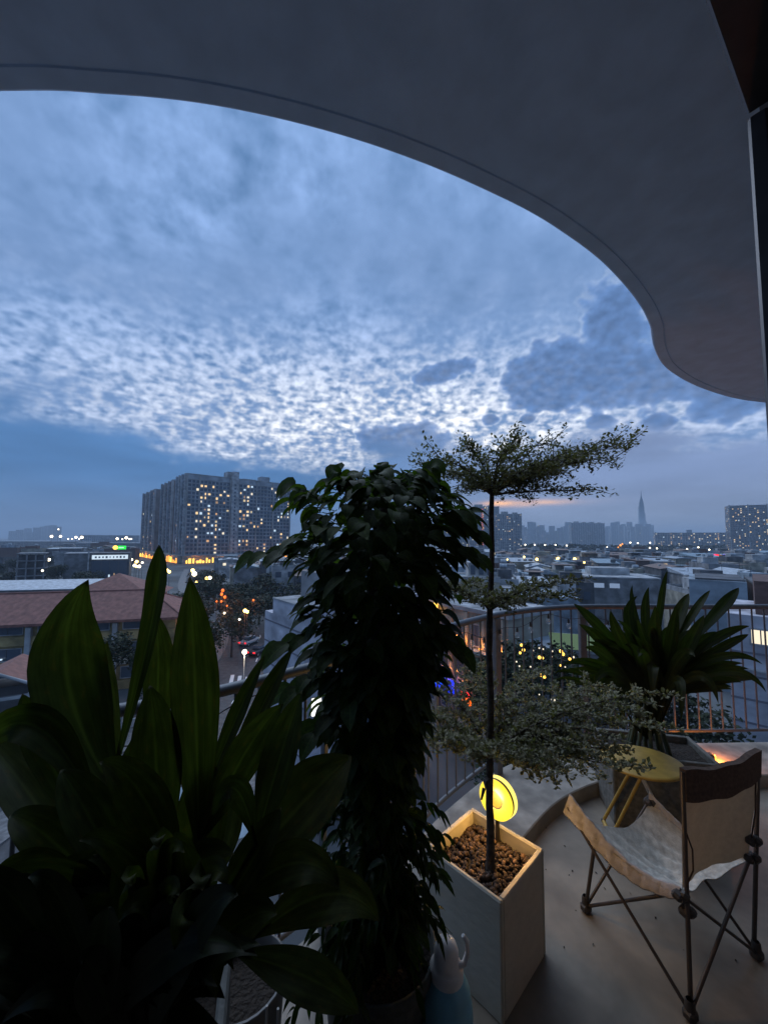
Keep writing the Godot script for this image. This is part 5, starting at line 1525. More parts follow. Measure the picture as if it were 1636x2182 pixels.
	broad(p, Vector3(1.763, 0.756, -2.500), Vector3(1.486, 1.110, -2.495), Vector3(1.346, 1.132, -2.493), 0.151, Vector3(-0.391, 0.240, 0.889), 0.50, 0.25)
	broad(p, Vector3(1.785, 0.756, -2.500), Vector3(1.851, 1.130, -2.489), Vector3(1.973, 1.161, -2.475), 0.113, Vector3(-0.206, 0.221, 0.953), 0.50, 0.25)
	broad(p, Vector3(1.740, 0.756, -2.500), Vector3(1.603, 1.122, -2.581), Vector3(1.526, 1.152, -2.665), 0.115, Vector3(-0.784, 0.228, 0.577), 0.50, 0.25)
	broad(p, Vector3(1.670, 0.755, -2.500), Vector3(1.994, 1.024, -2.556), Vector3(2.149, 1.004, -2.615), 0.087, Vector3(-0.830, 0.241, 0.504), 0.50, 0.25)
	broad(p, Vector3(1.705, 0.755, -2.500), Vector3(2.005, 0.965, -2.604), Vector3(2.220, 0.911, -2.711), 0.126, Vector3(-0.699, 0.252, 0.669), 0.50, 0.25)
	broad(p, Vector3(1.788, 0.756, -2.500), Vector3(1.786, 1.072, -2.506), Vector3(1.875, 1.076, -2.511), 0.092, Vector3(-0.434, 0.238, 0.869), 0.50, 0.25)
	broad(p, Vector3(1.653, 0.755, -2.500), Vector3(1.601, 1.107, -2.431), Vector3(1.445, 1.130, -2.359), 0.144, Vector3(-0.221, 0.243, 0.945), 0.50, 0.25)
	broad(p, Vector3(1.673, 0.755, -2.500), Vector3(2.107, 1.036, -2.617), Vector3(2.377, 1.017, -2.731), 0.127, Vector3(-0.607, 0.230, 0.761), 0.50, 0.25)
	broad(p, Vector3(1.793, 0.756, -2.500), Vector3(1.839, 1.189, -2.577), Vector3(1.989, 1.254, -2.654), 0.090, Vector3(-0.442, 0.201, 0.874), 0.50, 0.25)
	broad(p, Vector3(1.773, 0.756, -2.500), Vector3(1.909, 1.130, -2.550), Vector3(2.088, 1.161, -2.597), 0.103, Vector3(-0.192, 0.216, 0.957), 0.50, 0.25)
	broad(p, Vector3(1.754, 0.756, -2.500), Vector3(1.717, 1.122, -2.604), Vector3(1.740, 1.152, -2.709), 0.106, Vector3(-0.745, 0.222, 0.629), 0.50, 0.25)
	broad(p, Vector3(1.783, 0.756, -2.500), Vector3(1.647, 1.086, -2.623), Vector3(1.640, 1.099, -2.749), 0.114, Vector3(-0.607, 0.232, 0.760), 0.50, 0.25)
	broad(p, Vector3(1.652, 0.755, -2.500), Vector3(1.982, 1.005, -2.506), Vector3(2.089, 0.980, -2.515), 0.093, Vector3(-0.557, 0.249, 0.792), 0.50, 0.25)
	broad(p, Vector3(1.790, 0.756, -2.500), Vector3(1.867, 1.119, -2.498), Vector3(2.011, 1.145, -2.496), 0.124, Vector3(-0.824, 0.223, 0.521), 0.50, 0.25)
	broad(p, Vector3(1.786, 0.756, -2.500), Vector3(1.427, 0.924, -2.624), Vector3(1.248, 0.847, -2.745), 0.129, Vector3(-0.624, 0.283, 0.729), 0.50, 0.25)
	broad(p, Vector3(1.787, 0.756, -2.500), Vector3(1.441, 0.953, -2.468), Vector3(1.300, 0.911, -2.439), 0.142, Vector3(-0.240, 0.285, 0.928), 0.50, 0.25)
	broad(p, Vector3(1.790, 0.756, -2.500), Vector3(1.476, 0.984, -2.485), Vector3(1.357, 0.953, -2.470), 0.090, Vector3(-0.234, 0.274, 0.933), 0.50, 0.25)
	broad(p, Vector3(1.689, 0.755, -2.500), Vector3(1.986, 1.077, -2.617), Vector3(2.175, 1.083, -2.734), 0.123, Vector3(-0.821, 0.224, 0.526), 0.50, 0.25)
	broad(p, Vector3(1.668, 0.755, -2.500), Vector3(1.549, 0.934, -2.487), Vector3(1.378, 0.881, -2.477), 0.083, Vector3(-0.036, 0.286, 0.957), 0.50, 0.25)
	broad(p, Vector3(1.758, 0.756, -2.500), Vector3(1.567, 1.121, -2.564), Vector3(1.477, 1.149, -2.631), 0.130, Vector3(-0.079, 0.230, 0.970), 0.50, 0.25)
	broad(p, Vector3(1.752, 0.756, -2.500), Vector3(2.041, 0.990, -2.537), Vector3(2.291, 0.956, -2.574), 0.134, Vector3(-0.563, 0.247, 0.789), 0.50, 0.25)
	broad(p, Vector3(1.721, 0.756, -2.500), Vector3(1.806, 1.075, -2.594), Vector3(1.874, 1.081, -2.688), 0.087, Vector3(-0.794, 0.232, 0.562), 0.50, 0.25)
	broad(p, Vector3(1.751, 0.756, -2.500), Vector3(1.948, 0.967, -2.503), Vector3(2.114, 0.926, -2.507), 0.142, Vector3(-0.719, 0.258, 0.646), 0.50, 0.25)
	broad(p, Vector3(1.779, 0.756, -2.500), Vector3(1.575, 1.146, -2.431), Vector3(1.504, 1.184, -2.361), 0.078, Vector3(-0.100, 0.231, 0.968), 0.50, 0.25)
	broad(p, Vector3(1.772, 0.756, -2.500), Vector3(1.572, 0.941, -2.596), Vector3(1.501, 0.875, -2.689), 0.100, Vector3(-0.459, 0.275, 0.845), 0.50, 0.25)
	broad(p, Vector3(1.772, 0.756, -2.500), Vector3(1.671, 1.204, -2.462), Vector3(1.657, 1.265, -2.424), 0.150, Vector3(-0.368, 0.210, 0.906), 0.50, 0.25)
	broad(p, Vector3(1.775, 0.756, -2.500), Vector3(2.055, 0.981, -2.501), Vector3(2.311, 0.946, -2.502), 0.140, Vector3(-0.543, 0.250, 0.802), 0.50, 0.25)
	broad(p, Vector3(1.695, 0.755, -2.500), Vector3(1.533, 0.943, -2.607), Vector3(1.362, 0.876, -2.715), 0.132, Vector3(-0.110, 0.277, 0.955), 0.50, 0.25)
	broad(p, Vector3(1.688, 0.755, -2.500), Vector3(1.852, 1.054, -2.551), Vector3(1.916, 1.048, -2.603), 0.145, Vector3(-0.424, 0.239, 0.874), 0.50, 0.25)
	broad(p, Vector3(1.700, 0.755, -2.500), Vector3(1.600, 1.137, -2.550), Vector3(1.487, 1.174, -2.600), 0.143, Vector3(-0.145, 0.226, 0.963), 0.50, 0.25)
	broad(p, Vector3(1.753, 0.756, -2.500), Vector3(2.086, 0.984, -2.558), Vector3(2.380, 0.944, -2.613), 0.126, Vector3(-0.589, 0.245, 0.770), 0.50, 0.25)
	broad(p, Vector3(1.755, 0.756, -2.500), Vector3(1.946, 0.912, -2.440), Vector3(2.080, 0.863, -2.383), 0.113, Vector3(-0.560, 0.275, 0.782), 0.50, 0.25)
	broad(p, Vector3(1.661, 0.755, -2.500), Vector3(1.816, 1.114, -2.465), Vector3(1.804, 1.140, -2.430), 0.134, Vector3(-0.190, 0.230, 0.954), 0.50, 0.25)
	broad(p, Vector3(1.772, 0.756, -2.500), Vector3(1.921, 1.009, -2.622), Vector3(2.130, 0.977, -2.741), 0.122, Vector3(-0.889, 0.242, 0.389), 0.50, 0.25)
	broad(p, Vector3(1.653, 0.755, -2.500), Vector3(2.069, 1.006, -2.548), Vector3(2.261, 0.977, -2.599), 0.135, Vector3(-0.888, 0.243, 0.391), 0.50, 0.25)
	broad(p, Vector3(1.781, 0.756, -2.500), Vector3(1.694, 1.105, -2.497), Vector3(1.711, 1.123, -2.494), 0.134, Vector3(-0.262, 0.233, 0.937), 0.50, 0.25)
	broad(p, Vector3(1.655, 0.755, -2.500), Vector3(1.653, 1.067, -2.546), Vector3(1.542, 1.067, -2.592), 0.111, Vector3(-0.069, 0.244, 0.967), 0.50, 0.25)
	broad(p, Vector3(1.752, 0.756, -2.500), Vector3(1.949, 1.118, -2.485), Vector3(2.106, 1.145, -2.470), 0.136, Vector3(-0.423, 0.222, 0.879), 0.50, 0.25)
	broad(p, Vector3(1.781, 0.756, -2.500), Vector3(1.619, 1.123, -2.429), Vector3(1.573, 1.154, -2.357), 0.143, Vector3(-0.718, 0.235, 0.655), 0.50, 0.25)
	broad(p, Vector3(1.774, 0.756, -2.500), Vector3(1.934, 1.042, -2.552), Vector3(2.131, 1.029, -2.601), 0.105, Vector3(-0.487, 0.237, 0.841), 0.50, 0.25)
	broad(p, Vector3(1.689, 0.755, -2.500), Vector3(1.518, 1.097, -2.431), Vector3(1.342, 1.118, -2.362), 0.097, Vector3(-0.120, 0.248, 0.961), 0.50, 0.25)
	broad(p, Vector3(1.796, 0.756, -2.500), Vector3(1.365, 1.031, -2.442), Vector3(1.185, 1.026, -2.385), 0.089, Vector3(-0.787, 0.269, 0.555), 0.50, 0.25)
	broad(p, Vector3(1.781, 0.756, -2.500), Vector3(1.482, 1.073, -2.559), Vector3(1.352, 1.078, -2.618), 0.118, Vector3(-0.784, 0.246, 0.571), 0.50, 0.25)
	broad(p, Vector3(1.675, 0.755, -2.500), Vector3(1.722, 1.071, -2.623), Vector3(1.680, 1.072, -2.746), 0.102, Vector3(-0.208, 0.236, 0.949), 0.50, 0.25)
	broad(p, Vector3(1.734, 0.756, -2.500), Vector3(1.384, 1.018, -2.484), Vector3(1.161, 1.001, -2.469), 0.126, Vector3(-0.088, 0.270, 0.959), 0.50, 0.25)
	broad(p, Vector3(1.756, 0.756, -2.500), Vector3(1.357, 0.982, -2.461), Vector3(1.138, 0.953, -2.422), 0.080, Vector3(-0.227, 0.282, 0.932), 0.50, 0.25)
	broad(p, Vector3(1.698, 0.755, -2.500), Vector3(1.504, 1.019, -2.432), Vector3(1.329, 1.011, -2.364), 0.100, Vector3(-0.048, 0.269, 0.962), 0.50, 0.25)
	broad(p, Vector3(1.675, 0.755, -2.500), Vector3(1.932, 1.077, -2.623), Vector3(2.061, 1.084, -2.746), 0.099, Vector3(-0.145, 0.226, 0.963), 0.50, 0.25)
	broad(p, Vector3(1.659, 0.755, -2.500), Vector3(2.168, 0.896, -2.622), Vector3(2.477, 0.801, -2.741), 0.152, Vector3(-0.433, 0.262, 0.862), 0.50, 0.25)
	broad(p, Vector3(1.679, 0.755, -2.500), Vector3(1.886, 1.181, -2.446), Vector3(1.926, 1.231, -2.392), 0.087, Vector3(-0.606, 0.212, 0.767), 0.50, 0.25)
	broad(p, Vector3(1.760, 0.756, -2.500), Vector3(1.762, 1.161, -2.496), Vector3(1.805, 1.205, -2.495), 0.140, Vector3(-0.332, 0.217, 0.918), 0.50, 0.25)
	broad(p, Vector3(1.685, 0.755, -2.500), Vector3(1.491, 0.909, -2.469), Vector3(1.300, 0.851, -2.438), 0.119, Vector3(-0.726, 0.296, 0.621), 0.50, 0.25)
	broad(p, Vector3(1.755, 0.756, -2.500), Vector3(1.814, 1.110, -2.499), Vector3(1.893, 1.132, -2.495), 0.148, Vector3(-0.794, 0.228, 0.564), 0.50, 0.25)
	broad(p, Vector3(1.654, 0.755, -2.500), Vector3(1.600, 1.200, -2.468), Vector3(1.446, 1.258, -2.435), 0.092, Vector3(-0.220, 0.216, 0.951), 0.50, 0.25)


# ---------------------------------------------------------------- the city
func lit_pane() -> Material:
	var q := rng.randf()
	return M.lit_pale if q < 0.28 else (M.lit_warm if q < 0.5 else (M.lit_cool if q < 0.64 else (M.lit_soft if q < 0.78 else (M.lit_curtain if q < 0.9 else M.lit_dim))))


func face_windows(p: Node3D, o: Vector3, ux: Vector3, n: Vector3, width: float, y0: float, floors: int, fh: float, cols: int, lit: float, budget: int, wr := 0.62, hr := 0.6, skip := Vector2(2, 2), glass: Material = null) -> int:
	# windows of one wall: each a pane of its own while the budget lasts, the rest joined
	var rest := MB.new()
	var cw := width / cols
	var b := Basis(ux, Vector3.UP, n)
	var size := Vector3(cw * wr, fh * hr, 0.16)
	if glass == null:
		glass = M.glass
	var favour := []
	for c in cols:
		favour.append(rng.randf_range(0.2, 1.8))
	for f in floors:
		for c in cols:
			var x := (c + 0.5) / cols
			if x > skip.x and x < skip.y:
				continue
			var at := o + ux * (x * width) + Vector3(0, y0 + (f + 0.5) * fh, 0) + n * 0.03
			var on: bool = rng.randf() < lit * favour[c]
			if on or budget > 0:
				budget -= 1
				var w := bx("window", p, at, size, lit_pane() if on else glass)
				w.transform = Transform3D(b * Basis.from_scale(Vector3(size.x * (rng.randf_range(0.35, 0.85) if on else 1.0), size.y * (rng.randf_range(0.6, 0.95) if on else 1.0), size.z * (1.1 if on else 1.0))), at)
			else:
				rest.box(at, size, b)
	if rest.v.size() > 0:
		part("window_glazing", rest, glass, p, "stuff")
	return budget


func tower(called: String, label: String, group: String, pos: Vector3, yaw: float, w: float, d: float, h: float, floors: int, cols: int, wall: Material, lit: float, budget: int, fins := 3, crown := true) -> Node3D:
	var p := thing(called, label, "apartment tower", pos, yaw, group)
	bx("wall", p, Vector3(0, h / 2, 0), Vector3(w, h, d), wall)
	var fh := (h - 3.0) / floors
	var left := face_windows(p, Vector3(-w / 2, 0, d / 2), Vector3.RIGHT, Vector3.BACK, w, 2.0, floors, fh, cols, lit, budget)
	var sc := maxi(3, int(cols * d / w))
	face_windows(p, Vector3(-w / 2, 0, -d / 2), Vector3.BACK, Vector3.LEFT, d, 2.0, floors, fh, sc, lit * 0.6, left / 2)
	face_windows(p, Vector3(w / 2, 0, d / 2), Vector3.FORWARD, Vector3.RIGHT, d, 2.0, floors, fh, sc, lit * 0.6, left / 2)
	for k in fins:
		var x := (float(k) / maxf(fins - 1, 1) - 0.5) * (w - 1.4)
		bx("pier", p, Vector3(x, h / 2 + 0.6, d / 2 + 0.35), Vector3(1.3, h + 1.2, 0.9), M.tower_light)
	var slabs := MB.new()
	for f in range(0, floors + 1):
		slabs.box(Vector3(0, 2.0 + f * fh, 0), Vector3(w + 0.7, 0.35, d + 0.7))
	part("floor_slabs", slabs, M.slab if floors < 26 else wall, p, "stuff")
	if crown:
		bx("roof_house", p, Vector3(-w * 0.18, h + 2.4, 0), Vector3(w * 0.28, 4.8, d * 0.5), M.tower_light)
		bx("roof_house", p, Vector3(w * 0.25, h + 1.5, 0), Vector3(w * 0.2, 3.0, d * 0.4), wall)
	return p


func great_slab() -> void:
	# the long apartment building across the street: three blocks one behind another on one podium
	var yaw := 0.7373
	var u := Vector3(cos(yaw), 0, -sin(yaw))
	var v := Vector3(-sin(yaw), 0, -cos(yaw))
	var corner := Vector3(-154.5, GROUND, -300)
	var p := thing("apartment_block", "large dark blue-grey apartment slab with many lit windows and a warm lit base", "apartment block", corner, yaw)
	var h := 70.0
	var w := 90.0
	# main block; local +x runs along the front, -z away from the viewer
	bx("wall", p, Vector3(w / 2, h / 2, -13), Vector3(w, h, 26), M.tower)
	var fh := 3.15
	face_windows(p, Vector3(0.8, 0, 0), Vector3.RIGHT, Vector3.BACK, 33.0, 6.5, 19, fh, 11, 0.19, 150, 0.74, 0.66)
	face_windows(p, Vector3(41.5, 0, 0), Vector3.RIGHT, Vector3.BACK, 48.0, 6.5, 19, fh, 15, 0.19, 150, 0.74, 0.66)
	for f in 20:
		bx("balcony_slab", p, Vector3(w / 2, 6.5 + f * fh, 0.28), Vector3(w - 0.4, 0.28, 0.62), M.wall_white if f % 4 == 0 else M.tower_light)
	for x in [0.4, 9.6, 33.9, 41.0, 57.0, 72.5, 89.5]:
		bx("pier", p, Vector3(x, h / 2 + 1.0, 0.45), Vector3(1.1, h - 2.0, 0.9), M.tower_light)
	bx("stair_core", p, Vector3(37.5, 38.0, 0.9), Vector3(5.6, 76.0, 1.8), M.wall_white)
	for f in 19:
		bx("stair_window", p, Vector3(37.5, 8.0 + f * fh, 1.82), Vector3(1.3, 1.5, 0.1), M.glass)
	bx("roof_house", p, Vector3(36.5, h + 3.0, -6), Vector3(9, 6.0, 9), M.tower_light)
	bx("roof_house", p, Vector3(66.0, h + 2.6, -6), Vector3(8, 5.2, 8), M.tower)
	bx("roof_house", p, Vector3(52.0, h + 0.9, -8), Vector3(12, 1.8, 9), M.tower_light)
	bx("parapet", p, Vector3(w / 2, h + 0.4, -0.2), Vector3(w, 0.8, 0.6), M.tower_light)
	# the blocks behind, seen end on
	var ends := [[-0.6, 26.0, 70.0], [-46.0, 40.0, 70.0], [-112.0, 56.0, 68.0]]
	for k in 3:
		var z0: float = ends[k][0]
		var dd: float = ends[k][1]
		var hh: float = ends[k][2]
		if k > 0:
			bx("wall", p, Vector3(34, hh / 2, z0 - dd / 2), Vector3(64, hh, dd), M.tower_brown)
			bx("roof_house", p, Vector3(10, hh + 1.5, z0 - dd / 2), Vector3(9, 3.0, dd * 0.3), M.tower_light)
		var x0 := 0.0 if k == 0 else 2.0
		face_windows(p, Vector3(x0, 0, z0 - dd), Vector3.BACK, Vector3.LEFT, dd, 6.5, 19, fh, int(dd / 5.0), 0.03, 30, 0.55, 0.6)
		for q in 4:
			var z := z0 - 0.6 - (dd - 1.2) * q / 3.0
			bx("pier", p, Vector3(x0 - 0.6, hh / 2, z), Vector3(1.6, hh + 1.5, 1.5), M.wall_white if q % 2 == 0 else M.tower)
		for f in 9:
			bx("bay_panel", p, Vector3(x0 - 0.5, 10.0 + f * 6.3, z0 - dd * 0.62), Vector3(1.0, 3.4, 2.0), M.tower_light)
	# podium with its lights
	bx("podium", p, Vector3(w / 2, 3.0, 2.2), Vector3(w + 4, 6.0, 4.6), M.wall_cream)
	bx("podium", p, Vector3(-2.2, 3.2, -84), Vector3(4.6, 6.4, 172), M.wall_cream)
	bx("podium_roof", p, Vector3(w / 2, 6.2, 2.4), Vector3(w + 5, 0.4, 5.4), M.slab)
	var x := 1.0
	while x < w + 1:
		var tall := rng.randf_range(1.2, 4.0)
		var own: Material = M.lit_gold if rng.randf() < 0.7 else M.lit_amber
		bx("shop_light", p, Vector3(x, 0.4 + tall / 2, 4.6), Vector3(rng.randf_range(0.8, 2.0), tall, 0.3), own)
		x += rng.randf_range(1.5, 3.0)
	var z := -2.0
	while z > -168:
		var tall := rng.randf_range(1.5, 5.0)
		bx("shop_light", p, Vector3(-4.6, 0.6 + tall / 2, z), Vector3(0.3, tall, rng.randf_range(1.5, 4.0)), M.lit_amber if rng.randf() < 0.6 else M.lit_gold)
		z -= rng.randf_range(3.2, 6.0)
	for q in [8.0, 30.0, 52.0, 74.0]:
		omni(corner + u * q - v * 9.0 + Vector3(0, 4.5, 0), Color(1.0, 0.6, 0.22), 16.0, 0.4, 60.0)
	omni(corner - u * 9.0 + v * 20.0 + Vector3(0, 4.5, 0), Color(1.0, 0.6, 0.22), 20.0, 0.4, 60.0)
	omni(corner - u * 9.0 + v * 110.0 + Vector3(0, 5.5, 0), Color(1.0, 0.6, 0.22), 26.0, 0.4, 60.0)


func far_towers() -> void:
	tower("apartment_tower", "pale many-storeyed tower left of the slender trunk, half behind the climbing plant", "", Vector3(150, GROUND, -800), -0.1, 52, 30, 66, 21, 13, M.tower_light, 0.10, 40)
	var t := tower("apartment_tower", "tall tower with a column of reddish stair lights just behind the slender trunk", "", Vector3(196, GROUND, -760), -0.15, 56, 30, 84, 25, 14, M.tower_light, 0.09, 60)
	for f in 24:
		bx("stair_light", t, Vector3(-3.5, 4.0 + f * 3.25, 15.8), Vector3(3.6, 1.1, 0.3), M.lit_stair)
	tower("apartment_tower", "tower with dark window grid just right of the slender trunk", "", Vector3(231, GROUND, -715), -0.2, 42, 30, 67, 22, 11, M.tower_light, 0.08, 60, 4)
	tower("apartment_tower", "left one of two hazy blue-grey twin towers in the distance", "", Vector3(657, GROUND, -1300), -0.3, 54, 34, 78, 25, 8, M.tower_light, 0.01, 0, 5)
	tower("apartment_tower", "right one of two hazy blue-grey twin towers in the distance", "", Vector3(714, GROUND, -1310), -0.3, 54, 34, 77, 25, 8, M.tower_light, 0.01, 0, 5)
	tower("apartment_tower", "brown tower with rows of lit balconies near the right edge of the city", "", Vector3(582, GROUND, -620), -0.55, 46, 28, 77, 24, 14, M.tower_brown, 0.2, 80, 3, false)
	tower("apartment_tower", "low block of lit windows beside the brown tower at the door frame", "", Vector3(668, GROUND, -660), -0.6, 60, 26, 34, 10, 14, M.tower_brown, 0.25, 40, 2, false)
	var b := tower("apartment_block", "long flat apartment block with many lit windows below the spire", "", Vector3(640, GROUND, -805), -0.5, 128, 26, 37, 10, 30, M.tower_light, 0.22, 80, 2, false)
	bx("roof_house", b, Vector3(-4, 40, 0), Vector3(9, 6, 9), M.tower)
	# hazy ranges of towers far away
	var far := rng
	for k in 19:
		var f := k / 18.0
		var px := lerpf(1112, 1215, f)
		var d := 2100.0 + rng.randf_range(-200, 260)
		var h := (rng.randf_range(20, 37) + 6.0 * sin(f * 9.0)) * d / 822.0 + 14.0
		tower("distant_tower", "pale blue hazy tower in the long row right of the pale towers", "distant towers right of the slender trunk", Vector3((px - 818) / 822.0 * d, GROUND, -d), -0.3, rng.randf_range(18, 34), 24, h, 16, 4, M.tower_light, 0.015, 0, 2, false)
	for k in 16:
		var f := k / 15.0
		var px := lerpf(1288, 1386, f)
		var d := 2350.0 + rng.randf_range(-250, 260)
		var h := (rng.randf_range(28, 42)) * d / 822.0 + 14.0
		tower("distant_tower", "pale blue hazy tower in the row at the foot of the spire", "distant towers below the spire", Vector3((px - 818) / 822.0 * d, GROUND, -d), -0.4, rng.randf_range(20, 34), 24, h, 16, 4, M.tower_light, 0.015, 0, 2, false)
	for k in 9:
		var px: float = [30, 45, 62, 70, 82, 95, 104, 115, 124][k]
		var d := 2300.0 + rng.randf_range(-150, 250)
		var h: float = [14, 17, 20, 12, 22, 24, 26, 27, 24][k] * d / 822.0 + 14.0
		tower("distant_tower", "faint hazy block on the skyline far left of the dark apartment slab", "distant blocks far left", Vector3((px - 818) / 822.0 * d, GROUND, -d), 0.6, 34, 24, h, 10, 4, M.tower_light, 0.0, 0, 2, false)
	# the needle tower
	var n := thing("skyscraper", "slim stepped skyscraper with a needle spire, hazy blue in the distance", "skyscraper", Vector3(2209, GROUND, -3300), -0.4)
	var steps := [[66.0, 0.0, 120.0, 0.0], [52.0, 120.0, 60.0, 0.0], [44.0, 180.0, 70.0, -2.0], [38.0, 250.0, 62.0, -4.0], [30.0, 312.0, 38.0, -3.0], [20.0, 350.0, 24.0, -2.0], [11.0, 374.0, 20.0, -1.0]]
	for s in steps:
		bx("shaft", n, Vector3(s[3], s[1] + s[2] / 2, 0), Vector3(s[0], s[2], s[0]), M.tower)
		for q in 4:
			bx("rib", n, Vector3(s[3] + (q / 3.0 - 0.5) * s[0] * 0.9, s[1] + s[2] / 2 + 1.5, s[0] / 2 + 0.6), Vector3(s[0] * 0.09, s[2] + 3.0, 1.5), M.tower_light)
	var sp := MB.new()
	sp.rod(Vector3(-1, 392, 0), Vector3(-1, 456, 0), 4.2, 8, 0.6)
	part("spire", sp, M.tower, n)
	bx("shoulder", n, Vector3(52, 66, 0), Vector3(46, 132, 44), M.tower)
	bx("shoulder", n, Vector3(-34, 70, 10), Vector3(20, 140, 40), M.tower)


func house(x: float, z: float, w: float, d: float, h: float, yaw: float, where: String, group: String, detail: bool) -> void:
	var walls := [["white", M.wall_white], ["grey", M.wall_grey], ["cream", M.wall_cream], ["pale blue", M.wall_blue], ["dark", M.wall_dark], ["white", M.wall_white], ["grey", M.wall_grey], ["brick", M.wall_brick]]
	var roofs := [["tin roof", M.tin], ["blue tin roof", M.tin_blue], ["rusty tin roof", M.tin_rust]]
	var a: Array = walls[rng.randi() % walls.size()]
	var kind := rng.randi() % 5
	var r: Array = roofs[rng.randi() % 3]
	var words: String = ["flat roof terrace", r[0], "roof room and tank", r[0], "roof terrace and shed"][kind]
	var p := thing("city_house", "%s town house with %s %s" % [a[0], words, where], "house", Vector3(x, GROUND, z), yaw, group)
	bx("wall", p, Vector3(0, h / 2, 0), Vector3(w, h, d), a[1])
	if kind == 1 or kind == 3:
		var m := MB.new()
		var e := 0.4
		var rise := rng.randf_range(0.5, 1.5)
		var A := Vector3(-w / 2 - e, h + 0.05, d / 2 + e)
		var B := Vector3(w / 2 + e, h + 0.05, d / 2 + e)
		var C := Vector3(w / 2 + e, h + 0.05, -d / 2 - e)
		var D := Vector3(-w / 2 - e, h + 0.05, -d / 2 - e)
		if kind == 1:
			var r1 := Vector3(0, h + rise, d / 2 + e)
			var r2 := Vector3(0, h + rise, -d / 2 - e)
			m.quad(A, r1, r2, D)
			m.quad(B, C, r2, r1)
			m.tri(A, B, r1)
			m.tri(C, D, r2)
		else:
			m.quad(A, B, C + Vector3(0, rise, 0), D + Vector3(0, rise, 0))
			m.tri(B, C, C + Vector3(0, rise, 0))
			m.tri(D, A, D + Vector3(0, rise, 0))
			m.quad(C, D, D + Vector3(0, rise, 0), C + Vector3(0, rise, 0))
		part("roof", m, r[1], p)
	else:
		var m := MB.new()
		var t := 0.16
		var hh := 0.9
		m.box(Vector3(0, h + 0.04, 0), Vector3(w - 0.4, 0.1, d - 0.4))
		m.box(Vector3(0, h + hh / 2, d / 2 - t / 2), Vector3(w, hh, t))
		m.box(Vector3(0, h + hh / 2, -d / 2 + t / 2), Vector3(w, hh, t))
		m.box(Vector3(-w / 2 + t / 2, h + hh / 2, 0), Vector3(t, hh, d - 2 * t))
		m.box(Vector3(w / 2 - t / 2, h + hh / 2, 0), Vector3(t, hh, d - 2 * t))
		part("roof", m, M.slab if kind == 0 else a[1], p)
		bx("roof_room", p, Vector3(w * rng.randf_range(-0.2, 0.2), h + 1.3, -d * rng.randf_range(0.0, 0.3)), Vector3(w * 0.55, 2.5, d * 0.3), walls[rng.randi() % walls.size()][1])
		if kind == 4:
			bx("shed_roof", p, Vector3(0, h + 2.3, d * 0.2), Vector3(w * 0.9, 0.1, d * 0.4), r[1])
		if kind == 2:
			var tk := MB.new()
			tk.rod(Vector3(-0.8, h + 3.2, -d * 0.1), Vector3(0.8, h + 3.2, -d * 0.1), 0.6, 10)
			tk.rod(Vector3(-0.7, h + 2.5, -d * 0.1), Vector3(-0.7, h + 3.2, -d * 0.1), 0.06, 4)
			tk.rod(Vector3(0.7, h + 2.5, -d * 0.1), Vector3(0.7, h + 3.2, -d * 0.1), 0.06, 4)
			part("water_tank", tk, M.tin, p)
	if h * 8.0 > 0.0 and z > -230.0:
		# small roof clutter: cooling units, tanks, an aerial
		for k in 2 + rng.randi() % 3:
			var c := Vector3(rng.randf_range(-0.38, 0.38) * w, h + 0.5, rng.randf_range(-0.1, 0.42) * d)
			bx("roof_unit", p, c, Vector3(rng.randf_range(0.6, 1.5), rng.randf_range(0.7, 1.5), rng.randf_range(0.6, 1.2)), [M.wall_white, M.tin, M.wall_dark, M.slab][rng.randi() % 4])
		if rng.randf() < 0.35:
			bx("aerial", p, Vector3(rng.randf_range(-0.3, 0.3) * w, h + 2.0, 0), Vector3(0.07, 4.0, 0.07), M.dark_metal)
	if detail:
		var cols := maxi(2, int(w / 2.6))
		face_windows(p, Vector3(-w / 2, 0, d / 2), Vector3.RIGHT, Vector3.BACK, w, maxf(h - 6.8, 0.4), 2, 3.3, cols, 0.05, 8, 0.45, 0.5)
	elif rng.randf() < 0.3:
		bx("lit_window", p, Vector3(rng.randf_range(-0.3, 0.3) * w, h - rng.randf_range(1.2, 3.0), d / 2 + 0.1), Vector3(1.4, 1.2, 0.2), lit_pane())


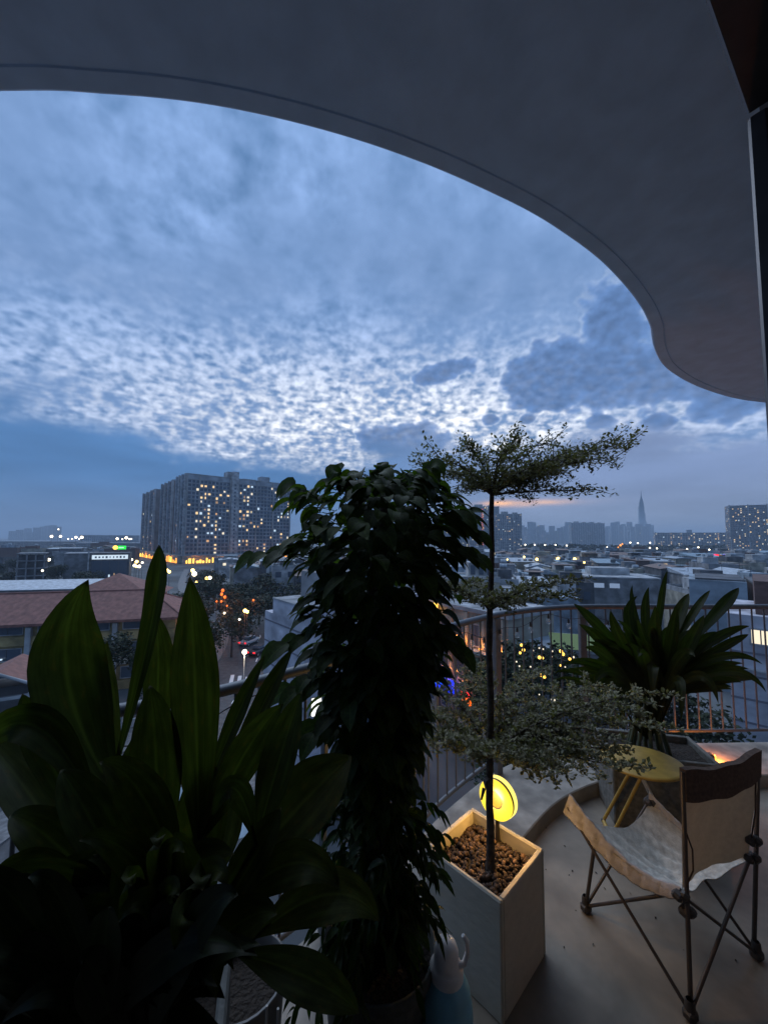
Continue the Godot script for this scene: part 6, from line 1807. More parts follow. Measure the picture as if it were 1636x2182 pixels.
func roofscape() -> void:
	# right of the trunk: streets of narrow houses
	var count := 0
	var z := 74.0
	while z < 430.0:
		var x := z * 0.10
		while x < z * 1.08 + 8:
			var w := rng.randf_range(5.0, 9.5) * (1.0 + maxf(0.0, z - 130.0) / 330.0)
			var h := rng.randf_range(8.0, 13.2 if z > 120.0 else 11.4)
			var skip := (z < 110.0 and x / z > 0.5 and x / z < 0.76) or (z < 86.0 and x / z > 0.3 and x / z < 0.56) or rng.randf() < 0.08
			if not skip and count < 215:
				house(x, -z + rng.randf_range(-2, 2), w * 0.97, rng.randf_range(11, 15), h, rng.randf_range(-0.1, 0.1) - 0.25, "right of the slender tree" if x < z * 0.55 else "behind the strap-leaved plant", "houses on the right", z < 120.0)
				count += 1
			x += w
			if rng.randf() < 0.12:
				x += 4.0
		z += 16.0 + maxf(0.0, z - 120.0) * 0.085
	# low houses in front of the great slab
	count = 0
	z = 122.0
	while z < 285.0:
		var x := -z * (0.40 - 0.06 * smooth(220, 130, z))
		while x < z * 0.06:
			var w := rng.randf_range(6.0, 10.0) * (1.0 + maxf(0.0, z - 150.0) / 220.0)
			if rng.randf() > 0.1 and count < 60:
				house(x, -z + rng.randf_range(-2, 2), w * 0.97, rng.randf_range(11, 15), minf(rng.randf_range(7.5, 11.5), 19.0 - 0.05 * z), rng.randf_range(-0.1, 0.1) + 0.35, "in front of the big apartment slab", "houses before the apartment slab", z < 140.0)
				count += 1
			x += w
		z += 16.0 + maxf(0.0, z - 150.0) * 0.05
	# far left
	for k in 34:
		var d := rng.randf_range(165.0, 520.0)
		var x := -d * rng.randf_range(0.66, 1.08)
		house(x, -d, rng.randf_range(9, 20), rng.randf_range(10, 16), rng.randf_range(6.0, 12.5), rng.randf_range(-0.2, 0.2) + 0.5, "far left of the apartment slab", "houses on the far left", false)


var crowns := []


func make_crowns() -> void:
	for k in 4:
		var m := MB.new()
		var r := RandomNumberGenerator.new()
		r.seed = 90 + k
		var lobes := []
		for q in 9:
			var a := r.randf() * TAU
			lobes.append([Vector3(cos(a) * r.randf_range(0.15, 0.62), r.randf_range(-0.25, 0.42), sin(a) * r.randf_range(0.15, 0.62)), r.randf_range(0.28, 0.46)])
		for q in 1500:
			var l: Array = lobes[q % 9]
			var dir := Vector3(r.randf_range(-1, 1), r.randf_range(-0.8, 1), r.randf_range(-1, 1)).normalized()
			var o: Vector3 = l[0] + dir * l[1] * r.randf_range(0.6, 1.08)
			var s := r.randf_range(0.035, 0.075)
			var t := Vector3(r.randf_range(-1, 1), r.randf_range(-0.6, 0.6), r.randf_range(-1, 1)).normalized()
			var w := t.cross((dir + Vector3(r.randf_range(-0.5, 0.5), 0.5, r.randf_range(-0.5, 0.5))).normalized()).normalized()
			var tone := r.randf_range(0.55, 1.35)
			m.col = Color(tone, tone, tone)
			var up := t.cross(w) * s * 0.3
			m.quad(o - t * s, o - w * s * 0.5 + up, o + t * s, o + w * s * 0.5 - up)
		crowns.append(m.done())


func tree(x: float, z: float, h: float, r: float, label: String, group: String) -> void:
	var p := thing("street_tree", label, "tree", Vector3(x, GROUND, z), rng.randf() * TAU, group)
	var t := MB.new()
	t.tube(PackedVector3Array([Vector3.ZERO, Vector3(0.1, h * 0.3, 0.05), Vector3(0.0, h * 0.55, 0.0), Vector3(0.15, h * 0.8, 0.1)]), PackedFloat32Array([0.22, 0.17, 0.13, 0.05]), 8)
	for k in 4:
		var a := TAU * k / 4 + 0.4
		t.rod(Vector3(0.05, h * (0.4 + 0.05 * k), 0), Vector3(cos(a) * r * 0.6, h * 0.72, sin(a) * r * 0.6), 0.09, 6, 0.03)
	part("trunk", t, M.bark, p)
	var c := part("crown", crowns[rng.randi() % 4], M.tree_leaf, p)
	c.position = Vector3(0, h - r * 0.85, 0)
	c.scale = Vector3(r * 1.15, r * 0.95, r * 1.15)


func trees() -> void:
	make_crowns()
	var near_street := [[-33, -84, 9.6, 4.2], [-27, -75, 9.0, 3.8], [-29, -92, 9.4, 4.0], [-45, -104, 10, 4.6], [-38, -98, 9.5, 4.2], [-24.5, -84, 8.6, 3.6], [-36, -72, 8.8, 3.8], [-41, -84, 9.2, 4.2], [-20, -97, 9.8, 4.4], [-14, -106, 9.6, 4.4], [-31, -110, 10.0, 4.6], [-52, -116, 10.4, 4.8], [-25.5, -66.5, 7.6, 3.2], [-27.8, -60, 7.6, 3.2], [-17.5, -88, 8.6, 3.6], [-12, -96, 9.2, 4.0], [-36, -120, 10.4, 4.6], [-22, -118, 10.0, 4.4], [-60, -128, 10.4, 4.8]]
	for t in near_street:
		tree(t[0], t[1], t[2] + 0.6, t[3] * 1.25, "dark street tree beside the bend of the road below", "trees along the road")
	for t in [[-31.6, -45.5, 9.6, 3.6], [-27.5, -46.5, 8.0, 3.0], [-24.5, -43, 6.5, 2.4]]:
		tree(t[0], t[1], t[2], t[3], "dark tree in the yard in front of the red-roofed building", "trees in the yard")
	for t in [[8.2, -27, 12.6, 3.2], [11.4, -28.5, 13.4, 3.5], [14.6, -27, 12.6, 3.3], [10.2, -23.5, 9.6, 3.0], [17.6, -29, 12.2, 3.4], [13.2, -23, 9.2, 2.8], [7.4, -24.5, 8.2, 2.4], [20.0, -25, 10.6, 3.2]]:
		tree(t[0], t[1], t[2], t[3], "dark leafy tree with warm lights seen through the railing", "trees below the railing")
	for k in 30:
		var d := rng.randf_range(130.0, 430.0)
		tree(-d * rng.randf_range(0.68, 1.06), -d, rng.randf_range(8, 12.5), rng.randf_range(4.0, 6.5), "dark tree among the far houses left of the apartment slab", "trees on the far left")
	for k in 26:
		var d := rng.randf_range(120.0, 330.0)
		tree(d * rng.randf_range(0.66, 0.95), -d, rng.randf_range(8, 13), rng.randf_range(3.5, 5.5), "dark tree among the roofs left of the brown tower", "trees among the right roofs")
	# the far belt of trees below the twin towers
	var m := MB.new()
	var rows := 900
	for k in rows:
		var d := rng.randf_range(560.0, 640.0)
		var x := d * rng.randf_range(0.36, 0.88)
		var r := rng.randf_range(5.0, 9.0)
		var o := Vector3(x, GROUND + rng.randf_range(2.0, 12.0), -d)
		for q in 3:
			var t := Vector3(rng.randf_range(-1, 1), rng.randf_range(-0.5, 0.8), rng.randf_range(-1, 1)).normalized() * r * 0.6
			var w := Vector3(rng.randf_range(-1, 1), rng.randf_range(-0.8, 0.8), rng.randf_range(-1, 1)).normalized() * r * 0.35
			var tone := rng.randf_range(0.6, 1.3)
			m.col = Color(tone, tone, tone)
			m.quad(o - t, o - w, o + t, o + w)
	single("distant_woods", m, M.tree_leaf, "far dark belt of trees below the hazy towers", "woods", "", "stuff")


func school() -> void:
	var p := thing("school_building", "long building with a red tiled hip roof and yellow walls behind the dark leaves", "building", Vector3(-47.5, GROUND, -54.0), 0.30)
	var w := 36.0
	var d := 10.0
	var h := 9.3
	bx("wall", p, Vector3(0, h / 2, 0), Vector3(w, h, d), M.wall_yellow)
	var m := MB.new()
	var e := 1.1
	var A := Vector3(-w / 2 - e, h - 0.1, d / 2 + e)
	var B := Vector3(w / 2 + e, h - 0.1, d / 2 + e)
	var C := Vector3(w / 2 + e, h - 0.1, -d / 2 - e)
	var D := Vector3(-w / 2 - e, h - 0.1, -d / 2 - e)
	var r1 := Vector3(-w / 2 + 4.5, h + 3.0, 0)
	var r2 := Vector3(w / 2 - 4.5, h + 3.0, 0)
	m.quad(A, B, r2, r1)
	m.quad(C, D, r1, r2)
	m.tri(B, C, r2)
	m.tri(D, A, r1)
	m.box(Vector3(0, h - 0.28, d / 2 + e - 0.1), Vector3(w + 2 * e, 0.3, 0.2))
	part("roof", m, M.red_tile, p)
	var rg := MB.new()
	rg.rod(r1, r2, 0.16, 6)
	rg.rod(r2, B, 0.14, 6)
	rg.rod(r2, C, 0.14, 6)
	part("ridge_tiles", rg, M.red_tile, p)
	for k in 8:
		bx("column", p, Vector3(-w / 2 + 1.0 + k * 4.66, h / 2 - 0.3, d / 2 + 0.5), Vector3(0.55, h - 0.6, 0.5), M.wall_white)
	for f in 3:
		bx("gallery_wall", p, Vector3(0, 0.6 + f * 3.2, d / 2 + 0.36), Vector3(w, 1.1, 0.2), M.wall_yellow if f != 1 else M.wall_cream)
		for k in 7:
			framed_window(p, Vector3(-w / 2 + 3.3 + k * 4.66, 2.1 + f * 3.2, d / 2), 3.0, 1.4, M.glass)
	bx("gallery_light", p, Vector3(-3.4, 8.3, d / 2 + 0.34), Vector3(1.2, 0.36, 0.3), M.lit_orange)
	bx("gallery_light", p, Vector3(-1.2, 4.9, d / 2 + 0.34), Vector3(0.5, 0.14, 0.2), M.lit_cool)
	# wing behind with a pyramid roof
	var q := thing("school_wing", "square wing with a pointed red tiled roof behind the long red roof", "building", Vector3(-47.5, GROUND, -70), 0.3)
	bx("wall", q, Vector3(0, 5.0, 0), Vector3(13, 10.0, 13), M.wall_cream)
	var n := MB.new()
	var top := Vector3(0, 13.6, 0)
	var a := Vector3(-7.5, 9.9, 7.5)
	var b := Vector3(7.5, 9.9, 7.5)
	var c := Vector3(7.5, 9.9, -7.5)
	var f := Vector3(-7.5, 9.9, -7.5)
	n.tri(a, b, top)
	n.tri(b, c, top)
	n.tri(c, f, top)
	n.tri(f, a, top)
	part("roof", n, M.red_tile, q)
	# long tin sheds behind
	var s := thing("long_shed", "long pale tin-roofed shed behind the red roof at the left edge", "shed", Vector3(-78, GROUND, -88), 0.25)
	bx("wall", s, Vector3(0, 4.3, 0), Vector3(36, 8.6, 9), M.wall_grey)
	var t := MB.new()
	t.quad(Vector3(-18.5, 8.7, 5), Vector3(18.5, 8.7, 5), Vector3(18.5, 9.9, -5), Vector3(-18.5, 9.9, -5))
	t.box(Vector3(0, 8.65, 5.0), Vector3(37, 0.16, 0.16))
	part("roof", t, M.tin, s)
	var s2 := thing("long_shed", "lower tin roof stepping down beside the red roof", "shed", Vector3(-58, GROUND, -79), 0.25)
	bx("wall", s2, Vector3(0, 4.0, 0), Vector3(18, 8.0, 6), M.wall_grey)
	t = MB.new()
	t.quad(Vector3(-9.3, 8.1, 3.3), Vector3(9.3, 8.1, 3.3), Vector3(9.3, 8.9, -3.3), Vector3(-9.3, 8.9, -3.3))
	part("roof", t, M.tin, s2)
	# gatehouse
	var g := thing("gatehouse", "small gatehouse with a red tiled gable and white timber posts, low at the left edge", "building", Vector3(-33.5, GROUND, -35.5), 0.5)
	bx("wall", g, Vector3(0, 3.3, -1.5), Vector3(7, 6.6, 3), M.wall_dark)
	t = MB.new()
	var z0 := 2.6
	var z1 := -3.6
	t.quad(Vector3(-4.4, 6.4, z0), Vector3(0, 8.6, z0), Vector3(0, 8.6, z1), Vector3(-4.4, 6.4, z1))
	t.quad(Vector3(4.4, 6.4, z1), Vector3(0, 8.6, z1), Vector3(0, 8.6, z0), Vector3(4.4, 6.4, z0))
	part("roof", t, M.red_tile, g)
	for sd in [-1.0, 1.0]:
		t = MB.new()
		t.rod(Vector3(sd * 4.3, 6.3, z0 + 0.05), Vector3(0, 8.5, z0 + 0.05), 0.13, 6)
		part("barge_board", t, M.wall_white, g)
		bx("post", g, Vector3(sd * 3.6, 3.2, z0 - 0.2), Vector3(0.3, 6.3, 0.3), M.wall_white)
		t = MB.new()
		t.rod(Vector3(sd * 3.6, 5.2, z0 - 0.2), Vector3(sd * 2.0, 6.6, z0 - 0.2), 0.12, 6)
		part("brace", t, M.wall_white, g)
	bx("tie_beam", g, Vector3(0, 6.35, z0 - 0.2), Vector3(7.2, 0.28, 0.28), M.wall_white)


func left_blocks() -> void:
	var p := thing("office_building", "dark office block with a white lit sign band along its top", "building", Vector3(-108, GROUND, -154), 0.5)
	bx("wall", p, Vector3(0, 7.0, 0), Vector3(13, 14.0, 10), M.wall_dark)
	bx("glass_front", p, Vector3(0.3, 5.6, 5.02), Vector3(11.6, 10.8, 0.1), M.glass)
	for k in 5:
		bx("mullion", p, Vector3(-5.2 + k * 2.75, 5.6, 5.1), Vector3(0.12, 10.8, 0.12), M.dark_metal)
	bx("sign_light", p, Vector3(0.3, 12.4, 5.1), Vector3(11.4, 1.6, 0.3), M.lit_sign)
	for k in 9:
		bx("sign_letter", p, Vector3(-4.2 + k * 1.12, 12.4, 5.27), Vector3(rng.randf_range(0.35, 0.7), rng.randf_range(0.5, 0.9), 0.06), M.wall_grey)
	bx("edge_fin", p, Vector3(-6.4, 7.2, 5.2), Vector3(0.4, 14.6, 0.5), M.wall_white)
	bx("lit_window", p, Vector3(0.2, 5.0, 5.12), Vector3(0.5, 1.4, 0.1), M.lit_cool)
	bx("lit_window", p, Vector3(1.8, 5.6, 5.12), Vector3(0.4, 1.2, 0.1), M.lit_dim)
	p = thing("building", "plain grey block beside the office with the white sign band", "building", Vector3(-121, GROUND, -160), 0.55)
	bx("wall", p, Vector3(0, 6.7, 0), Vector3(15, 13.4, 11), M.wall_grey)
	bx("roof_edge", p, Vector3(0, 13.5, 0), Vector3(15.4, 0.3, 11.4), M.slab)
	p = thing("unfinished_building", "bare concrete building frame with open storeys at the far left", "building", Vector3(-129, GROUND, -143), 0.6)
	for f in 6:
		bx("floor_slab", p, Vector3(0, 0.5 + f * 2.7, 0), Vector3(8, 0.3, 8), M.wall_grey)
		if f < 5:
			for k in 4:
				for q in 2:
					bx("column", p, Vector3(-3.6 + k * 2.4, 1.85 + f * 2.7, -3.6 + q * 7.2), Vector3(0.4, 2.4, 0.4), M.wall_grey)
	bx("core_wall", p, Vector3(0, 6.7, -1.0), Vector3(7.4, 13.2, 4), M.wall_dark)
	# roof sign
	p = thing("roof_sign", "small glowing green sign with a yellow disc above the far roofs", "sign", Vector3(-129.3, -3.3, -190), 0.55)
	bx("sign_light", p, Vector3(0.8, 0.05, 0), Vector3(3.6, 1.8, 0.3), M.lit_green)
	bx("sign_letter", p, Vector3(0.6, 0.05, 0.2), Vector3(2.2, 0.5, 0.06), M.lit_sign)
	var m := MB.new()
	m.rod(Vector3(-1.8, 0.1, -0.1), Vector3(-1.8, 0.1, 0.25), 1.0, 16)
	part("sign_light", m, M.lit_gold, p)
	bx("pole", p, Vector3(0, -5.8, -0.3), Vector3(0.3, 10.0, 0.3), M.dark_metal)
	# low long blocks and roofs on the horizon
	p = thing("warehouse", "long low grey block on the horizon left of the apartment slab", "warehouse", Vector3(-634, GROUND, -900), 0.5)
	bx("wall", p, Vector3(0, 12.5, 0), Vector3(112, 25, 30), M.tower)
	face_windows(p, Vector3(-56, 0, 15), Vector3.RIGHT, Vector3.BACK, 112, 3, 6, 3.4, 30, 0.0, 0)
	p = thing("warehouse", "long pale factory roof below the horizon lights on the left", "warehouse", Vector3(-350, GROUND, -500), 0.5)
	bx("wall", p, Vector3(0, 6, 0), Vector3(70, 12, 24), M.wall_grey)
	bx("roof", p, Vector3(0, 12.6, 0), Vector3(72, 1.2, 25), M.tin)
	p = thing("warehouse", "dim long roof at the far left edge of the plain", "warehouse", Vector3(-560, GROUND, -640), 0.6)
	bx("wall", p, Vector3(0, 6, 0), Vector3(120, 12, 30), M.wall_grey)
	bx("roof", p, Vector3(0, 12.6, 0), Vector3(122, 1.2, 31), M.tin)


func framed_window(p: Node3D, at: Vector3, w: float, h: float, pane: Material) -> void:
	# a frame whose pane and bar are its sub-parts
	var m := MB.new()
	var t := 0.1
	m.box(at + Vector3(-w / 2 - t / 2, 0, 0.04), Vector3(t, h + 2 * t, 0.14))
	m.box(at + Vector3(w / 2 + t / 2, 0, 0.04), Vector3(t, h + 2 * t, 0.14))
	m.box(at + Vector3(0, h / 2 + t / 2, 0.04), Vector3(w, t, 0.14))
	m.box(at + Vector3(0, -h / 2 - t / 2, 0.05), Vector3(w, t, 0.18))
	var f := part("window", m, M.slab, p)
	var g := MB.new()
	g.box(at + Vector3(0, 0, 0.01), Vector3(w, h, 0.06))
	part("window_pane", g, pane, f)
	g = MB.new()
	g.box(at + Vector3(0, 0, 0.055), Vector3(0.06, h, 0.05))
	part("window_bar", g, M.wall_dark, f)


func near_buildings() -> void:
	# the neighbour with grooved side wall
	var ax := Vector3(-0.64, 0, -0.77)       # along the side wall, away from the viewer
	var fx := Vector3(0.77, 0, -0.64)        # along the front
	var c := Vector3(-5.6, GROUND, -28.6)
	var p := thing("neighbour_house", "tall pale lilac house with dark grooves across its blind side wall, beyond the left railing", "house", c, atan2(0.64, 0.77))
	# local +x along the front, local -z along the side wall
	var h := 14.9
	bx("wall", p, Vector3(6, h / 2, -2.9), Vector3(12, h, 5.8), M.wall_lilac)
	bx("wall", p, Vector3(6, 6.85, -6.6), Vector3(12, 13.7, 1.6), M.wall_lilac)
	bx("parapet_cap", p, Vector3(6, h + 0.05, -2.9), Vector3(12.1, 0.1, 5.9), M.slab)
	bx("roof_room", p, Vector3(4.2, h + 1.2, -3.6), Vector3(4.0, 2.2, 3.0), M.wall_grey)
	for k in 8:
		bx("groove", p, Vector3(-0.012, 13.0 - k * 1.75, -3.7), Vector3(0.03, 0.13, 7.36), M.groove)
	for f in 4:
		for k in 3:
			framed_window(p, Vector3(2.2 + k * 3.6, 10.9 - f * 2.5, 0.0), 1.3, 1.5, M.glass)
	bx("canopy", p, Vector3(3.5, 4.3, 0.9), Vector3(7, 0.14, 1.8), M.tin)
	var s := thing("light_box_sign", "square white lit sign box on the pale house beyond the left railing", "sign", Vector3(-4.25, -9.62, -27.2), atan2(0.64, 0.77) - 0.1)
	bx("sign_light", s, Vector3(0, 0, 0), Vector3(1.25, 1.12, 0.16), M.lit_white)
	bx("sign_back", s, Vector3(0, 0, -0.12), Vector3(1.35, 1.22, 0.08), M.dark_metal)
	for k in 3:
		bx("sign_mark", s, Vector3(-0.3 + k * 0.26, -0.22, 0.085), Vector3(0.12, 0.1, 0.01), M.wall_grey)
	bx("sign_mark", s, Vector3(0.1, 0.2, 0.085), Vector3(0.14, 0.06, 0.01), M.wall_grey)
	bx("bracket", s, Vector3(0, 0.2, -0.5), Vector3(0.08, 0.08, 0.8), M.dark_metal)
	omni(Vector3(-4.25, -9.6, -26.6), Color(0.95, 0.97, 1.0), 0.5, 0.4, 12)
	s = thing("strip_light", "narrow upright white lamp beside the square white sign", "lamp", Vector3(-3.55, -9.35, -27.4), 0.6)
	bx("light_face", s, Vector3.ZERO, Vector3(0.17, 0.62, 0.08), M.lit_white)
	bx("lamp_back", s, Vector3(0, 0, -0.07), Vector3(0.22, 0.7, 0.06), M.dark_metal)
	# pale awnings in the lane below
	var a := thing("awning", "pale steel-framed awning roof in the lane below the left railing", "awning", Vector3(-8.4, -12.0, -19.5), 0.5)
	var m := MB.new()
	m.quad(Vector3(-1.8, 0, 1.6), Vector3(1.8, 0, 1.6), Vector3(1.8, 1.2, -1.6), Vector3(-1.8, 1.2, -1.6))
	part("awning_sheet", m, M.tin_blue, a)
	for x in [-1.8, 0.0, 1.8]:
		m = MB.new()
		m.rod(Vector3(x, 0.03, 1.65), Vector3(x, 1.25, -1.65), 0.06, 6)
		part("rafter", m, M.wall_white, a)
		bx("post", a, Vector3(x, -3.1, 1.6), Vector3(0.1, 6.3, 0.1), M.wall_white)
	# facade with lit pilasters
	var yaw := -0.98
	p = thing("lit_house", "ornate house front with pilasters lit from below, behind the trunk and railing post", "house", Vector3(4.6, GROUND, -45.5), yaw)
	bx("wall", p, Vector3(6.0, 6.4, -3.5), Vector3(12, 12.8, 7), M.wall_cream)
	bx("cornice", p, Vector3(6.0, 13.0, -3.5), Vector3(12.6, 0.4, 7.6), M.slab)
	bx("balcony", p, Vector3(6.0, 9.2, 0.4), Vector3(12.2, 0.25, 1.0), M.slab)
	for k in 6:
		var x := 0.4 + k * 2.2
		bx("pilaster", p, Vector3(x, 6.35, 0.14), Vector3(0.45, 12.7, 0.3), M.wall_cream)
		for f in 2:
			bx("uplight_lamp", p, Vector3(x, 5.9 + f * 3.7, 0.62), Vector3(0.22, 0.16, 0.22), M.lit_amber)
			omni(Vector3(x, 6.15 + f * 3.7, 0.66), Color(1.0, 0.62, 0.28), 0.8, 0.06, 8, p)
		if k < 5:
			for f in 3:
				framed_window(p, Vector3(x + 1.1, 3.4 + f * 3.6, 0.0), 1.0, 2.0, M.glass)
	bx("shop_light", p, Vector3(0.0, 8.6, 0.9), Vector3(1.1, 2.6, 0.3), M.lit_gold)
	bx("shop_light", p, Vector3(1.4, 12.2, 0.6), Vector3(0.8, 0.7, 0.3), M.lit_amber)
	bx("shop_light", p, Vector3(2.6, 12.6, 0.6), Vector3(0.9, 0.8, 0.3), M.lit_gold)
	bx("blue_sign_light", p, Vector3(3.6, 5.0, 0.9), Vector3(4.4, 1.3, 0.3), M.lit_blue)
	for k in 7:
		bx("sign_letter", p, Vector3(1.8 + k * 0.55, 5.1, 1.07), Vector3(rng.randf_range(0.2, 0.42), rng.randf_range(0.4, 0.8), 0.06), M.lit_skyblue)
	bx("orange_sign_light", p, Vector3(7.6, 4.3, 0.9), Vector3(1.1, 0.5, 0.3), M.lit_orange)
	bx("orange_sign_light", p, Vector3(7.4, 4.9, 0.9), Vector3(0.9, 0.4, 0.3), M.lit_red)
	# right neighbour with bands
	p = thing("neighbour_house", "pale grey-violet house wall with dark bands and one lit window, beyond the right railing", "house", Vector3(21.0, GROUND, -24.0), -0.75)
	bx("wall", p, Vector3(6.0, 7.8, -4), Vector3(12, 15.6, 8), M.wall_lilac)
	bx("wall_top", p, Vector3(6.6, 16.6, -4.2), Vector3(10.6, 2.0, 7), M.wall_brick)
	for k in 8:
		bx("groove", p, Vector3(6.0, 13.4 - k * 1.35, 0.012), Vector3(12, 0.12, 0.03), M.groove)
	bx("ledge_band", p, Vector3(6.0, 12.45, 0.1), Vector3(12, 0.1, 0.3), M.slab)
	framed_window(p, Vector3(1.45, 14.4, 0.0), 0.8, 0.8, M.lit_pale)
	for k in 3:
		framed_window(p, Vector3(4.4 + 2.4 * k, 11.2, 0.0), 1.0, 1.3, M.glass)
	for k in 3:
		var v := thing("wall_vent", "small louvred vent box, %s of three down the banded wall at the right" % ["topmost", "middle one", "lowest"][k], "vent", Vector3(22.5, GROUND + 11.3 - k * 1.35, -22.4), -0.75, "vents on the banded wall")
		bx("vent_box", v, Vector3(0, 0, 0), Vector3(0.34, 0.26, 0.2), M.slab)
		for q in 3:
			bx("louvre", v, Vector3(0, -0.07 + q * 0.07, 0.11), Vector3(0.28, 0.03, 0.03), M.wall_dark)
	# grey house with two pale windows
	p = thing("grey_house", "broad grey house with two pale windows in its blind wall right of the tree", "house", Vector3(59.5, GROUND, -101), -0.25)
	bx("wall", p, Vector3(0, 5.4, 0), Vector3(15.5, 10.8, 14), M.wall_grey)
	bx("roof_edge", p, Vector3(0, 10.95, 0), Vector3(16, 0.3, 14.4), M.wall_white)
	bx("roof_room", p, Vector3(-1, 12.0, -2), Vector3(9, 1.8, 6), M.wall_white)
	for k in 2:
		bx("window", p, Vector3(-5.2 + k * 3.4, 9.0, 7.03), Vector3(2.2, 1.1, 0.1), M.lit_dusk)
	p = thing("white_house", "white-walled house below the second storey of the slender tree", "house", Vector3(30, GROUND, -74), -0.2)
	bx("wall", p, Vector3(0, 5.0, 0), Vector3(10, 10.0, 12), M.wall_blue)
	bx("roof_room", p, Vector3(4.0, 11.2, -1), Vector3(3.2, 2.4, 5), M.wall_white)
	for k in 4:
		bx("pergola_post", p, Vector3(2.6 + k * 0.9, 11.2, 2.2), Vector3(0.12, 2.4, 0.12), M.wall_white)
	p = thing("flat_wall_house", "house with a broad plain blue-grey gable wall right behind the strap leaves", "house", Vector3(49.1, GROUND, -57.8), -0.67)
	bx("wall", p, Vector3(0, 7.3, 0), Vector3(6.0, 14.6, 12), M.wall_blue)
	bx("roof_edge", p, Vector3(0.3, 14.7, 0), Vector3(5.2, 0.25, 11), M.wall_dark)
	p = thing("brick_house", "brown brick house at the right end above the railing", "house", Vector3(55.0, GROUND, -52.0), -0.67)
	bx("wall", p, Vector3(0, 7.2, 0), Vector3(9, 14.4, 10), M.wall_brick)
	bx("roof_edge", p, Vector3(0, 14.5, 0), Vector3(9.4, 0.3, 10.4), M.wall_dark)
	bx("floor_band", p, Vector3(0, 11.0, 5.05), Vector3(9, 0.2, 0.2), M.slab)
	p = thing("terrace_house", "house with a broad cream roof terrace behind the slender trunk", "house", Vector3(12.4, GROUND, -64), -0.1)
	bx("wall", p, Vector3(0, 6.8, 0), Vector3(11, 13.6, 10), M.wall_cream)
	bx("parapet", p, Vector3(0, 14.0, 4.9), Vector3(11.2, 0.8, 0.3), M.wall_white)
	bx("roof_room", p, Vector3(3.4, 15.0, -1), Vector3(4.0, 2.6, 4), M.wall_white)
	for k in 3:
		bx("window", p, Vector3(2.1 + k * 1.3, 15.1, 1.04), Vector3(0.7, 1.5, 0.1), M.glass)
	p = thing("green_awning_roof", "low pale roof with a green awning just behind the railing bars", "roof", Vector3(16.5, GROUND, -37), -0.3)
	bx("wall", p, Vector3(0, 5.2, 0), Vector3(8, 10.4, 6), M.wall_grey)
	bx("roof", p, Vector3(0, 10.5, 0), Vector3(8.4, 0.2, 6.4), M.tin)
	m = MB.new()
	m.quad(Vector3(-1.0, 10.7, 3.4), Vector3(4.2, 10.7, 3.4), Vector3(4.2, 11.5, 1.0), Vector3(-1.0, 11.5, 1.0))
	part("awning_sheet", m, M.green_sheet, p)


func lamp_dot(called: String, pos: Vector3, r: float, m: Material, label: String, group: String, pole := true) -> Node3D:
	var p := thing(called, label, "lamp", pos, 0.0, group)
	var s := MB.new()
	s.ball(Vector3.ZERO, r, 8)
	part("light_globe", s, m, p)
	if pole:
		var drop := pos.y - GROUND
		var q := MB.new()
		q.rod(Vector3(0, -drop, 0), Vector3(0, -r * 0.9, 0), r * 0.16, 5)
		part("pole", q, M.dark_metal, p)
	return p


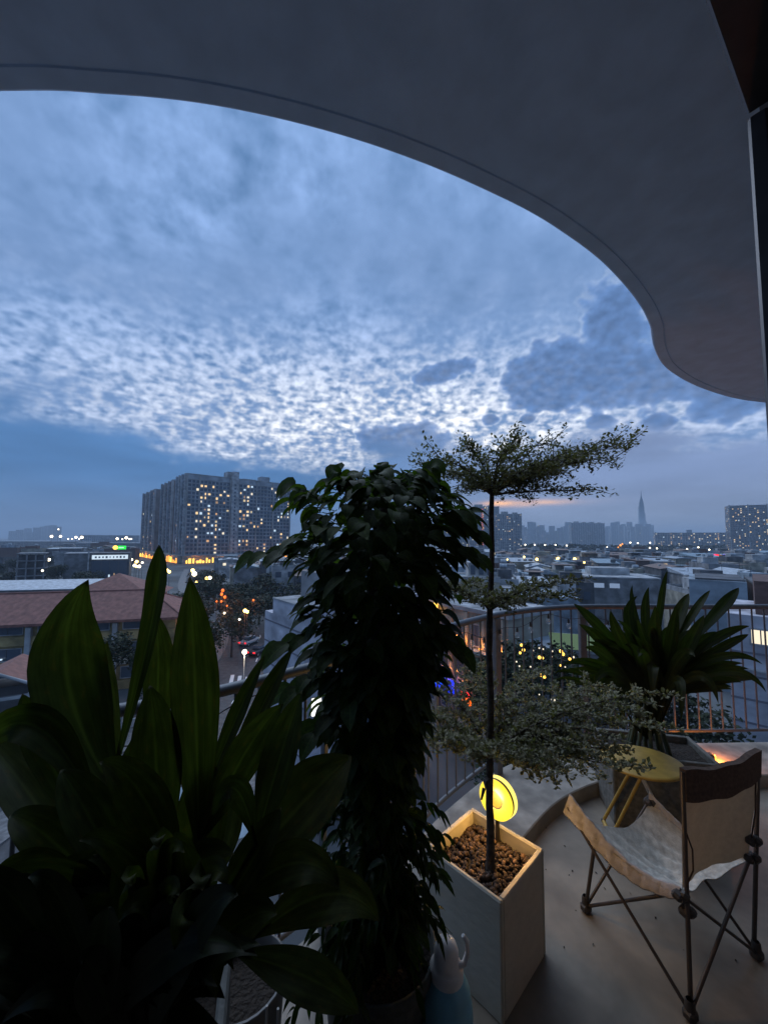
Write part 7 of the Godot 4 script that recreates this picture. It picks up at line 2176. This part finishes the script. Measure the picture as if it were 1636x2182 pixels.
func lights() -> void:
	# floodlights on the left horizon
	var flood := [[-515, 2.6, -600, 1.9], [-501, 2.7, -600, 1.7], [-477, 1.4, -600, 1.7], [-468, 1.4, -600, 2.1], [-413, -0.4, -600, 1.8], [-399, 1.1, -600, 2.0], [-394, -0.8, -600, 1.1], [-405, -1.0, -600, 1.0], [-489, -1.2, -600, 0.9], [-483, -1.0, -600, 0.8], [-472, -1.1, -600, 0.9], [-391, -0.6, -600, 0.9], [-505, 13.6, -600, 1.0]]
	for f in flood:
		lamp_dot("floodlight", Vector3(f[0], f[1], f[2]), f[3], M.lamp_white, "bright floodlight on the horizon left of the apartment slab", "floodlights on the left horizon")
	# sports ground lights below the twin towers
	for f in [[1142, 1192, 330, 1.5], [1163, 1190, 350, 1.5], [1173, 1188, 350, 1.2], [1187, 1191, 330, 2.0], [1222, 1191, 340, 1.7], [1237, 1191, 340, 1.3], [1242, 1198, 320, 1.0], [1115, 1187, 360, 1.1], [1079, 1193, 330, 0.9], [1048, 1203, 280, 0.9], [1181, 1202, 300, 0.9], [1287, 1194, 330, 0.8]]:
		var d: float = f[2]
		d *= 0.45
		lamp_dot("sports_light", Vector3((f[0] - 818.0) / 822.0 * d, 1.75 - (f[1] - 1151.0) / 822.0 * d, -d), f[3] * 0.36, M.lamp_yellow, "bright yellowish lamp above the roofs below the hazy towers", "lamps of the sports ground")
	for f in [[1118, 1163], [1138, 1163], [1160, 1163], [1182, 1163], [1206, 1164], [1292, 1167], [1341, 1157], [1357, 1158], [1383, 1157], [1348, 1167], [1382, 1168], [1397, 1169], [1461, 1170], [1482, 1170], [1485, 1166], [1530, 1172], [1508, 1171]]:
		var d := 530.0
		lamp_dot("street_lamp", Vector3((f[0] - 818.0) / 822.0 * d, 1.75 - (f[1] - 1152.5) / 822.0 * d, -d), 0.95, M.lamp_white, "tiny street lamp in the far row of lights below the skyline", "far row of street lamps")
	for f in [[1320, 1163, 3.0], [1324, 1160, 2.4], [1315, 1167, 2.0]]:
		lamp_dot("shrine_light", Vector3((f[0] - 818.0) / 822.0 * 530, 1.75 - (f[1] - 1152.5) / 822.0 * 530, -530), f[2] * 0.45, M.lit_amber, "warm orange cluster of lights in front of the spire", "orange lights before the spire")
	for f in [[1500, 1185, M.lit_red], [1515, 1184, M.lit_pink], [1522, 1184, M.lit_red], [1529, 1185, M.lit_amber], [1541, 1184, M.lit_violet], [1546, 1183, M.lit_pink], [1550, 1192, M.lit_cool]]:
		var p := thing("neon_sign", "small pink and violet neon light left of the brown tower's foot", "sign", Vector3((f[0] - 818.0) / 822.0 * 190, 1.75 - (f[1] - 1154.0) / 822.0 * 190, -190), -0.4, "pink neon lights")
		bx("neon_tube", p, Vector3.ZERO, Vector3(1.7, 0.9, 0.3), f[2])
		bx("sign_post", p, Vector3(0, -6, -0.3), Vector3(0.2, 12, 0.2), M.dark_metal)
	# lights along the road towards the slab
	for f in [[266, 1187, 190, 0.8, 0], [278, 1191, 185, 0.8, 0], [285, 1195, 180, 0.9, 0], [296, 1199, 170, 1.1, 2], [292, 1207, 165, 1.0, 0], [302, 1209, 160, 1.0, 0], [308, 1201, 170, 0.7, 0], [296, 1209, 160, 0.8, 2], [415, 1217, 130, 1.0, 2], [419, 1224, 125, 1.2, 0], [445, 1233, 112, 0.7, 2], [452, 1232, 112, 0.8, 0], [446, 1240, 108, 0.6, 2], [424, 1241, 105, 0.5, 2], [361, 1217, 135, 0.9, 2], [366, 1220, 135, 0.8, 2], [480, 1258, 82, 0.55, 1], [478, 1266, 80, 0.5, 1], [485, 1272, 79, 0.5, 1], [478, 1281, 78, 0.35, 1], [468, 1281, 78, 0.3, 1], [545, 1278, 75, 0.35, 1], [528, 1300, 62, 0.48, 2], [533, 1302, 62, 0.4, 2], [485, 1305, 68, 0.28, 0], [490, 1290, 72, 0.28, 1], [517, 1318, 62, 0.26, 0], [110, 1196, 150, 0.9, 0], [98, 1219, 130, 0.5, 0]]:
		var d: float = f[2]
		var q := Vector3((f[0] - 818.0) / 822.0 * d, 1.75 - (f[1] - 1148.0) / 822.0 * d, -d)
		lamp_dot("street_lamp", q, f[3] * 0.62, [M.lamp_white, M.lit_orange, M.lamp_yellow][f[4]], ["white", "orange", "yellow"][f[4]] + (" lamp glowing among the street trees by the bend of the road" if d < 115 else " lamp on the road in front of the apartment slab"), "lamps along the road")
		if d < 85:
			omni(q + Vector3(0, 0, f[3] + 0.4), Color(1.0, 0.55, 0.2), 3.5 if f[4] > 0 else 1.5, 0.3, 20)
	# the tall lamp on the near road
	var p := thing("street_lamp", "single white globe lamp on a tall pole beside the road just above the railing", "lamp", Vector3(-15.6, GROUND, -44.5))
	var m := MB.new()
	m.rod(Vector3.ZERO, Vector3(0, 7.0, 0), 0.09, 8, 0.05)
	m.lathe(Vector3.ZERO, [Vector2(0.2, 0), Vector2(0.2, 0.4), Vector2(0.09, 0.5)], 10)
	part("pole", m, M.wall_white, p)
	m = MB.new()
	m.ball(Vector3(0, 7.2, 0), 0.27, 12)
	part("light_globe", m, M.lamp_white, p)
	omni(Vector3(-15.6, GROUND + 7.2, -44.0), Color(1.0, 0.93, 0.8), 9.0, 0.25, 40)
	# small warm lights hung in the trees
	for f in [[1106, 1370, 0.10, 1], [1110, 1380, 0.12, 1], [1103, 1386, 0.09, 1], [1130, 1381, 0.06, 0], [1143, 1376, 0.06, 0], [1151, 1378, 0.06, 0], [1143, 1395, 0.12, 1], [1149, 1396, 0.1, 1], [1170, 1382, 0.06, 0], [1168, 1393, 0.07, 0], [1188, 1382, 0.13, 1], [1192, 1388, 0.12, 1], [1206, 1398, 0.1, 1], [1212, 1401, 0.12, 1], [1218, 1402, 0.1, 1], [1214, 1394, 0.07, 0], [1223, 1403, 0.09, 0], [1187, 1411, 0.08, 1], [1146, 1431, 0.1, 1], [1152, 1434, 0.12, 1], [1095, 1404, 0.06, 0], [1101, 1413, 0.06, 0], [1124, 1414, 0.06, 0], [1167, 1480, 0.07, 0], [1172, 1481, 0.07, 0], [1196, 1414, 0.05, 0], [1141, 1470, 0.05, 0]]:
		var d := 20.5
		lamp_dot("tree_light", Vector3((f[0] - 818.0) / 822.0 * d, 1.75 - (f[1] - 1151.0) / 822.0 * d, -d), f[2] * 0.72, M.lit_gold if f[3] == 1 else M.lit_pale, "small warm lamp hanging among the dark trees behind the railing bars", "lamps in the trees below", false)
	omni(Vector3(9.0, -5.0, -20.0), Color(1.0, 0.7, 0.35), 0.8, 0.2, 12)


func car(pos: Vector3, yaw: float, paint: Material, label: String) -> void:
	var p := thing("car", label, "car", pos, yaw)
	var m := MB.new()
	m.bevel(Vector3(0, 0.62, 0), Vector3(1.75, 0.6, 4.3), 0.14)
	part("body", m, paint, p)
	m = MB.new()
	m.bevel(Vector3(0, 1.15, -0.1), Vector3(1.5, 0.6, 2.3), 0.22)
	part("cabin", m, M.glass, p)
	m = MB.new()
	m.bevel(Vector3(0, 1.44, -0.1), Vector3(1.3, 0.08, 1.7), 0.03)
	part("roof", m, paint, p)
	for s in [-1.0, 1.0]:
		for t in [-1.0, 1.0]:
			m = MB.new()
			m.rod(Vector3(s * 0.72, 0.32, t * 1.35), Vector3(s * 0.9, 0.32, t * 1.35), 0.32, 12)
			var wheel := part("wheel", m, M.tyre, p)
			var hub := MB.new()
			hub.rod(Vector3(s * 0.88, 0.32, t * 1.35), Vector3(s * 0.915, 0.32, t * 1.35), 0.19, 10)
			part("rim", hub, M.white_metal, wheel)
		bx("tail_light", p, Vector3(s * 0.62, 0.75, 2.16), Vector3(0.42, 0.2, 0.08), M.lit_red)
		bx("headlight", p, Vector3(s * 0.62, 0.7, -2.16), Vector3(0.36, 0.18, 0.08), M.lit_pale)


func ribbon(line: PackedVector3Array, off0: float, off1: float, y: float) -> MB:
	var m := MB.new()
	for k in line.size() - 1:
		m.quad(inset(line, k, off0, y), inset(line, k + 1, off0, y), inset(line, k + 1, off1, y), inset(line, k, off1, y))
	return m


func ground_and_road() -> void:
	var m := MB.new()
	var P := []
	for r in 13:
		var line := PackedVector3Array()
		for q in 13:
			line.append(Vector3(-5200.0 + 10400.0 * q / 12, GROUND, 60.0 - 4500.0 * r / 12))
		P.append(line)
	m.grid(P)
	single("ground", m, M.earth, "dim city ground between the houses", "", "", "structure")
	var mid := curve_of([Vector2(-118, -250), Vector2(-74, -160), Vector2(-45, -118), Vector2(-30, -92), Vector2(-23, -74), Vector2(-19.5, -58), Vector2(-18, -44), Vector2(-18.5, -30), Vector2(-19.5, -12), Vector2(-20, 20)], 2.0)
	single("road", ribbon(mid, -6.0, 6.0, GROUND + 0.008), M.asphalt, "dark asphalt road that bends below the balcony", "", "", "structure")
	for s in [-1.0, 1.0]:
		var k := swept(mid, [Vector2(s * 6.0, GROUND + 0.0), Vector2(s * 6.0, GROUND + 0.13), Vector2(s * 9.0, GROUND + 0.13), Vector2(s * 9.0, GROUND)])
		single("pavement", k, M.pavement, "grey pavement along the road below", "", "", "structure")
	var marks := MB.new()
	for k in range(0, mid.size() - 2, 4):
		marks.quad(inset(mid, k, -0.1, GROUND + 0.013), inset(mid, k + 1, -0.1, GROUND + 0.013), inset(mid, k + 1, 0.1, GROUND + 0.013), inset(mid, k, 0.1, GROUND + 0.013))
	single("road_markings", marks, M.paint, "broken white centre line on the road", "", "", "structure")
	var cross := MB.new()
	for k in 6:
		var b := Basis.from_euler(Vector3(0, 0.3, 0))
		cross.box(Vector3(-21.5 + k * 1.2, GROUND + 0.014, -56.5 + k * 0.35), Vector3(0.5, 0.006, 3.2), b)
	single("crossing_stripes", cross, M.paint, "white crossing stripes on the road by the globe lamp", "", "", "structure")
	# curved wall at the school corner
	var cw := curve_of([Vector2(-27, -62), Vector2(-25.6, -56), Vector2(-24.6, -50), Vector2(-24.8, -44.5), Vector2(-27, -41.5), Vector2(-31, -40)], 0.6)
	var fence := thing("yard_wall", "curved white yard wall with a rail at the corner of the road", "wall")
	part("wall_base", swept(cw, [Vector2(0, GROUND), Vector2(0, GROUND + 0.9), Vector2(0.25, GROUND + 0.9), Vector2(0.25, GROUND)]), M.wall_white, fence)
	var rail := MB.new()
	var line := PackedVector3Array()
	for k in cw.size():
		line.append(inset(cw, k, 0.12, GROUND + 2.1))
	rail.tube(line, PackedFloat32Array([0.07]), 5)
	part("top_rail", rail, M.wall_white, fence)
	for k in range(0, cw.size(), 3):
		bx("post", fence, inset(cw, k, 0.12, GROUND + 1.5), Vector3(0.14, 1.25, 0.14), M.wall_white)
	car(Vector3(-25.3, GROUND + 0.01, -74.5), -0.28, M.car_white, "white car with glowing tail lights driving away round the bend")
	car(Vector3(-21.6, GROUND + 0.01, -68.5), -0.3, M.car_dark, "dark car with red tail lights just behind the white car")
	car(Vector3(-26.4, GROUND + 0.01, -96), 2.8, M.car_dark, "dark car coming down the road between the street trees")


func _ready() -> void:
	rng.seed = 20
	unit_box = BoxMesh.new()
	unit_box.size = Vector3.ONE
	# camera
	var cam := Camera3D.new()
	cam.name = "camera"
	cam.fov = rad_to_deg(2.0 * atan(1091.0 / 822.0))
	cam.near = 0.02
	cam.far = 12000.0
	cam.transform = Transform3D(Basis.from_euler(Vector3(deg_to_rad(4.0), 0, 0)) * Basis.from_euler(Vector3(0, 0, deg_to_rad(0.35))), Vector3(0, 1.75, 0))
	add_child(cam)
	cam.current = true
	# sky, air, exposure
	var env := Environment.new()
	env.background_mode = Environment.BG_SKY
	var sky := Sky.new()
	var pan := PanoramaSkyMaterial.new()
	pan.panorama = dusk_sky()
	sky.sky_material = pan
	env.sky = sky
	env.background_energy_multiplier = 1.0
	env.tonemap_mode = Environment.TONE_MAPPER_LINEAR
	env.tonemap_exposure = 1.3
	env.fog_enabled = true
	env.fog_density = 0.00035
	env.fog_light_color = Color(0.86, 0.93, 1.0)
	env.sdfgi_enabled = true
	env.ssao_enabled = true
	env.ssil_enabled = true
	var we := WorldEnvironment.new()
	we.name = "world"
	we.environment = env
	add_child(we)
	# the last light comes from the whole western sky, no disc of the sun
	var sun := DirectionalLight3D.new()
	sun.name = "sky_light"
	sun.light_color = Color(0.86, 0.92, 1.0)
	sun.light_energy = 0.5
	sun.light_angular_distance = 60.0
	sun.shadow_enabled = true
	sun.rotation = Vector3(deg_to_rad(-52), deg_to_rad(205), 0)
	add_child(sun)
	make_materials()
	glow("lit_stair", Color(1.0, 0.5, 0.35), 0.55)
	glow("lit_sign", Color(0.85, 0.93, 1.0), 0.75)
	glow("lit_dusk", Color(0.6, 0.7, 0.85), 0.45)
	mat("green_sheet", lin(0.16, 0.2, 0.05), 0.7)
	var bulb := StandardMaterial3D.new()
	bulb.albedo_color = Color(0.9, 0.95, 1.0, 0.12)
	bulb.transparency = BaseMaterial3D.TRANSPARENCY_ALPHA
	bulb.roughness = 0.05
	M["bulb_glass"] = bulb
	ground_and_road()
	balcony()
	great_slab()
	far_towers()
	school()
	left_blocks()
	near_buildings()
	roofscape()
	trees()
	lights()
	left_plant()
	low_plant()
	vine_plant()
	weeping_plant()
	umbrella_tree()
	right_plant()
	ring_lamp()
	ledge_lamp()
	camp_chair()
	yellow_table()
	sprayer()
	small_pots()
	festoon()
	litter()
